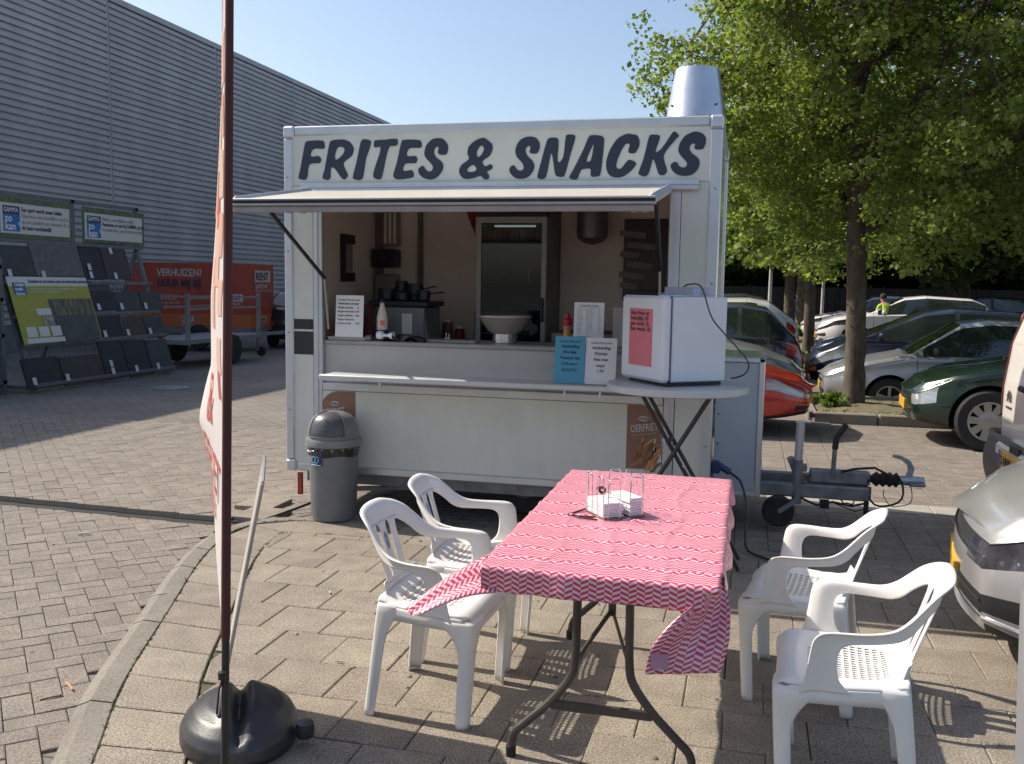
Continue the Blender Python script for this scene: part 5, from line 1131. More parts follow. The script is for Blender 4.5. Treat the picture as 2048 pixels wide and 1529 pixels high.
litter('paper_scrap','white paper scrap on the road below the cable ramp','paper scrap',(-4.06,5.02),(-4.0,5.06),.008,pw)
litter('kerb_splinter','pale wood splinter resting on the kerb top','splinter',(-2.87,4.06),(-2.82,4.12),.003,pw,z=.001)
gum=M(); rg_=random.Random(31)
for k in range(110):
    x=rg_.uniform(-2.9,2.0); y=rg_.uniform(2.3,5.6) if k<70 else rg_.uniform(2.6,8); 
    if k>=70: x=-2.9-rg_.random()*.45*y
    ok=inside(x,y,K40)>.02 if k<70 else inside(x,y,KI)<-.05
    if not ok: continue
    r_=rg_.uniform(.005,.014); z=.0045 if k<70 else -.0265
    gum.lathe([(0,.0),(r_*.8,-.0006),(r_,-.004)],(x,y,z),9)
tag(gum.build('gum_spots',mat('old_gum',(.06,.052,.045),rough=.8,c2=(.30,.27,.24),scale=.9,world_=True),smooth=60),'old flattened chewing gum and grease spots on the paving','spots',kind='stuff')
for i,(x,y,a_) in enumerate(((-1.62,3.55,.4),(-2.02,4.35,2.1),(-.62,2.78,1.2),(.92,3.52,.2),(-3.4,4.5,1.0))):
    m=M(); m.tube([(0,0,.004),(.008*math.cos(a_),.008*math.sin(a_),.004)],.0038,8,m=1); m.tube([(.008*math.cos(a_),.008*math.sin(a_),.004),(.026*math.cos(a_),.026*math.sin(a_),.004)],.0038,8); o=m.build('cigarette_end',[pw,pf],loc=(x,y,.003 if i<4 else -.028)); tag(o,['cigarette end on the slabs left of the left chairs','cigarette end on the slabs between kerb and bin','cigarette end near the front foot of the folding table','cigarette end on the sunlit slabs beside the silver car','cigarette end on the road bricks left of the kerb'][i],'cigarette end')
wd=mat('weed_green',(.07,.11,.025),rough=.9,c2=(.16,.19,.04))
weeds=np.zeros((0,3)); q=[];vv=[]
rw=random.Random(11)
for k in range(330):
    f=rw.random(); 
    if True: p=at_frac(K10 if rw.random()<.75 else K40,.12+.50*f); x,y=p.x+rw.gauss(0,.004),p.y+rw.gauss(0,.004)
    else:
        cx_2,cy_2=rw.choice([(-2.17,3.12),(-1.98,3.02),(-2.3,3.75),(-2.1,2.86),(-1.75,3.6),(-2.5,4.2)]); x,y=cx_2+rw.gauss(0,.02),cy_2+rw.gauss(0,.012)
    for b in range(7):
        a=rw.uniform(0,6.28); h=rw.uniform(.003,.014); w=.0018; l=rw.uniform(.003,.010)
        b0=len(vv); vv+=[(x-w,y,-.008),(x+w,y,-.008),(x+l*math.cos(a)+w*.5,y+l*math.sin(a),h*.7),(x+l*math.cos(a)-w*.5,y+l*math.sin(a),h*.7)]; q.append((b0,b0+1,b0+2,b0+3))
o=npmesh('joint_weeds',vv,q,wd); tag(o,'small green weeds growing in the paving joints and along the kerb','weeds',kind='stuff')
# ================================================================== helper: where a sight line meets a plane of the place
def onplane(x,y,p0,n):
    d=rt*((x-1024)/FPX)-up*((y-764.5)/FPX)+fw; o=V((0,0,1.6)); p0=V(p0);n=V(n); return o+d*((p0-o).dot(n)/d.dot(n))
# ================================================================== tile rack
rk=thing('tile_rack','steel sloping display rack of dark paving tiles by the warehouse','rack',(-9.9,12.9,-.03)); RO=tuple(rk.location)
rn=V((1,0,.29)).normalized(); rp=V((-9.7,0,0))
def RP(x,y,lift=0): return onplane(x,y,rp+rn*lift,rn)
def RPX(y,z,l=0): return V((-9.7-.29*z,y,z))+rn*l
rs=mat('rack_steel',(.17,.18,.20),rough=.55,metal=.4,var=.15,dirt=.2)
for y in(11.25,12.9,14.5):
    m=M(); m.bar(RPX(y,0,-.05),RPX(y,2.1,-.05),.07,.05,upv=(1,0,0)); m.bar((-10.36,y,2.05),(-10.36,y,2.80),.07,.05,upv=(1,0,0)); m.bar((-10.36,y,2.1),(-11.1,y,0),.06,.05,upv=(1,0,0)); m.bar((-9.72,y,.03),(-11.12,y,.03),.06,.05); m.build('rack_post',rs,rk,off=RO)
for z in(.06,.62,1.02,1.5,2.1):
    m=M(); m.bar(RPX(11.2,z,.02),RPX(14.55,z,.02),.06,.05,ch=.004); m.build('rack_rail',rs,rk,off=RO)
for z in(2.78,):
    m=M(); m.bar((-10.36,11.2,z),(-10.36,14.55,z),.05,.05); m.build('rack_rail',rs,rk,off=RO)
m=M()
for k in range(34): m.bar(RPX(11.3+k*.097,.06,-.07),RPX(11.3+k*.097,2.08,-.07),.005,.005)
for k in range(24): m.bar(RPX(11.25,.1+k*.085,-.07),RPX(14.5,.1+k*.085,-.07),.005,.005)
tag(m.build('wire_mesh',rs,rk,off=RO,smooth=0),kind='stuff')
tcol={'d':mat('tile_anthracite',(.030,.030,.034),rough=.7,var=.2,fine=.2,bump=.2),'m':mat('tile_grey',(.055,.055,.06),rough=.7,var=.15,fine=.2,bump=.2),'l':mat('tile_light_grey',(.125,.12,.125),rough=.75,var=.2,scale=14,fine=.2,bump=.2),'b':mat('tile_brown',(.060,.050,.045),rough=.75,var=.15,fine=.2)}
tiles=[('m',6,80,494,553),('l',76,170,486,555),('d',172,214,490,560),('b',217,266,490,560),('m',187,231,567,620),('d',188,237,584,623),('m',238,286,585,623),('m',288,328,584,622),('d',205,248,633,678),('b',249,295,634,677),('m',297,334,634,676),('d',58,131,716,777),('b',132,215,712,768),('d',215,261,683,758),('d',262,307,681,753),('m',308,350,680,746)]
for i,(c,xa,xb,ya,yb_) in enumerate(tiles):
    s_=(yb_-ya)*.30
    l=.03+.012*(i%2)
    P=[RP(xa,yb_,l),RP(xb,yb_,l)]; Q=RP((xa+xb)/2-6,ya,l); z1=Q.z; y0_,y1_=P[0].y,P[1].y; z0=(P[0].z+P[1].z)/2
    m=M(); m.add([RPX(y0_,z0,l-.03),RPX(y1_,z0,l-.03),RPX(y1_,z1,l-.03),RPX(y0_,z1,l-.03),RPX(y0_,z0,l),RPX(y1_,z0,l),RPX(y1_,z1,l),RPX(y0_,z1,l)],[(0,1,2,3),(7,6,5,4),(0,1,5,4),(1,2,6,5),(2,3,7,6),(3,0,4,7)])
    o=m.build('display_tile',tcol[c],None,smooth=0)
    c0_=V(RPX((y0_+y1_)/2,z0,l)); me=o.data; me.transform(Matrix.Translation(-c0_)); o.location=c0_
    nmz={'d':'anthracite','m':'mid grey','l':'light grey','b':'brownish'}[c]
    row=['top','top','top','top','second','second','second','second','third','third','third','bottom','bottom','bottom','bottom','bottom'][i]
    pos=['at the post end','the largest and palest','left of the pair with two tags','beside the empty wire bay','standing behind the others','under the yellow poster edge','in the middle','at the right end','beside the poster corner','in the middle','at the right end','nearest the left foot','second from the left foot','with two white tags','second from the right end','at the right end'][i]
    tag(o,f'{nmz} display tile in the {row} rack row, {pos}','tile','display tiles on the rack')
tagm=mat('price_tag_white',(.55,.56,.60),rough=.5)
tg=[(20,546),(88,549),(179,534),(183,550),(221,502),(232,552),(198,614),(244,613),(292,612),(211,668),(257,665),(301,662),(70,763),(136,755),(223,727),(227,742),(274,737),(317,732)]
wh_=['below the left top tile','below the palest tile','upper of two beside the palest tile','lower of two beside the palest tile','at the top of the brownish tile','below the top brownish tile','first of the second shelf','second of the second shelf','last of the second shelf','first of the third shelf','second of the third shelf','last of the third shelf','lowest on the left foot','beside the brown bottom tile','upper one in the bottom row','just under the upper bottom-row card','next to last of the bottom row','last of the bottom row']
for i,(x,y) in enumerate(tg):
    c=RP(x,y,.055); m=M(); rot=Matrix((V((0,1,0)),V((-.29,0,1)).normalized(),rn)).transposed(); m.box((0,0,0),(.072,.105,.004),rot=rot); m.box(rn*.003+V((0,.006,-.02)),(.03,.02,.001),m=1,rot=rot); o=m.build('price_card',[tagm,print_black],loc=c,smooth=0); o.parent=None
    tag(o,f'small white price card on the tile rack, {wh_[i]}','price card','price cards on the tile rack')
# signs on top
hedge=mat('sign_foliage_print',(.06,.10,.05),rough=.6,scale=14,c2=(.16,.19,.12),var=.1)
bl1=mat('logo_navy',(.012,.025,.10),rough=.5); bl2=mat('logo_blue',(.02,.16,.42),rough=.5); sw_=mat('sign_white',(.60,.60,.58),rough=.5,var=.02); gry=mat('print_grey',(.22,.22,.22),rough=.6); lgt=mat('print_white',(.65,.68,.72),rough=.5)
def topsign(name,label,ya,yb2,za,zb,lines):
    t=thing(name,label,'sign',(-10.33,(ya+yb2)/2,za)); o_=tuple(t.location)
    X=-10.325
    m=M(); m.bb(X-.02,X,ya,yb2,za,zb); m.build('sign_board',hedge,t,off=o_)
    w=yb2-ya; h=zb-za
    m=M(); m.bb(X+.001,X+.006,ya+.04,yb2-.06,za+.12*h,zb-.16*h); m.build('text_panel',sw_,t,off=o_)
    m=M(); m.bb(X+.007,X+.010,ya+.09,ya+.09+.21*w,zb-.42*h,zb-.23*h); m.build('logo_top',bl1,t,off=o_)
    m=M(); m.bb(X+.007,X+.010,ya+.09,ya+.09+.21*w,za+.17*h,zb-.425*h); m.build('logo_block',bl2,t,off=o_)
    text('logo_text','GAMMA',.095*w/1.5,(X+.012,ya+.10,zb-.375*h),(0,1,0),(0,0,1),lgt,t,o_,bold=.002,sx=.80)
    text('logo_text','zo\nkan \'t',.15*w/1.5,(X+.012,ya+.115,za+.40*h),(0,1,0),(0,0,1),lgt,t,o_,bold=.004,spacing=.75)
    for k,(tx,b_) in enumerate(lines): text('sign_lettering',tx,.085,(X+.009,ya+.09+.235*w,zb-(.34+.145*k)*h),(0,1,0),(0,0,1),print_black if b_ else gry,t,o_,sx=.88*w/1.6,bold=.002 if b_ else 0)
    return t
A1=onplane(0,430,(-10.33,0,0),(1,0,0)); A2=onplane(143,440,(-10.33,0,0),(1,0,0)); B1=onplane(165,445,(-10.33,0,0),(1,0,0)); B2=onplane(287,450,(-10.33,0,0),(1,0,0))
topsign('brand_sign','long white text sign on the rack beginning Een oprit, nearest the frame edge',A1.y-.05,A2.y,2.14,2.74,[('Een oprit wordt zwaar belast',1),('Daarom is een steendikte vanaf 6 cm',0),('en een zandbed van minimaal 20 cm',0),('als basis noodzakelijk',1)])
topsign('brand_sign','shorter white text sign on the rack about reserving a trilplaat',B1.y,B2.y,2.14,2.72,[('Heeft u een trilplaat nodig?',0),('Reserveer er een bij GAMMA op het',1),('moment dat u uw bestrating bestelt',0)])
# yellow poster
pc=[RP(20,556,.09),RP(182,560,.09),RP(206,682,.09),RP(50,693,.09)]
ya,yb2=pc[3].y,pc[2].y; za,zb=(pc[2].z+pc[3].z)/2,(pc[0].z+pc[1].z)/2
t=thing('advice_poster','yellow-green advice poster with garden photo leaning on the tile rack','poster',tuple(RPX((ya+yb2)/2,za,.09))); o_=tuple(t.location)
ue=V((-.29,0,1)).normalized(); hh=(zb-za)*1.04; ww=yb2-ya
def pp(a,b,l=0): return RPX(ya,za,.09+l)+V((0,a*ww,0))+ue*(b*hh)
def prect(name,a0,a1,b0,b1,mt_,l):
    m=M(); m.add([pp(a0,b0,l),pp(a1,b0,l),pp(a1,b1,l),pp(a0,b1,l),pp(a0,b0,l-.004),pp(a1,b0,l-.004),pp(a1,b1,l-.004),pp(a0,b1,l-.004)],[(0,1,2,3),(7,6,5,4),(0,1,5,4),(1,2,6,5),(2,3,7,6),(3,0,4,7)]); return m.build(name,mt_,t,off=o_,smooth=0)
yel=mat('poster_yellow_green',(.34,.33,.045),rough=.5,var=.05)
prect('poster_sheet',0,1,0,.86,yel,0); prect('poster_header',0,1,.86,1,sw_,0)
prect('garden_photo',.42,.985,.0,.66,mat('photo_grey_paving',(.045,.05,.05),rough=.5,c2=(.09,.085,.08),scale=5),.004)
prect('garden_photo_top',.47,.97,.40,.655,mat('photo_garden',(.03,.05,.02),rough=.5,c2=(.22,.19,.12),scale=9,stretch=(1,2.5,.6)),.0075)
prect('inset_photo',.24,.42,.42,.52,sw_,.0075); prect('inset_photo',.29,.43,.27,.40,mat('photo_small',(.1,.09,.09),c2=(.5,.48,.45),scale=22),.0075)
for k in range(3): prect('instruction_box',.06+k*.15,.18+k*.15,.10,.25,sw_,.0075)
prect('poster_strip',.04,.5,.01,.08,sw_,.0075); prect('logo_top',.05,.19,.84,.91,bl1,.0075); prect('logo_block',.05,.19,.73,.84,bl2,.0075)
def ptext(tx,s_,a,b,mt_,bold=0,sx=1): text('poster_lettering',tx,s_,pp(a,b,.009),(0,1,0),ue,mt_,t,o_,bold=bold,sx=sx)
ptext('GAMMA',.062,.06,.855,lgt,.002,.9); ptext('maak\nkeuze',.07,.065,.795,lgt,.002); ptext('Genieten in uw nieuwe tuin met sfeervolle sierbestrating',.068,.24,.91,print_black,.001,.86)
ptext('Kies de juiste steen voor uw tuin: eenvoudig zelf leggen\nmet het advies van onze specialisten',.04,.24,.80,lgt,0,1.05)
# left neighbour rack edge and manhole
t=thing('dark_stand','dark stacked frame standing at the left edge beside the tile rack','rack',(-10.4,10.6,-.03)); o_=tuple(t.location)
m=M(); 
for z in(.1,.75,1.25,1.7): m.bb(-10.9,-10.0,9.6,11.05,z,z+.05)
m.build('shelf',rs,t,off=o_)
for y in(9.65,11.0):
    m=M(); m.bb(-10.05,-10.0,y-.03,y+.03,-.03,1.85); m.build('post',rs,t,off=o_)
m=M(); m.bb(-10.9,-10.1,9.7,10.98,.16,.72); m.build('stored_goods',darkshelf,t,off=o_); m=M(); m.bb(-10.9,-10.1,9.7,10.98,.82,1.15); m.build('stored_goods',darkshelf,t,off=o_)
p=onplane(342,775,(0,0,-.03),(0,0,1)); m=M(); m.lathe([(0,.0),(.24,.0),(.26,-.006),(.28,-.01)],(0,0,0),28); o=m.build('manhole_cover',alu_dark,loc=(p.x,p.y,-.024)); tag(o,'dark round manhole cover in the shaded road','manhole cover')
# ================================================================== orange removal trailer
al=R(22); C0=V((-10.9,19.3,0)); sgt=V((-.496,.868,0)).normalized(); pr_=V((.868,.496,0)).normalized()
Ld=(-pr_*math.cos(al)+sgt*math.sin(al)); Rd=(pr_*math.sin(al)+sgt*math.cos(al))
ot=thing('removal_trailer','orange tarpaulin removal trailer lettered VERHUIZEN beside the warehouse','trailer',(C0.x,C0.y,0)); OO=tuple(ot.location)
org=mat('tarpaulin_orange',(.36,.05,.024),rough=.5,var=.1,scale=3,bump=.25,bscale=5,dirt=.15); orp=mat('side_board_orange',(.44,.105,.025),rough=.45,var=.1)
def obx(m,l0,l1,r0,r1,z0,z1,mi=0):
    P=[C0+Ld*a+Rd*b+V((0,0,z)) for z in(z0,z1) for a,b in((l0,r0),(l1,r0),(l1,r1),(l0,r1))]
    m.add(P,[(0,1,2,3),(4,5,6,7),(0,1,5,4),(1,2,6,5),(2,3,7,6),(3,0,4,7)],mi); return m
obx(M(),0,2.9,0,1.5,.82,1.96).build('tarpaulin',org,ot,off=OO,smooth=0)
obx(M(),-.01,2.91,-.01,1.51,.50,.815).build('side_board',orp,ot,off=OO,smooth=0)
obx(M(),-.03,2.93,-.03,1.53,.42,.495).build('chassis_frame',rs,ot,off=OO,smooth=0)
for a in(1.2,):
    for b in(-.03,1.53):
        m=M(); m.lathe([(0,-.07),(.16,-.08),(.27,-.07),(.29,0),(.27,.07),(.16,.08),(0,.07)],(0,0,0),20,axis='y'); ang=math.atan2(Ld.y,Ld.x); p=C0+Ld*a+Rd*b+V((0,0,.29)); o=m.build('wheel',rubber,ot); o.location=p-V(OO); o.rotation_euler=(0,0,ang)
nL=-Rd; nR=-Ld
def otx(tx,s_,l,z,mt_,sx=1,bold=.003): text('side_lettering',tx,s_,C0+Ld*l+nL*.012+V((0,0,z)),-Ld,(0,0,1),mt_,ot,OO,sx=sx,bold=bold)
wt=mat('tarp_print_white',(.5,.42,.40),rough=.5); nv=mat('tarp_print_navy',(.035,.02,.07),rough=.5)
otx('VERHUIZEN?',.235,2.17,1.66,wt,.8,.005); otx('HUUR MIJ BIJ',.235,2.17,1.42,nv,.78,.008); otx('Reserveer nu\nvia onze site\nof aan de balie\nin deze winkel',.085,2.1,1.2,wt,.9,0)
obx(M(),.40,.66,-.02,-.012,1.32,1.56).build('logo_square',nv,ot,off=OO,smooth=0); text('side_lettering','a',.2,C0+Ld*.60-Rd*.024+V((0,0,1.38)),-Ld,(0,0,1),wt,ot,OO,bold=.004)
def rent(parent,l,z,side,s_,sx=1):
    def P(a,b,k): 
        return (C0+Rd*(l+a*sx)-Ld*k+V((0,0,z+b))) if side else (C0+Ld*(l-a)-Rd*k+V((0,0,z+b)))
    def q(name,a0,a1,b0,b1,k,mt_): m=M(); m.add([P(a0,b0,k),P(a1,b0,k),P(a1,b1,k),P(a0,b1,k)],[(0,1,2,3)]); m.build(name,mt_,ot,off=OO,smooth=0)
    q('rent_panel',0,.8*s_,0,.58*s_,.013,wt); q('rent_panel',.02*s_,.78*s_,.02*s_,.25*s_,.0145,org)
    xd=Rd if side else -Ld
    text('side_lettering','RENT',.30*s_,P(.05*s_,.31*s_,.016),xd,(0,0,1),nv,ot,OO,sx=.86*sx,bold=.008*s_); text('side_lettering','partner',.24*s_,P(.05*s_,.08*s_,.016),xd,(0,0,1),wt,ot,OO,sx=.85*sx,bold=.003*s_)
rent(ot,.28,1.34,True,.82,1.5); rent(ot,.55,.98,False,.5); rent(ot,.7,.55,True,.35); rent(ot,1.6,.55,False,.35)
# galvanised open trailer in front
gt=thing('flatbed_trailer','galvanised open trailer with rail sides in front of the orange one','trailer',(-9.9,16.2,0)); GO=tuple(gt.location)
galv=mat('galvanised_dull',(.24,.25,.27),rough=.5,metal=.5,var=.15)
m=M(); m.bb(-10.9,-9.75,15.0,17.8,.42,.50); m.build('deck',galv,gt,off=GO)
for x in(-9.8,-10.85):
    for y in(15.15,17.7):
        m=M(); m.bb(x-.03,x+.03,y-.035,y+.035,.40,1.33); m.build('post',galv,gt,off=GO)
    for z in(1.05,1.25,):
        m=M(); m.bar((x,15.15,z),(x,17.7,z),.035,.035); m.build('rail',galv,gt,off=GO)
for x in(-9.72,-10.93):
    m=M(); m.lathe([(0,-.07),(.16,-.08),(.27,-.07),(.29,0),(.27,.07),(.16,.08),(0,.07)],(x,16.5,.26),20,axis='x'); m.build('wheel',rubber,gt,off=GO)
m=M(); m.bar((-10.2,17.8,.45),(-10.1,20.4,.42),.07,.07); m.bar((-10.1,18.2,.75),(-10.1,18.2,.1),.05,.05,upv=(1,0,0)); m.build('drawbar',galv,gt,off=GO)
m=M(); m.lathe([(0,-.03),(.1,-.03),(.11,0),(.1,.03),(0,.03)],(-10.05,18.25,.09),18,axis='y'); m.build('jockey_wheel',rubber,gt,off=GO)
# ================================================================== cars
def lerpt(T,x):
    if x<=T[0][0]: return T[0][1]
    for a,b in zip(T,T[1:]):
        if x<=b[0]: return a[1]+(b[1]-a[1])*(x-a[0])/(b[0]-a[0])
    return T[-1][1]
tyre=mat('tyre',(.02,.02,.021),rough=.8,var=.2,scale=12); rimm=mat('rim_silver',(.36,.35,.34),rough=.35,metal=.6,var=.08); arch=mat('wheel_arch_black',(.008,.008,.009),rough=.9)
cglass=mat('car_glass',(.022,.030,.026),rough=.04,var=.2,scale=1.2,spec=.9,coat=.6); seam=mat('door_seam',(.012,.012,.012),rough=.7); trim=mat('black_trim',(.02,.02,.021),rough=.55)
lampm=mat('headlamp_glass',(.34,.36,.37),rough=.14,metal=.3,var=.12,scale=9,coat=1,stretch=(1,1,4)); taill=mat('tail_lamp_red',(.30,.012,.015),rough=.15,coat=1,var=.3,scale=10); amber=mat('amber_lamp',(.8,.20,.03),rough=.2,coat=1); yplate=mat('plate_yellow',(.60,.34,.03),rough=.4); smokel=mat('headlamp_smoke',(.06,.06,.07),rough=.1,coat=1,var=.6,scale=9,metal=.3)
def wheel(parent,x,y,r,w,style,side):
    m=M(); m.lathe([(r*.60,-w/2*.9),(r*.66,-w/2),(r*.93,-w/2),(r,-w/2*.75),(r,w/2*.75),(r*.93,w/2),(r*.66,w/2),(r*.60,w/2*.9)],(x,y,r),32,axis='y'); W_=m.build('wheel',tyre,parent,smooth=40)
    m=M(); s=side; m.lathe([(0,s*w*.28),(r*.6,s*w*.30)],(x,y,r),24,axis='y',m=1)
    m.lathe([(r*.58,s*w*.46),(r*.64,s*w*.5),(r*.64,s*w*.2)],(x,y,r),32,axis='y'); m.lathe([(0,s*w*.47),(r*.13,s*w*.46),(r*.15,s*w*.36)],(x,y,r),16,axis='y')
    n=5 if style=='alloy' else 9 if style=='cover' else 7
    for k in range(n):
        a=2*math.pi*k/n+.3; wd_=r*.17 if style=='alloy' else r*.24
        c_,s2=math.cos(a),math.sin(a)
        P=[]
        for rr2,ww2 in((r*.1,wd_*.8),(r*.60,wd_*(1 if style=='cover' else .8))):
            for e in(-1,1): P.append((x+rr2*c_-e*ww2/2*s2,y+s*w*(.45 if rr2<r*.3 else .47),r+rr2*s2+e*ww2/2*c_))
        m.add([P[0],P[1],P[3],P[2]]+[(p[0],p[1]-s*.02,p[2]) for p in(P[0],P[1],P[3],P[2])],[(0,1,2,3),(0,1,5,4),(1,2,6,5),(2,3,7,6),(3,0,4,7)])
    if style=='cover': m.lathe([(0,s*w*.47),(r*.30,s*w*.46),(r*.32,s*w*.44)],(x,y,r),20,axis='y'); 
    m.build('rim',[rimm,arch],W_,smooth=40)
def car(name,label,cat,loc,rz,paint,L=4.0,W=1.68,top=None,belt=None,wf=.78,wr=None,wrad=.305,ws=(1.0,1.62),sw=(1.15,3.3),pil=(2.25,),rw=(3.35,3.8),lights='a',style='alloy',detail=64,plate=True,nose=.12,frontlean=.14,group='cars parked in the car park',sections=None,extra=None):
    top=top or [(0,.60),(.06,.70),(.25,.78),(.95,.93),(1.05,.97),(1.62,1.38),(2.1,1.45),(3.2,1.41),(3.45,1.34),(3.82,.98),(3.93,.9),(4.0,.70)]
    belt=belt or [(0,.56),(.2,.70),(1.0,.87),(3.6,.97),(3.9,.86),(4.0,.66)]
    wr=wr or L-.72
    t=thing(name,label,cat,(0,0,0),0,group)
    keys=[ws[0],ws[1],sw[0],sw[1],rw[0],rw[1]]+[p-.035 for p in pil]+[p+.035 for p in pil]+[p[0] for p in top]
    sx=list(np.linspace(0,L,detail))+[min(max(k,0),L) for k in keys]
    seams=[ws[0]+.10]+([pil[0]] if pil else [])
    for s_ in seams: sx+=[s_-.005,s_+.005]
    sx=sorted(set(round(float(q),3) for q in sx)); sx=[q for i,q in enumerate(sx) if i==0 or q-sx[i-1]>.004]
    NS=13
    def section(x):
        zt=lerpt(top,x); zb=min(lerpt(belt,x),zt-.03)
        w=W/2*(1-.30*(1-min(1,x/.62))**2.4-.20*(1-min(1,(L-x)/.45))**2.4)
        zs=.19+.06*(1-min(1,x/.5))**2+.08*(1-min(1,(L-x)/.5))**2
        h=zt-zb; c=max(0,min(1,(h-.06)/.32)); P=[(0,zs),(.80*w,zs),(.94*w,zs+.015)]
        for k in range(NS+1):
            q=k/NS; z=zs+.05+(zb-zs-.05)*q; P.append((w*(.965+.035*math.sin(math.pi*min(1,q*1.15+.05))),z))
        P+=[(w*(.945-.01*c),zb+.022),(w*(.93-.06*c),zb+.35*h),(w*(.92-.12*c),zb+.66*h),(w*(.91-.175*c),zb+.88*h),(w*(.86-.22*c),zb+.965*h),(w*.45,zt),(0,zt+.012)]
        return P
    n0=len(section(1)); vs=[];
    for x in sx:
        P=section(x); ring=[(y,z) for y,z in P]+[(-y,z) for y,z in P[-2:0:-1]]
        for y,z in ring:
            f=max(0,1-x/.45); rr_=max(0,1-(L-x)/.35)
            xx=x+f*(frontlean*sm(.48,.95,z)-nose*(1-(2*abs(y)/W)**2)+.05*(1-sm(.2,.4,z)))-rr_*(.05*sm(.55,1.0,z)+.04*(1-sm(.2,.4,z)))+rr_*.06*(1-(2*abs(y)/W)**2)
            vs.append((xx,y,z))
    K=len(ring); fs=[];mi=[]
    def cls(x,ya,z,k):
        q=None
        kk=k if k<n0-1 else 2*(n0-1)-1-k     # symmetric section index of the face
        up_i=3+NS
        zt=lerpt(top,x); zb=min(lerpt(belt,x),zt-.03)
        if kk>=up_i+5 and ws[0]<x<ws[1]: return 1
        if kk==up_i+4 and ws[0]<x<ws[1]: return 0
        if kk>=up_i+5 and rw[0]<x<rw[1]: return 3
        if up_i+1<=kk<=up_i+3 and sw[0]<x<sw[1] and zt-zb>.12:
            if any(abs(x-p)<.033 for p in pil): return 6
            return 2
        if kk<3: return 6
        for s_ in seams:
            if abs(x-s_)<.005 and z>.24: return 5
        if lights=='rear_only': return 0
        q=(kk-3+.5)/NS if kk<3+NS else 1.0+.1*(kk-3-NS+.5)
        for cond,ix in (sections or []):
            if cond(x,ya,q): return ix
        return 0
    for i in range(len(sx)-1):
        for k in range(K):
            a,b,c,d=i*K+k,i*K+(k+1)%K,(i+1)*K+(k+1)%K,(i+1)*K+k
            fs.append((a,b,c,d)); xm=(sx[i]+sx[i+1])/2; ym=(vs[a][1]+vs[b][1]+vs[c][1]+vs[d][1])/4; zm=(vs[a][2]+vs[b][2]+vs[c][2]+vs[d][2])/4
            mi.append(cls(xm,abs(ym),zm,k))
    # end caps as grids so that grille and lamps have faces of their own
    ncol=12
    for end in(0,len(sx)-1):
        base=end*K; x=sx[end]; rows=[]
        for k in range(n0):
            ia=base+k; ib_=base+(K-k)%K
            if k in(0,n0-1): rows.append([ia]*(ncol+1)); continue
            row=[ia]
            for c in range(1,ncol):
                q=c/ncol; A=vs[ia];B=vs[ib_]; y=A[1]*(1-q)+B[1]*q; bow=(1-(y/abs(A[1]))**2) if A[1] else 0
                xx=A[0]-(nose*.55*bow if end==0 else -.05*bow); row.append(len(vs)); vs.append((xx,y,A[2]))
            row.append(ib_); rows.append(row)
        if end==0: rows0=rows
        for k in range(n0-1):
            for c in range(ncol):
                q=[rows[k][c],rows[k][c+1],rows[k+1][c+1],rows[k+1][c]]; q2=[]
                for e in q:
                    if e not in q2: q2.append(e)
                if len(q2)<3: continue
                fs.append(tuple(q2)); ym=sum(vs[e][1] for e in q2)/len(q2); zm=sum(vs[e][2] for e in q2)/len(q2); r_=0; qq=(k-3+.5)/NS if k<3+NS else 1.0+.1*(k-3-NS+.5)
                for cond,ix in (sections or []):
                    if cond(x if end else -.01,abs(ym),qq): r_=ix;break
                mi.append(r_)
    seam_paths={}
    def around(k,xmax,push=.002):
        ns=max(i for i in range(len(sx)) if sx[i]<=xmax)
        L_=[vs[i*K+k] for i in range(ns,0,-1)]+[vs[e] for e in rows0[k]]+[vs[i*K+(K-k)%K] for i in range(1,ns+1)]
        o=[]
        for p in L_:
            d=V((p[0]-1.2,p[1],0)); d.normalize(); o.append(V(p)+d*push)
        return o
    m=M(); m.v=vs; m.f=fs; m.m=mi
    mats=[paint,cglass,cglass,cglass,arch,seam,trim,lampm,taill,amber,smokel]
    body=m.build('body',mats,None,smooth=0)
    cut=M()
    for x in(wf,wr):
        for s in(-1,1): cut.lathe([(0,-.16),(wrad+.055,-.16),(wrad+.055,.16),(0,.16)],(x,s*(W/2-.06),wrad),32,axis='y',m=4)
    co=cut.build('cutter',mats,None,smooth=0)
    bmo=body.modifiers.new('b','BOOLEAN'); bmo.operation='DIFFERENCE'; bmo.solver='EXACT'; bmo.object=co; bmo.material_mode='INDEX'
    me=bpy.data.meshes.new_from_object(body.evaluated_get(bpy.context.evaluated_depsgraph_get()))
    bpy.data.objects.remove(co); old=body.data; bpy.data.objects.remove(body)
    # split off the parts that have a look of their own
    V_=[v.co.copy() for v in me.vertices]; MI=[p.material_index for p in me.polygons]; PO=[tuple(p.vertices) for p in me.polygons]; MT=list(me.materials)
    glassset={}
    def part(nm,ids,mt_,sel=None,lab=None):
        f_=[PO[i] for i in range(len(PO)) if MI[i] in ids and (sel is None or sel(sum((V_[q] for q in PO[i]),V((0,0,0)))/len(PO[i])))]
        if not f_: return
        used=sorted({q for f in f_ for q in f}); ix={q:i for i,q in enumerate(used)}
        mm=M(); mm.v=[tuple(V_[q]) for q in used]; mm.f=[tuple(ix[q] for q in f) for f in f_]
        mm.m=[0]*len(f_)
        if isinstance(mt_,list):
            mm.m=[MI[i] for i in range(len(PO)) if MI[i] in ids and (sel is None or sel(sum((V_[q] for q in PO[i]),V((0,0,0)))/len(PO[i])))]
        o=mm.build(nm,mt_,t,smooth=48,recalc=False); return o
    body_ids={i for i in range(len(MT))}-{1,2,3,7,8,9,10}
    part('body',body_ids,MT)
    part('windscreen',{1},cglass); part('rear_window',{3},cglass)
    for s in(-1,1): part('side_window',{2},cglass,lambda c:c.y*s>0)
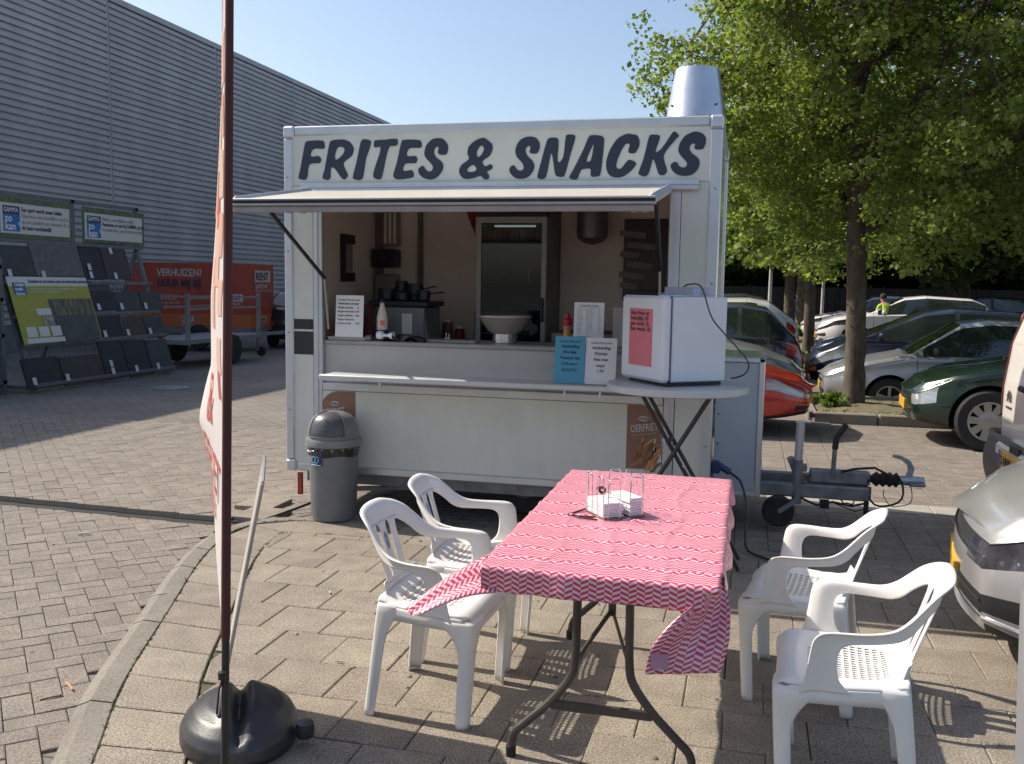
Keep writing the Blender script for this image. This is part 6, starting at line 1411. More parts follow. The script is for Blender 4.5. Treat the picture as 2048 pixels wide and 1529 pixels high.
    for ix,nm in((7,'headlight'),(8,'tail_light'),(9,'indicator'),(10,'headlight')):
        for s in(-1,1): part(nm,{ix},MT[ix],lambda c:c.y*s>0)
    for x in(wf,wr):
        for s in(-1,1): wheel(t,x,s*(W/2-.105),wrad,.19,style,s)
    for s in(-1,1):
        mm=M(); xm=ws[0]+.32; zm=lerpt(belt,xm)+.10; mm.lathe([(0,-.035),(.06,-.03),(.085,0),(.07,.04),(0,.055)],(0,0,0),14,axis='x'); mm.v=[(p[0]+xm,p[1]*1.25+s*(W/2+.075),p[2]*.8+zm) for p in map(tuple,mm.v)]; mm.bar((xm,s*(W/2-.06),zm-.04),(xm,s*(W/2+.04),zm-.02),.03,.02,m=1)
        mm.build('wing_mirror',[trim if cat=='old car' else paint,trim],t,smooth=50)
    if nose>.06:
        mm=M(); mm.tube(around(3+NS,ws[0]*.95,.0005),.0035,5); mm.build('bonnet_seam',seam,t)
    if extra:
        for k_,xm_,r_,mt_,nm_ in extra:
            mm=M(); pth=around(k_,.02,.004) if xm_ is None else around(k_,xm_,.004)
            mm.tube(pth,r_,6); mm.build(nm_,mt_,t)
    if plate:
        mm=M(); mm.bb(-nose*1.06-.006,-nose*1.06+.03,-.26,.26,.34,.45,ch=.003); mm.build('number_plate',yplate,t)
        mm=M(); mm.bb(L+.0,L+.035,-.26,.26,.5,.61,ch=.003); mm.build('number_plate',yplate,t)
    t.location=(loc[0],loc[1],(gz_(loc[0]+1,loc[1])+.012) if loc[1]>9 else loc[2]); t.rotation_euler=(0,0,rz)
    return t
def paintm(n,c,metal=.0,rough=.28,**k): return mat(n,c,rough=rough,metal=metal,var=.03,coat=.7,scale=1.5,**k)
bump_low=lambda x,y,z:x<.55 and z<.34 and y<.6
def S(hq=(.70,1.05),hx=.5,hy=.42,gq=(.62,.86),gy=.40,lq=(-.3,.24),ly=.50,amb=None,lampix=7,rear=True,L=4.0,rq=(.6,1.0)):
    """lamps, grille and intakes by height fraction between sill (0) and shoulder (1)"""
    s=[(lambda x,y,q:x<hx and y>hy and hq[0]<q<hq[1],lampix)]
    if amb: s.insert(0,(lambda x,y,q:x<amb[3] and y>amb[0] and amb[1]<q<amb[2],9))
    s+=[(lambda x,y,q:x<0 and gq[0]<q<gq[1] and y<gy,6),(lambda x,y,q:x<.1 and lq[0]<q<lq[1] and y<ly,6)]
    if rear: s+=[(lambda x,y,q:x>L-.22 and y>.52 and rq[0]<q<rq[1],8)]
    return s
# hatchbacks and others with their noses towards the trees (facing the trailer)
# old silver two-door
topA=[(0,.58),(.05,.66),(.22,.74),(.98,.90),(1.08,.94),(1.72,1.36),(2.1,1.42),(3.0,1.40),(3.3,1.30),(3.72,.95),(3.8,.70)]
car('parked_car','silver two-door hatchback with spoked alloys parked behind the trunk of the big tree','old car',(1.22,15.05,-.03),R(-2),paintm('paint_silver',(.40,.40,.40),.45,.32),L=3.8,W=1.64,top=topA,belt=[(0,.55),(.2,.68),(1.05,.87),(3.3,.93),(3.8,.66)],wf=.80,wr=3.1,wrad=.29,ws=(1.05,1.72),sw=(1.22,3.2),pil=(2.75,),rw=(3.3,3.7),style='alloy',sections=S(hq=(.70,1.0),hx=.26,hy=.36,L=3.8))
grn=paintm('paint_dark_green',(.012,.030,.022),.3,.25)
topG=[(0,.58),(.06,.68),(.3,.77),(.95,.88),(1.1,.93),(1.9,1.44),(2.3,1.50),(3.6,1.46),(3.85,1.35),(4.05,.95),(4.1,.70)]
g_=car('parked_car','dark green car with clear square headlights parked beside the white van','car',(1.84,11.25,-.03),R(-3),grn,L=4.1,W=1.70,top=topG,belt=[(0,.54),(.25,.71),(1.1,.88),(3.9,.98),(4.1,.68)],wf=.62,wr=3.2,wrad=.315,ws=(1.06,1.9),sw=(1.28,3.7),pil=(2.4,),rw=(3.8,4.04),style='cover',detail=80,sections=S(hq=(.50,1.0),hx=.17,hy=.46,gq=(.6,.85),gy=.3,lq=(0,.2),ly=.4,L=4.1))
car('parked_car','dark blue hatchback with round orange indicator behind the silver two-door','car',(1.15,17.75,-.03),R(-1),paintm('paint_dark_blue',(.018,.022,.055),.4,.3),L=3.9,top=[(0,.62),(.08,.74),(.5,.92),(.75,1.0),(1.75,1.46),(2.2,1.52),(3.2,1.48),(3.6,1.3),(3.85,.95),(3.9,.7)],belt=[(0,.58),(.3,.82),(.8,.95),(3.7,1.0),(3.9,.68)],ws=(.72,1.75),sw=(.98,3.4),rw=(3.45,3.8),wr=3.2,sections=S(hq=(.66,1.0),hx=.5,hy=.40,amb=(.50,.42,.62,.10),L=3.9))
car('parked_car','mid blue low car between the dark blue hatchback and the white estate','car',(1.45,20.9,-.03),R(-1),paintm('paint_mid_blue',(.025,.06,.15),.4,.25),L=4.1,top=[(0,.60),(.1,.72),(.6,.88),(1.0,.94),(1.9,1.33),(2.4,1.38),(3.3,1.33),(3.7,1.18),(4.05,.95),(4.1,.7)],ws=(.98,1.9),sw=(1.2,3.5),rw=(3.5,4.0),wr=3.35,sections=S(L=4.1))
whp=paintm('paint_white',(.72,.70,.70),.0,.25)
car('parked_car','white hatchback with black grille and big headlights behind the big tree trunk','car',(1.95,27.4,-.03),R(-2),whp,L=4.3,W=1.80,top=[(0,.62),(.06,.76),(.4,.88),(1.15,1.0),(1.25,1.03),(2.05,1.42),(2.6,1.48),(3.7,1.42),(4.0,1.28),(4.2,1.0),(4.3,.75)],belt=[(0,.58),(.3,.78),(1.2,.93),(4.0,1.05),(4.3,.72)],wf=.88,wr=3.5,wrad=.33,ws=(1.2,2.05),sw=(1.4,4.0),pil=(2.6,3.4),rw=(3.95,4.28),detail=90,sections=[(lambda x,y,q:x<.62 and y>.46 and .80<q<1.0,10),(lambda x,y,q:x<0 and .58<q<.86 and y<.48,6),(lambda x,y,q:x<.16 and .22<q<.46 and y>.44,6),(lambda x,y,q:x<0 and 0<q<.3 and y<.4,6)])
car('parked_car','white saloon farthest along the row, nearest the lamp posts','car',(1.75,31.2,-.03),R(-2),whp,L=4.3,W=1.76,ws=(1.1,1.9),top=[(0,.58),(.06,.70),(.3,.78),(1.05,.93),(1.15,.97),(1.9,1.38),(2.4,1.44),(3.4,1.38),(3.7,1.28),(4.1,1.0),(4.3,.75)],wr=3.5,sw=(1.3,3.6),rw=(3.5,4.1),sections=S(L=4.3,hq=(.74,1.0),lampix=10))
car('parked_car','black car at the far end of the row beside the dark fence','car',(5.6,35,-.03),R(-3),paintm('paint_black_far',(.015,.015,.018),.2,.3),L=4.2,top=None,sections=S())
# the row on the trailer's side, seen past the fridge
red=paintm('paint_red',(.42,.025,.015),.15,.25)
car('parked_car','red-orange car with clear headlight behind the gas locker of the trailer','car',(.62,11.35,-.03),R(180),red,L=4.1,W=1.70,top=[(0,.52),(.08,.62),(.4,.72),(1.1,.81),(1.25,.85),(2.05,1.30),(2.5,1.36),(3.4,1.30),(3.9,.95),(4.1,.7)],belt=[(0,.48),(.3,.65),(1.2,.79),(3.8,.88),(4.1,.6)],ws=(1.2,2.05),sw=(1.4,3.4),rw=(3.45,3.9),detail=80,sections=[(lambda x,y,q:x<.40 and y>.36 and .66<q<1.0,7),(lambda x,y,q:x<.12 and y>.40 and .08<q<.34,6),(lambda x,y,q:x<0 and .0<q<.5 and y<.34,6)])
car('parked_car','silver-grey car nose behind the red one, past the small fridge','car',(.70,14.1,-.03),R(180),paintm('paint_silver_grey',(.36,.38,.37),.4,.28),L=4.2,W=1.74,top=[(0,.66),(.08,.80),(.5,.95),(1.1,1.08),(1.2,1.12),(1.9,1.5),(2.4,1.56),(3.5,1.5),(4.0,1.1),(4.2,.75)],belt=[(0,.62),(.3,.84),(1.1,1.0),(3.9,1.05),(4.2,.7)],ws=(1.12,1.9),sw=(1.3,3.6),rw=(3.6,4.05),wr=3.4,sections=S(hq=(.74,1.0),hx=.7,hy=.40,L=4.2))
topR=[(0,.70),(.04,.90),(.10,1.0),(.62,1.50),(1.0,1.56),(2.2,1.54),(2.9,1.15),(3.0,1.08),(4.0,.85),(4.2,.62)]
def rearcar(label,loc,pt,sec,top_=topR,s0=.55):
    return car('parked_car',label,'car',loc,R(180),pt,L=4.2,W=1.76,top=top_,belt=[(0,.66),(.08,.88),(.4,1.0),(3.0,.98),(4.1,.6)],wf=.75,wr=3.4,ws=(2.2,2.9),sw=(s0,2.9),pil=(1.05,1.9),rw=(.13,.62),nose=.03,frontlean=.05,plate=True,sections=sec)
rs_=[(lambda x,y,q:x<.26 and y>.50 and .72<q<1.15,8),(lambda x,y,q:x<.1 and q<.2,6)]
rearcar('black hatchback seen from behind with red tail lamp, past the small fridge',(.92,16.9,-.03),paintm('paint_black',(.012,.014,.02),.2,.2),rs_)
rearcar('pale grey-white hatchback with rounded red tail lamp behind the black hatchback',(1.02,19.9,-.03),paintm('paint_pale_grey',(.52,.50,.47),.2,.25),[(lambda x,y,q:x<.30 and y>.42 and 1.1<q<1.32,8)],[(0,.84),(.04,1.10),(.14,1.22),(.62,1.56),(1.0,1.62),(2.2,1.6),(2.9,1.15),(3.0,1.08),(4.0,.85),(4.2,.62)],.85)
rearcar('black car roof showing above the pale hatchback, farthest of the trailer-side row',(1.0,22.6,-.03),paintm('paint_black_roof',(.02,.022,.03),.2,.25),rs_,[(0,.8),(.04,1.0),(.10,1.1),(.7,1.60),(1.1,1.68),(2.2,1.66),(2.9,1.2),(3.0,1.1),(4.0,.85),(4.2,.62)])
car('parked_car','black car parked against the warehouse beyond the orange trailer','car',(-11.5,24.6,-.03),R(-75),paintm('paint_black_left',(.012,.012,.015),.2,.25),sections=S())
# silver car close by on the right
sil=paintm('paint_bright_silver',(.46,.45,.45),.5,.30,bump=.02)
topS=[(0,.66),(.05,.74),(.25,.84),(.6,.93),(1.15,1.02),(1.25,1.06),(2.0,1.42),(2.5,1.48),(3.6,1.42),(4.1,1.2),(4.25,.8)]
fs_=[(lambda x,y,q:x<.46 and y>.44 and .68<q<1.0,10),(lambda x,y,q:x<0 and .76<q<1.0 and y<=.44,6),(lambda x,y,q:x<.12 and .12<q<.38 and y>.36,6),(lambda x,y,q:x<0 and .12<q<.46 and y<=.36,6)]
sc_=car('parked_car','bright silver car with dark grille and headlight close behind the right chairs','car',(1.13,4.60,-.02),R(-10),sil,L=4.25,W=1.78,top=topS,belt=[(0,.62),(.25,.76),(1.2,.93),(4.0,1.0),(4.25,.7)],wf=.86,wr=3.42,wrad=.32,ws=(1.2,2.0),sw=(1.4,3.7),pil=(2.5,),rw=(3.65,4.1),detail=130,nose=.16,sections=fs_,extra=[(14,None,.006,chromem,'grille_bar'),(5,None,.004,trim,'intake_slat'),(7,None,.004,trim,'intake_slat'),(4,.35,.006,chromem,'bumper_strip')])
for yy in(-.56,.56):
    m=M(); m.lathe([(0,-.03),(.028,-.026),(.042,-.010),(.046,.01)],(-.02,yy,.545),18,axis='x'); m.build('headlight_lens',chromem,sc_,smooth=50)
    m=M(); m.lathe([(0,-.02),(.022,-.018),(.030,.0)],(.055,yy*1.18,.565),14,axis='x'); m.build('headlight_lens',chromem,sc_,smooth=50)
    m=M(); m.lathe([(0,-.01),(.034,-.008),(.042,.006)],(-.03,yy*1.02,.335),16,axis='x'); m.build('fog_lamp',lampm,sc_,smooth=50)
# ================================================================== white van
vn=thing('white_van','white delivery van seen at its rear corner with tall red tail lamp','van',(1.78,6.6,-.03)); VO=tuple(vn.location)
vw=paintm('paint_van_white',(.74,.69,.63),0,.3); VX=1.74; ya_,yb_=5.62,7.28
vp=[(.50,0.02),(.62,.0),(.95,.0),(1.25,.03),(1.6,.14),(1.78,.28),(1.86,.5)]
m=M()
def vpt(u,v):
    k=v*(len(vp)-1); i=min(int(k),len(vp)-2); f=k-i; z=vp[i][0]*(1-f)+vp[i+1][0]*f; dx=vp[i][1]*(1-f)+vp[i+1][1]*f
    y=yb_+(ya_-yb_)*u; e=min(u,1-u); dx+=.10*max(0,1-e/.10)**2.2; 
    sh=.10*(z-.9)*(1 if u<.5 else -1)*max(0,1-e*2) if z>.9 else 0
    return (VX+dx,y-sh,z)
m.grid(vpt,40,24)
for yy,sg_ in((yb_,1),(ya_,-1)):
    m.grid(lambda u,v:(VX+.10+(3.9)*u if v<.7 else VX+.10+.28*(v-.7)/.3*(1-u)+3.9*u,yy-sg_*(.10*max(0,(.5+1.33*v)-.9)),.5+1.34*v),14,10)
m.bb(VX+.55,VX+3.8,ya_+.12,yb_-.12,1.80,1.88,ch=.03)
m.build('body',vw,vn,off=VO,smooth=50)
m=M(); m.grid(lambda u,v:V(vpt(.012+.06*u,.24+.50*v))+V((-.012,0,0)),6,14); o=m.build('tail_light',mat('van_lamp_red',(.22,.03,.03),rough=.3,coat=.5,var=.2),vn,off=VO,smooth=60); o.modifiers.new('s','SOLIDIFY').thickness=.006
m=M(); m.grid(lambda u,v:V(vpt(.13+.30*u,.50+.33*v))+V((.004-.010*0,0,0))+V((-.006,0,0)),8,8); o=m.build('door_recess',mat('van_recess_white',(.66,.60,.54),rough=.3,coat=.5),vn,off=VO,smooth=60)
m=M(); m.bb(VX-.012,VX+.02,(ya_+yb_)/2-.006,(ya_+yb_)/2+.006,.6,1.5); m.build('door_gap',seam,vn,off=VO)
m=M(); m.box((VX-.02,6.62,.98),(.03,.11,.04),ch=.012); m.build('door_handle',trim,vn,off=VO)
def chev(z): return [(7.0,z),(6.955,z+.035),(6.91,z),(6.91,z-.018),(6.955,z+.017),(7.0,z-.018)]
m=M()
for z in(.905,.875): m.prism(chev(z),lambda a,b,t_:(VX-.006-t_,a,b),0,.006)
m.bb(VX-.008,VX-.002,6.90,7.03,.815,.828); m.build('badge',mat('badge_dark',(.12,.11,.10),rough=.3,metal=.5),vn,off=VO,smooth=0)
m=M(); 
def bpt(u,v):
    a=.5*math.pi*min(1,max(0,(u-.80)/.2)) if u>.8 else 0; y=ya_+(yb_+.02-ya_)*min(1,u/.93) if u<.93 else yb_+.02
    xx=VX-.11+(.0 if u<.8 else .18*((u-.8)/.2)**2.2)+(.9*(u-.93)/.07 if u>.93 else 0)
    z=.30+.34*v; xx+=.03*(1-math.sin(math.pi*min(1,v*1.1)))
    return (xx,y,z)
m.grid(bpt,40,10); o=m.build('bumper',mat('van_bumper_grey',(.085,.075,.072),rough=.6,var=.08,bump=.1),vn,off=VO,smooth=50); o.modifiers.new('s','SOLIDIFY').thickness=.03
m=M(); m.bb(VX-.10,VX+.02,6.0,6.86,.40,.62,ch=.03); m.build('bumper_centre',vw,vn,off=VO)
m=M(); m.bb(VX-.125,VX-.112,6.12,6.64,.475,.585,ch=.002); pl=m.build('number_plate',yplate,vn,off=VO)
m=M(); m.bb(VX-.127,VX-.1252,6.60,6.638,.478,.582); m.build('plate_band',mat('plate_blue',(.02,.04,.3),rough=.4),pl,off=VO)
text('plate_lettering','2-VNK-64',.085,(VX-.1275,6.585,.497),(0,-1,0),(0,0,1),print_black,pl,VO,sx=.98,bold=.002)
m=M(); m.bb(VX-.1,VX-.05,6.3,6.5,.59,.64); m.build('plate_lamp',trim,vn,off=VO)
for x in(VX+.85,VX+3.3):
    m=M(); m.lathe([(0,-.09),(.2,-.1),(.3,-.09),(.32,0),(.3,.09),(.2,.1),(0,.09)],(x,yb_-.12,.34),24,axis='y'); m.lathe([(0,-.09),(.2,-.1),(.3,-.09),(.32,0),(.3,.09),(.2,.1),(0,.09)],(x,ya_+.12,.34),24,axis='y'); m.build('wheel',tyre,vn,off=VO)
m=M(); m.bb(VX+.1,VX+3.9,ya_+.1,yb_-.1,.24,.5); m.build('underbody',arch,vn,off=VO)
# leaning pale pole close at the right edge
wp=thing('pale_post','pale smooth post close to the viewer at the right edge of the terrace','post',(.855,2.02,0)); 
pb=onplane(2031,1529,(0,2.0,0),(0,1,0)); pt2=onplane(2046,1060,(0,2.0,0),(0,1,0))
d_=(pt2-pb); 
m=M(); 
zz0=pb+d_*((0-pb.z)/d_.z); zz1=pb+d_*((1.02-pb.z)/d_.z)
wr_=.038
m.tube([zz0+V((wr_,0,0)),zz1+V((wr_,0,0)),zz1+V((wr_+.004,0,.03)),zz1+V((wr_+.01,0,.045))],[wr_,wr_,wr_*.8,wr_*.3],24); m.build('post_shaft',mat('post_offwhite',(.62,.58,.52),rough=.5,var=.05),wp,off=tuple(wp.location)); m=M(); m.lathe([(0,0),(.07,0),(.07,.01),(.04,.02),(0,.02)],tuple(zz0+V((wr_,0,0))),24); m.build('post_foot',alu_dark,wp,off=tuple(wp.location))
# ================================================================== trees
bark=mat('bark',(.055,.042,.030),rough=.95,var=.3,scale=14,stretch=(1,1,.35),bump=1.5,bscale=26,c2=(.12,.098,.070),dirt=.3,dirtc=(.07,.075,.03))
bark2=mat('twig_bark',(.075,.055,.042),rough=.95,var=.3)
leafA=leafmat('leaf_fresh',(.15,.205,.045),(.27,.315,.085),.48); leafB=leafmat('leaf_mid',(.085,.135,.030),(.15,.205,.050),.42); leafC=leafmat('leaf_dark',(.03,.06,.014),(.055,.10,.022),.3)
def np_tubes(segs,n=4):
    """segs: list of (p,q,r0,r1)"""
    vs=[];fs=[]
    for p,q,r0_,r1_ in segs:
        p=V(p);q=V(q);t=(q-p)
        if t.length<1e-4: continue
        t.normalize(); x=t.orthogonal().normalized(); y=t.cross(x); b=len(vs)
        for c,r_ in((p,r0_),(q,r1_)):
            for j in range(n):
                a=2*math.pi*j/n; vs.append(c+(x*math.cos(a)+y*math.sin(a))*r_)
        fs+=[(b+j,b+(j+1)%n,b+n+(j+1)%n,b+n+j) for j in range(n)]
    return vs,fs
def leaves(name,cl,per,rad,size,lm,parent,seed,flat=.6):
    rs_2=np.random.default_rng(seed); C=np.repeat(np.asarray(cl,float),per,axis=0); n=len(C)
    off=rs_2.normal(size=(n,3)); off/=np.linalg.norm(off,axis=1)[:,None]; off*=(rs_2.random((n,1))**.5)*rad; off[:,2]*=flat
    P=C+off
    nrm=rs_2.normal(size=(n,3)); nrm[:,2]+=1.1; nrm/=np.linalg.norm(nrm,axis=1)[:,None]
    a=rs_2.normal(size=(n,3)); a-=nrm*(a*nrm).sum(1)[:,None]; a/=np.linalg.norm(a,axis=1)[:,None]; a[:,2]-=.25
    b=np.cross(nrm,a); s=size*(.65+.7*rs_2.random((n,1)))
    v=np.stack([P-a*s*.5,P+b*s*.42+nrm*s*.10+a*s*.05,P+a*s*.55,P-b*s*.42+nrm*s*.10+a*s*.05],axis=1).reshape(-1,3)
    q=np.arange(n*4).reshape(-1,4)
    o=npmesh(name,v,q,lm,parent); tag(o,kind='stuff'); return o
def tree(name,label,base,trunk_h,tr,cc,rad,ncl,per,lsize,crad,seed,lm,lm2,nl=12,group=None,lean=(0,0),lump=.75,thr=-.12,twigfrac=.5,hang=0,top=None):
    rr=random.Random(seed); bx,by,bz=base
    t=thing(name,label,'tree',base,0,group)
    top=top or cc[2]+rad[2]*.75
    axis_=[V((0,0,-.05)),V((lean[0]*.3,lean[1]*.3,trunk_h*.5)),V((lean[0],lean[1],trunk_h)),V((lean[0]+rr.uniform(-.2,.2),lean[1]+rr.uniform(-.2,.2),(trunk_h+top)/2)),V((cc[0]-bx,cc[1]-by,top))]
    ax=cr([tuple(p) for p in axis_],8); m=M()
    rad_=[tr*(1.45 if i==0 else 1.22 if i==1 else 1.1 if i<4 else 1)*(1-.0*i) if p.z<trunk_h else max(.015,tr*.85*max(0,1-(p.z-trunk_h)/(top-trunk_h))**.8) for i,p in enumerate(ax)]
    m.tube(ax,[q*(1+.06*mn.noise(V((i*.7,seed,0)))) for i,q in enumerate(rad_)],14)
    m.v=[tuple(V(p)+V((mn.noise(V(p)*6)*.02,mn.noise(V(p)*6+V((5,5,5)))*.02,0))) for p in m.v]
    m.build('trunk',bark,t,smooth=60)
    C=V((cc[0]-bx,cc[1]-by,cc[2])); cl=[]; tries=0
    while len(cl)<ncl and tries<ncl*60:
        tries+=1; d=V((rr.gauss(0,1),rr.gauss(0,1),rr.gauss(0,1))).normalized(); k=rr.random()**.42
        nz=mn.noise(d*2.1+V((seed,0,0)))
        k2=k*(1+.22*nz); p=C+V((d.x*rad[0]*k2,d.y*rad[1]*k2,d.z*rad[2]*k2))
        if p.z<1.75: continue
        if mn.noise(p*lump+V((seed*3.1,0,0)))<thr+ .25*(k<.5): continue
        cl.append(p)
    segs=[]; nodes=[]
    for k in range(nl):
        f=k/nl; h=trunk_h*.92+(top-trunk_h)*.8*f; j=min(range(len(ax)),key=lambda i:abs(ax[i].z-h)); s0=ax[j]
        a=k*2.4+rr.uniform(-.3,.3); e=C+V((math.cos(a)*rad[0]*.86,math.sin(a)*rad[1]*.86,rad[2]*(rr.uniform(-.55,.1)+.9*f)*.8))
        e=s0.lerp(e,1-.35*f); mid=s0.lerp(e,.5)+V((0,0,.15+.3*rr.random())); pts=cr([tuple(s0),tuple(mid),tuple(e)],5); r0_=max(.03,tr*.48*(1-.55*f))
        for i in range(len(pts)-1):
            segs.append((pts[i],pts[i+1],r0_*(1-i/len(pts))**.8+.008,r0_*(1-(i+1)/len(pts))**.8+.008)); nodes.append(pts[i])
            if i>2 and rr.random()<.9:
                d=V((rr.gauss(0,1),rr.gauss(0,1),rr.gauss(.15,.6))).normalized(); q=pts[i]+d*rad[0]*.33; mm_=pts[i].lerp(q,.5)+V((0,0,.1)); segs+=[(pts[i],mm_,.022,.014),(mm_,q,.014,.006)]; nodes+=[mm_,q]
    nn=np.array([tuple(p) for p in nodes])
    for c in cl:
        if rr.random()<twigfrac:
            i=int(np.argmin(((nn-np.array(tuple(c)))**2).sum(1))); q=nodes[i]
            if (q-c).length<1.1: mid=q.lerp(c,.5)+V((rr.gauss(0,.06),rr.gauss(0,.06),.06)); segs+=[(q,mid,.010,.006),(mid,c,.006,.003)]
    vs,fs=np_tubes(segs,4); o=npmesh('branches',[tuple(v) for v in vs],fs,bark2,t); tag(o,kind='stuff')
    k=int(len(cl)*.6); cl=[tuple(c) for c in cl]; rr.shuffle(cl)
    leaves('foliage',cl[:k],per,crad,lsize,lm,t,seed); leaves('foliage',cl[k:],per,crad,lsize,lm2,t,seed+1)
    return t
G='trees in the car park row'
tree('maple_tree','big fresh green tree in the kerbed bed beyond the trailer drawbar',(1.42,13.3,0),2.5,.128,(2.25,13.4,5.15),(3.7,3.7,3.4),4300,42,.060,.24,3,leafA,leafB,nl=17,group=G,lean=(-.08,0),thr=-.06,twigfrac=.45)
tree('maple_tree','slim tree in the second kerbed bed, behind the big one',(1.45,24.0,-.2),2.6,.13,(1.35,24.1,5.0),(2.6,2.6,3.0),850,22,.13,.34,5,leafA,leafB,nl=12,group=G)
tree('maple_tree','third tree of the row, thin trunk left of the second one',(1.62,31.5,0),2.6,.15,(1.5,31.5,5.2),(2.9,2.9,3.2),640,20,.18,.42,8,leafB,leafC,nl=10,group=G)
tree('maple_tree','farthest tree of the row next to the pale lamp posts',(1.55,38.5,0),2.6,.2,(1.4,38.5,5.4),(3.3,3.2,3.4),560,20,.2,.48,9,leafB,leafC,nl=9,group=G)
tree('maple_tree','dark tree behind the parked cars at the right edge',(9.2,20.5,0),2.6,.17,(8.6,20.5,5.8),(4.3,4.0,4.0),1500,22,.14,.36,12,leafB,leafC,nl=13,group=G)
BG='dark trees along the fence at the far side'
for i,(x,y,r_,h,lb) in enumerate(((-7,50,4.2,4.6,'dark background tree farthest left behind the trailer'),(-1.5,49,4.2,4.6,'dark background tree just right of the trailer corner'),(3.5,50.5,5,6.8,'dark background tree behind the slim trees'),(8.5,48.5,4.8,6.2,'dark background tree right of the big trunk'),(13.5,50,5.2,7,'dark background tree above the white hatchback'),(18.5,49,5,6.4,'dark background tree above the green car'),(24,50,5.4,7,'dark background tree farthest right beyond the van'),(7.5,37,3.8,5.6,'nearer background tree over the black car'),(13,33,4,5.8,'nearer background tree behind the white van'))):
    tree('background_tree',lb,(x,y,0),2.0,.2,(x,y,h),(r_,r_*.9,h-1.6),620,16,.30,.62,20+i,leafB if i%3==0 else leafC,leafC,nl=7,group=BG,twigfrac=.2,thr=-.2)
hdg=thing('background_hedge','long dark leafy hedge rising behind the far fence','hedge',(8,52.5,0))
rh=random.Random(91); cl=[]
for k in range(2600):
    x=-24+58*rh.random(); cl.append((x-8,rh.gauss(0,.9),4.6*rh.random()**.8*(1+.25*mn.noise(V((x*.3,3,0))))))
leaves('foliage',cl,12,.8,.36,leafC,hdg,92,flat=.9)
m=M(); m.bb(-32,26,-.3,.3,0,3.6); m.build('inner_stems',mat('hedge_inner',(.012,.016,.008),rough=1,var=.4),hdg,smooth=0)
# planters
earth=mat('planter_soil',(.12,.095,.06),rough=1,var=.4,scale=8,bump=1,bscale=30,c2=(.17,.15,.08)); gy=mat('planter_kerb',(.22,.20,.17),rough=.9,var=.12,fine=.2,bump=.3)
for i,(x0,x1,y0,y1,lb) in enumerate(((.83,2.35,12.15,14.2,'kerbed soil bed round the big tree'),(.8,2.2,22.3,25.3,'kerbed soil bed round the second tree'),(.9,2.2,29.8,33,'kerbed soil bed round the third tree'))):
    t=thing('tree_bed',lb,'planter',((x0+x1)/2,(y0+y1)/2,-.03)); o_=tuple(t.location)
    if i==1: t.location.z=-.22
    def ked(a,b):
        a=V(a);b=V(b);n=max(1,round((b-a).length/.8))
        for k in range(n):
            m=M(); d=(b-a)/n; p=a+d*k; m.bar(p+d.normalized()*.004,p+d*.985,.11,.15,ch=.015); m.build('kerb_stone',gy,t,off=o_)
    z=.015
    ked((x0,y0,z),(x1,y0,z)); ked((x1,y0+.06,z),(x1,y1,z)); ked((x1,y1+.06,z),(x0,y1+.06,z)); ked((x0,y1,z),(x0,y0+.06,z))
    m=M(); m.grid(lambda u,v:(x0+.06+(x1-x0-.12)*u,y0+.06+(y1-y0-.12)*v,.04+.06*math.sin(math.pi*u)*math.sin(math.pi*v)+.02*mn.noise(V((u*9,v*9,i)))),16,16); m.build('soil',earth,t,off=o_)
lw=leafmat('leaf_weed',(.10,.18,.02),(.16,.24,.04),.35)
for i,(x,y,s_,lb) in enumerate(((1.13,13.0,.17,'small bright green shrub at the foot of the big tree'),(1.2,23.4,.24,'small green shrub at the foot of the second tree'),(1.3,31.2,.35,'green weeds at the foot of the third tree'))):
    cl=[(rnd.gauss(0,s_*.5),rnd.gauss(0,s_*.4),.05+s_*.9*rnd.random()) for _ in range(26)]
    t=thing('small_shrub',lb,'shrub',(x,y,.03 if i!=1 else -.17),0); leaves('foliage',cl,14,s_*.35,.05 if i==0 else .08,lw,t,60+i); vs,fs=np_tubes([((0,0,0),c,.006,.003) for c in cl]); tag(npmesh('stems',[tuple(v) for v in vs],fs,bark2,t),kind='stuff')
cl=[(.95+1.3*rnd.random(),12.3+1.7*rnd.random(),.05) for _ in range(90)]
o=leaves('bed_grass',cl,14,.09,.03,leafmat('grass_dry',(.10,.12,.03),(.19,.18,.06),.2),None,77,flat=.4); tag(o,'thin dry grass on the soil bed of the big tree','grass')
# ================================================================== far background
fz=mat('fence_dark',(.022,.022,.022),rough=.9,var=.3,scale=3)
fn_=thing('dark_fence','long dark fence closing off the far side of the car park','fence',(8,46.5,0)); FO_=tuple(fn_.location)
for k in range(24):
    x=-12+k*2.0
    m=M(); m.bb(x+.06,x+1.94,46.47,46.5,.05,1.66); m.build('fence_panel',fz,fn_,off=FO_,smooth=0)
    m=M(); m.bb(x-.05,x+.05,46.42,46.52,0,1.72); m.build('fence_post',fz,fn_,off=FO_,smooth=0)
hs=thing('low_building','dark low building with a strip of white-framed windows beyond the fence','building',(15,56,0)); HO=tuple(hs.location)
m=M(); m.bb(8,27,54.5,60,0,3.0); m.build('wall',mat('far_brick_wall',(.10,.075,.06),rough=.9,var=.2),hs,off=HO,smooth=0)
m=M(); m.prism([(54.0,2.9),(60.5,2.9),(57.2,5.0)],lambda a,b,t_:(7.6+t_,a,b),0,19.8); m.build('roof',mat('far_roof_tiles',(.16,.07,.045),rough=.9,var=.2),hs,off=HO,smooth=0)
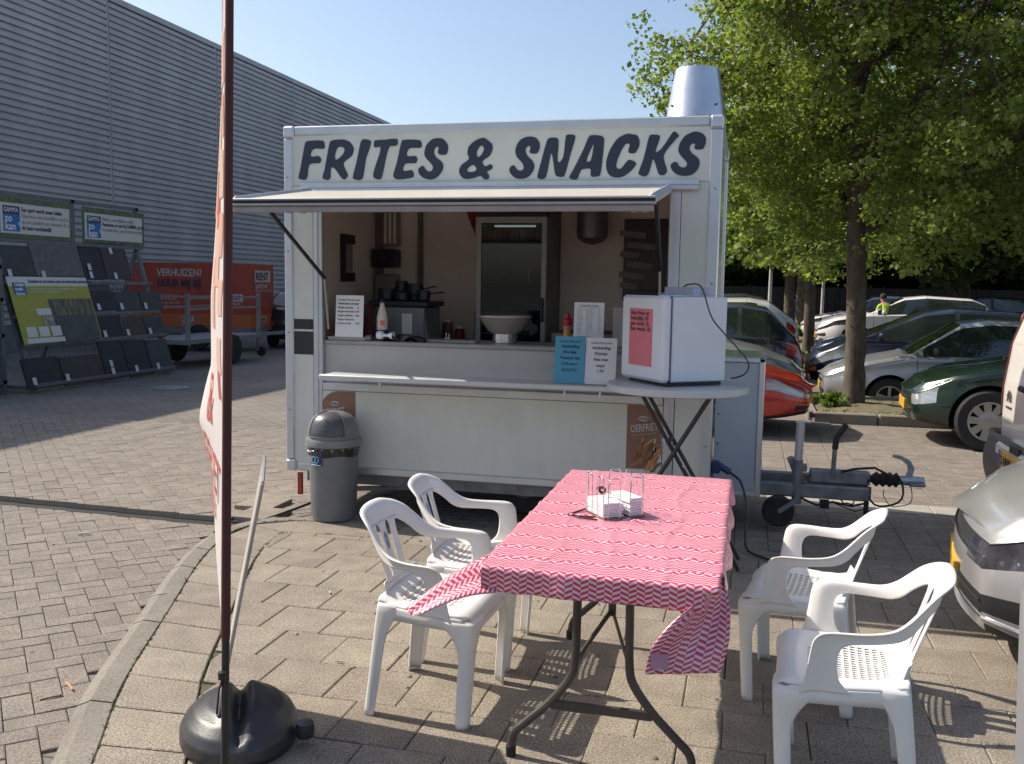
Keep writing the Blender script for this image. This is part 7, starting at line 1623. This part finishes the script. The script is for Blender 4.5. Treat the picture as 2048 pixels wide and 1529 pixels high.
for k in range(8):
    x=9.0+k*2.2
    m=M(); 
    for a,b,c,d in((x,x+1.6,1.75,1.82),(x,x+1.6,2.5,2.57),(x,x+.07,1.82,2.5),(x+1.53,x+1.6,1.82,2.5),(x+.77,x+.83,1.82,2.5)): m.bb(a,b,54.44,54.49,c,d)
    w_=m.build('window',sw_,hs,off=HO,smooth=0); m=M(); m.bb(x+.07,x+1.53,54.46,54.48,1.82,2.5); m.build('pane',cglass,w_,off=HO,smooth=0)
lp=mat('lamp_post_pale',(.62,.60,.56),rough=.4,metal=.2)
for x,y,r_,lb in((.86,41,.075,'pale lamp post nearest the trailer, rising behind the black roof'),(1.55,41.6,.085,'pale lamp post beside the far tree trunks'),(2.96,41,.065,'pale lamp post right of the blue bin')):
    p=V((x,y,0)); t=thing('lamp_post',lb,'lamp post',(x,y,0),0,'pale lamp posts at the far side'); m=M(); m.tube([(0,0,0),(0,0,1.2),(.01,0,6.2)],[r_*1.15,r_,r_*.6],12); m.build('post',lp,t); m=M(); m.bar((.01,0,6.2),(.5,0,6.3),.16,.08,ch=.02); m.build('lamp_head',alu,t)
bb_=mat('bin_blue',(.01,.06,.26),rough=.4)
t=thing('blue_bin','blue wheeled paper bin standing against the dark fence','bin',(2.16,43.6,0)); m=M(); m.prism([(-.24,0.08),(.24,.08),(.30,1.0),(-.30,1.0)],lambda a,b,t_:(a,-.32+t_,b),0,.64); m.build('bin_body',bb_,t,smooth=0); m=M(); m.bb(-.33,.33,-.36,.36,1.0,1.08,ch=.02); m.build('lid',mat('bin_lid_blue',(.03,.12,.4),rough=.4),t)
for sx in(-1,1):
    m=M(); m.lathe([(0,-.03),(.1,-.03),(.1,.03),(0,.03)],(sx*.27,.28,.1),12,axis='x'); m.build('wheel',tyre,t)
# person bending between the far cars
pn=thing('person','person in yellow high-visibility top standing between the white cars','person',(3.55,26.6,-.06),R(200)); pn.scale=(.88,.88,.88)
me=bpy.data.meshes.new('body'); 
J=[(0,0,.95,.13),(0,-.02,1.12,.14),(0,-.10,1.30,.155),(0,-.17,1.42,.12),(0,-.21,1.49,.055),(0,-.25,1.56,.085),(0,-.27,1.65,.09),(0,-.27,1.72,.06),
 (-.18,-.15,1.40,.06),(-.24,-.2,1.16,.045),(-.2,-.38,.98,.036),(-.19,-.45,.93,.03),(.18,-.15,1.40,.06),(.24,-.2,1.16,.045),(.2,-.38,.98,.036),(.19,-.45,.93,.03),
 (-.1,.02,.90,.10),(-.11,0,.50,.065),(-.11,.04,.10,.045),(-.11,-.12,.04,.04),(.1,.02,.90,.10),(.11,0,.50,.065),(.11,.04,.10,.045),(.11,-.12,.04,.04)]
E_=[(0,1),(1,2),(2,3),(3,4),(4,5),(5,6),(6,7),(3,8),(8,9),(9,10),(10,11),(3,12),(12,13),(13,14),(14,15),(0,16),(16,17),(17,18),(18,19),(0,20),(20,21),(21,22),(22,23)]
me.from_pydata([j[:3] for j in J],E_,[]); po=bpy.data.objects.new('body',me); col.objects.link(po); po.parent=pn
po.modifiers.new('skin','SKIN'); 
for i,j in enumerate(J): me.skin_vertices[0].data[i].radius=(j[3],j[3])
me.skin_vertices[0].data[0].use_root=True; po.modifiers.new('sub','SUBSURF').levels=2; po.modifiers['sub'].render_levels=2
def clothes():
    m=bpy.data.materials.new('skin_and_clothes'); m.use_nodes=True; n=m.node_tree.nodes; l=m.node_tree.links; b=n['Principled BSDF']; b.inputs['Roughness'].default_value=.7; tc=n.new('ShaderNodeTexCoord'); s=n.new('ShaderNodeSeparateXYZ'); l.new(tc.outputs['Object'],s.inputs[0]); cr2=n.new('ShaderNodeValToRGB'); cr2.color_ramp.interpolation='CONSTANT'; mp=n.new('ShaderNodeMapRange'); mp.inputs[1].default_value=0; mp.inputs[2].default_value=1.8; l.new(s.outputs[2],mp.inputs[0]); l.new(mp.outputs[0],cr2.inputs[0])
    e=cr2.color_ramp.elements; e[0].position=0; e[0].color=(.02,.02,.03,1); e[1].position=.545; e[1].color=(.40,.55,.06,1); x=e.new(.812); x.color=(.38,.20,.14,1); l.new(cr2.outputs[0],b.inputs['Base Color']); return m
me.materials.append(clothes())
m=M(); m.lathe([(0,.11),(.06,.1),(.095,.05),(.1,0),(.09,-.05)],(0,-.255,1.67),14); m.build('hair',mat('hair_dark',(.03,.02,.015),rough=.8),pn,smooth=60)
m=M(); m.lathe([(0,-.02),(.012,0),(0,.02)],(0,-.365,1.63),8); m.build('nose',mat('skin_tone',(.38,.20,.14),rough=.6),pn)
print('SCENE BUILT',len(bpy.data.objects))
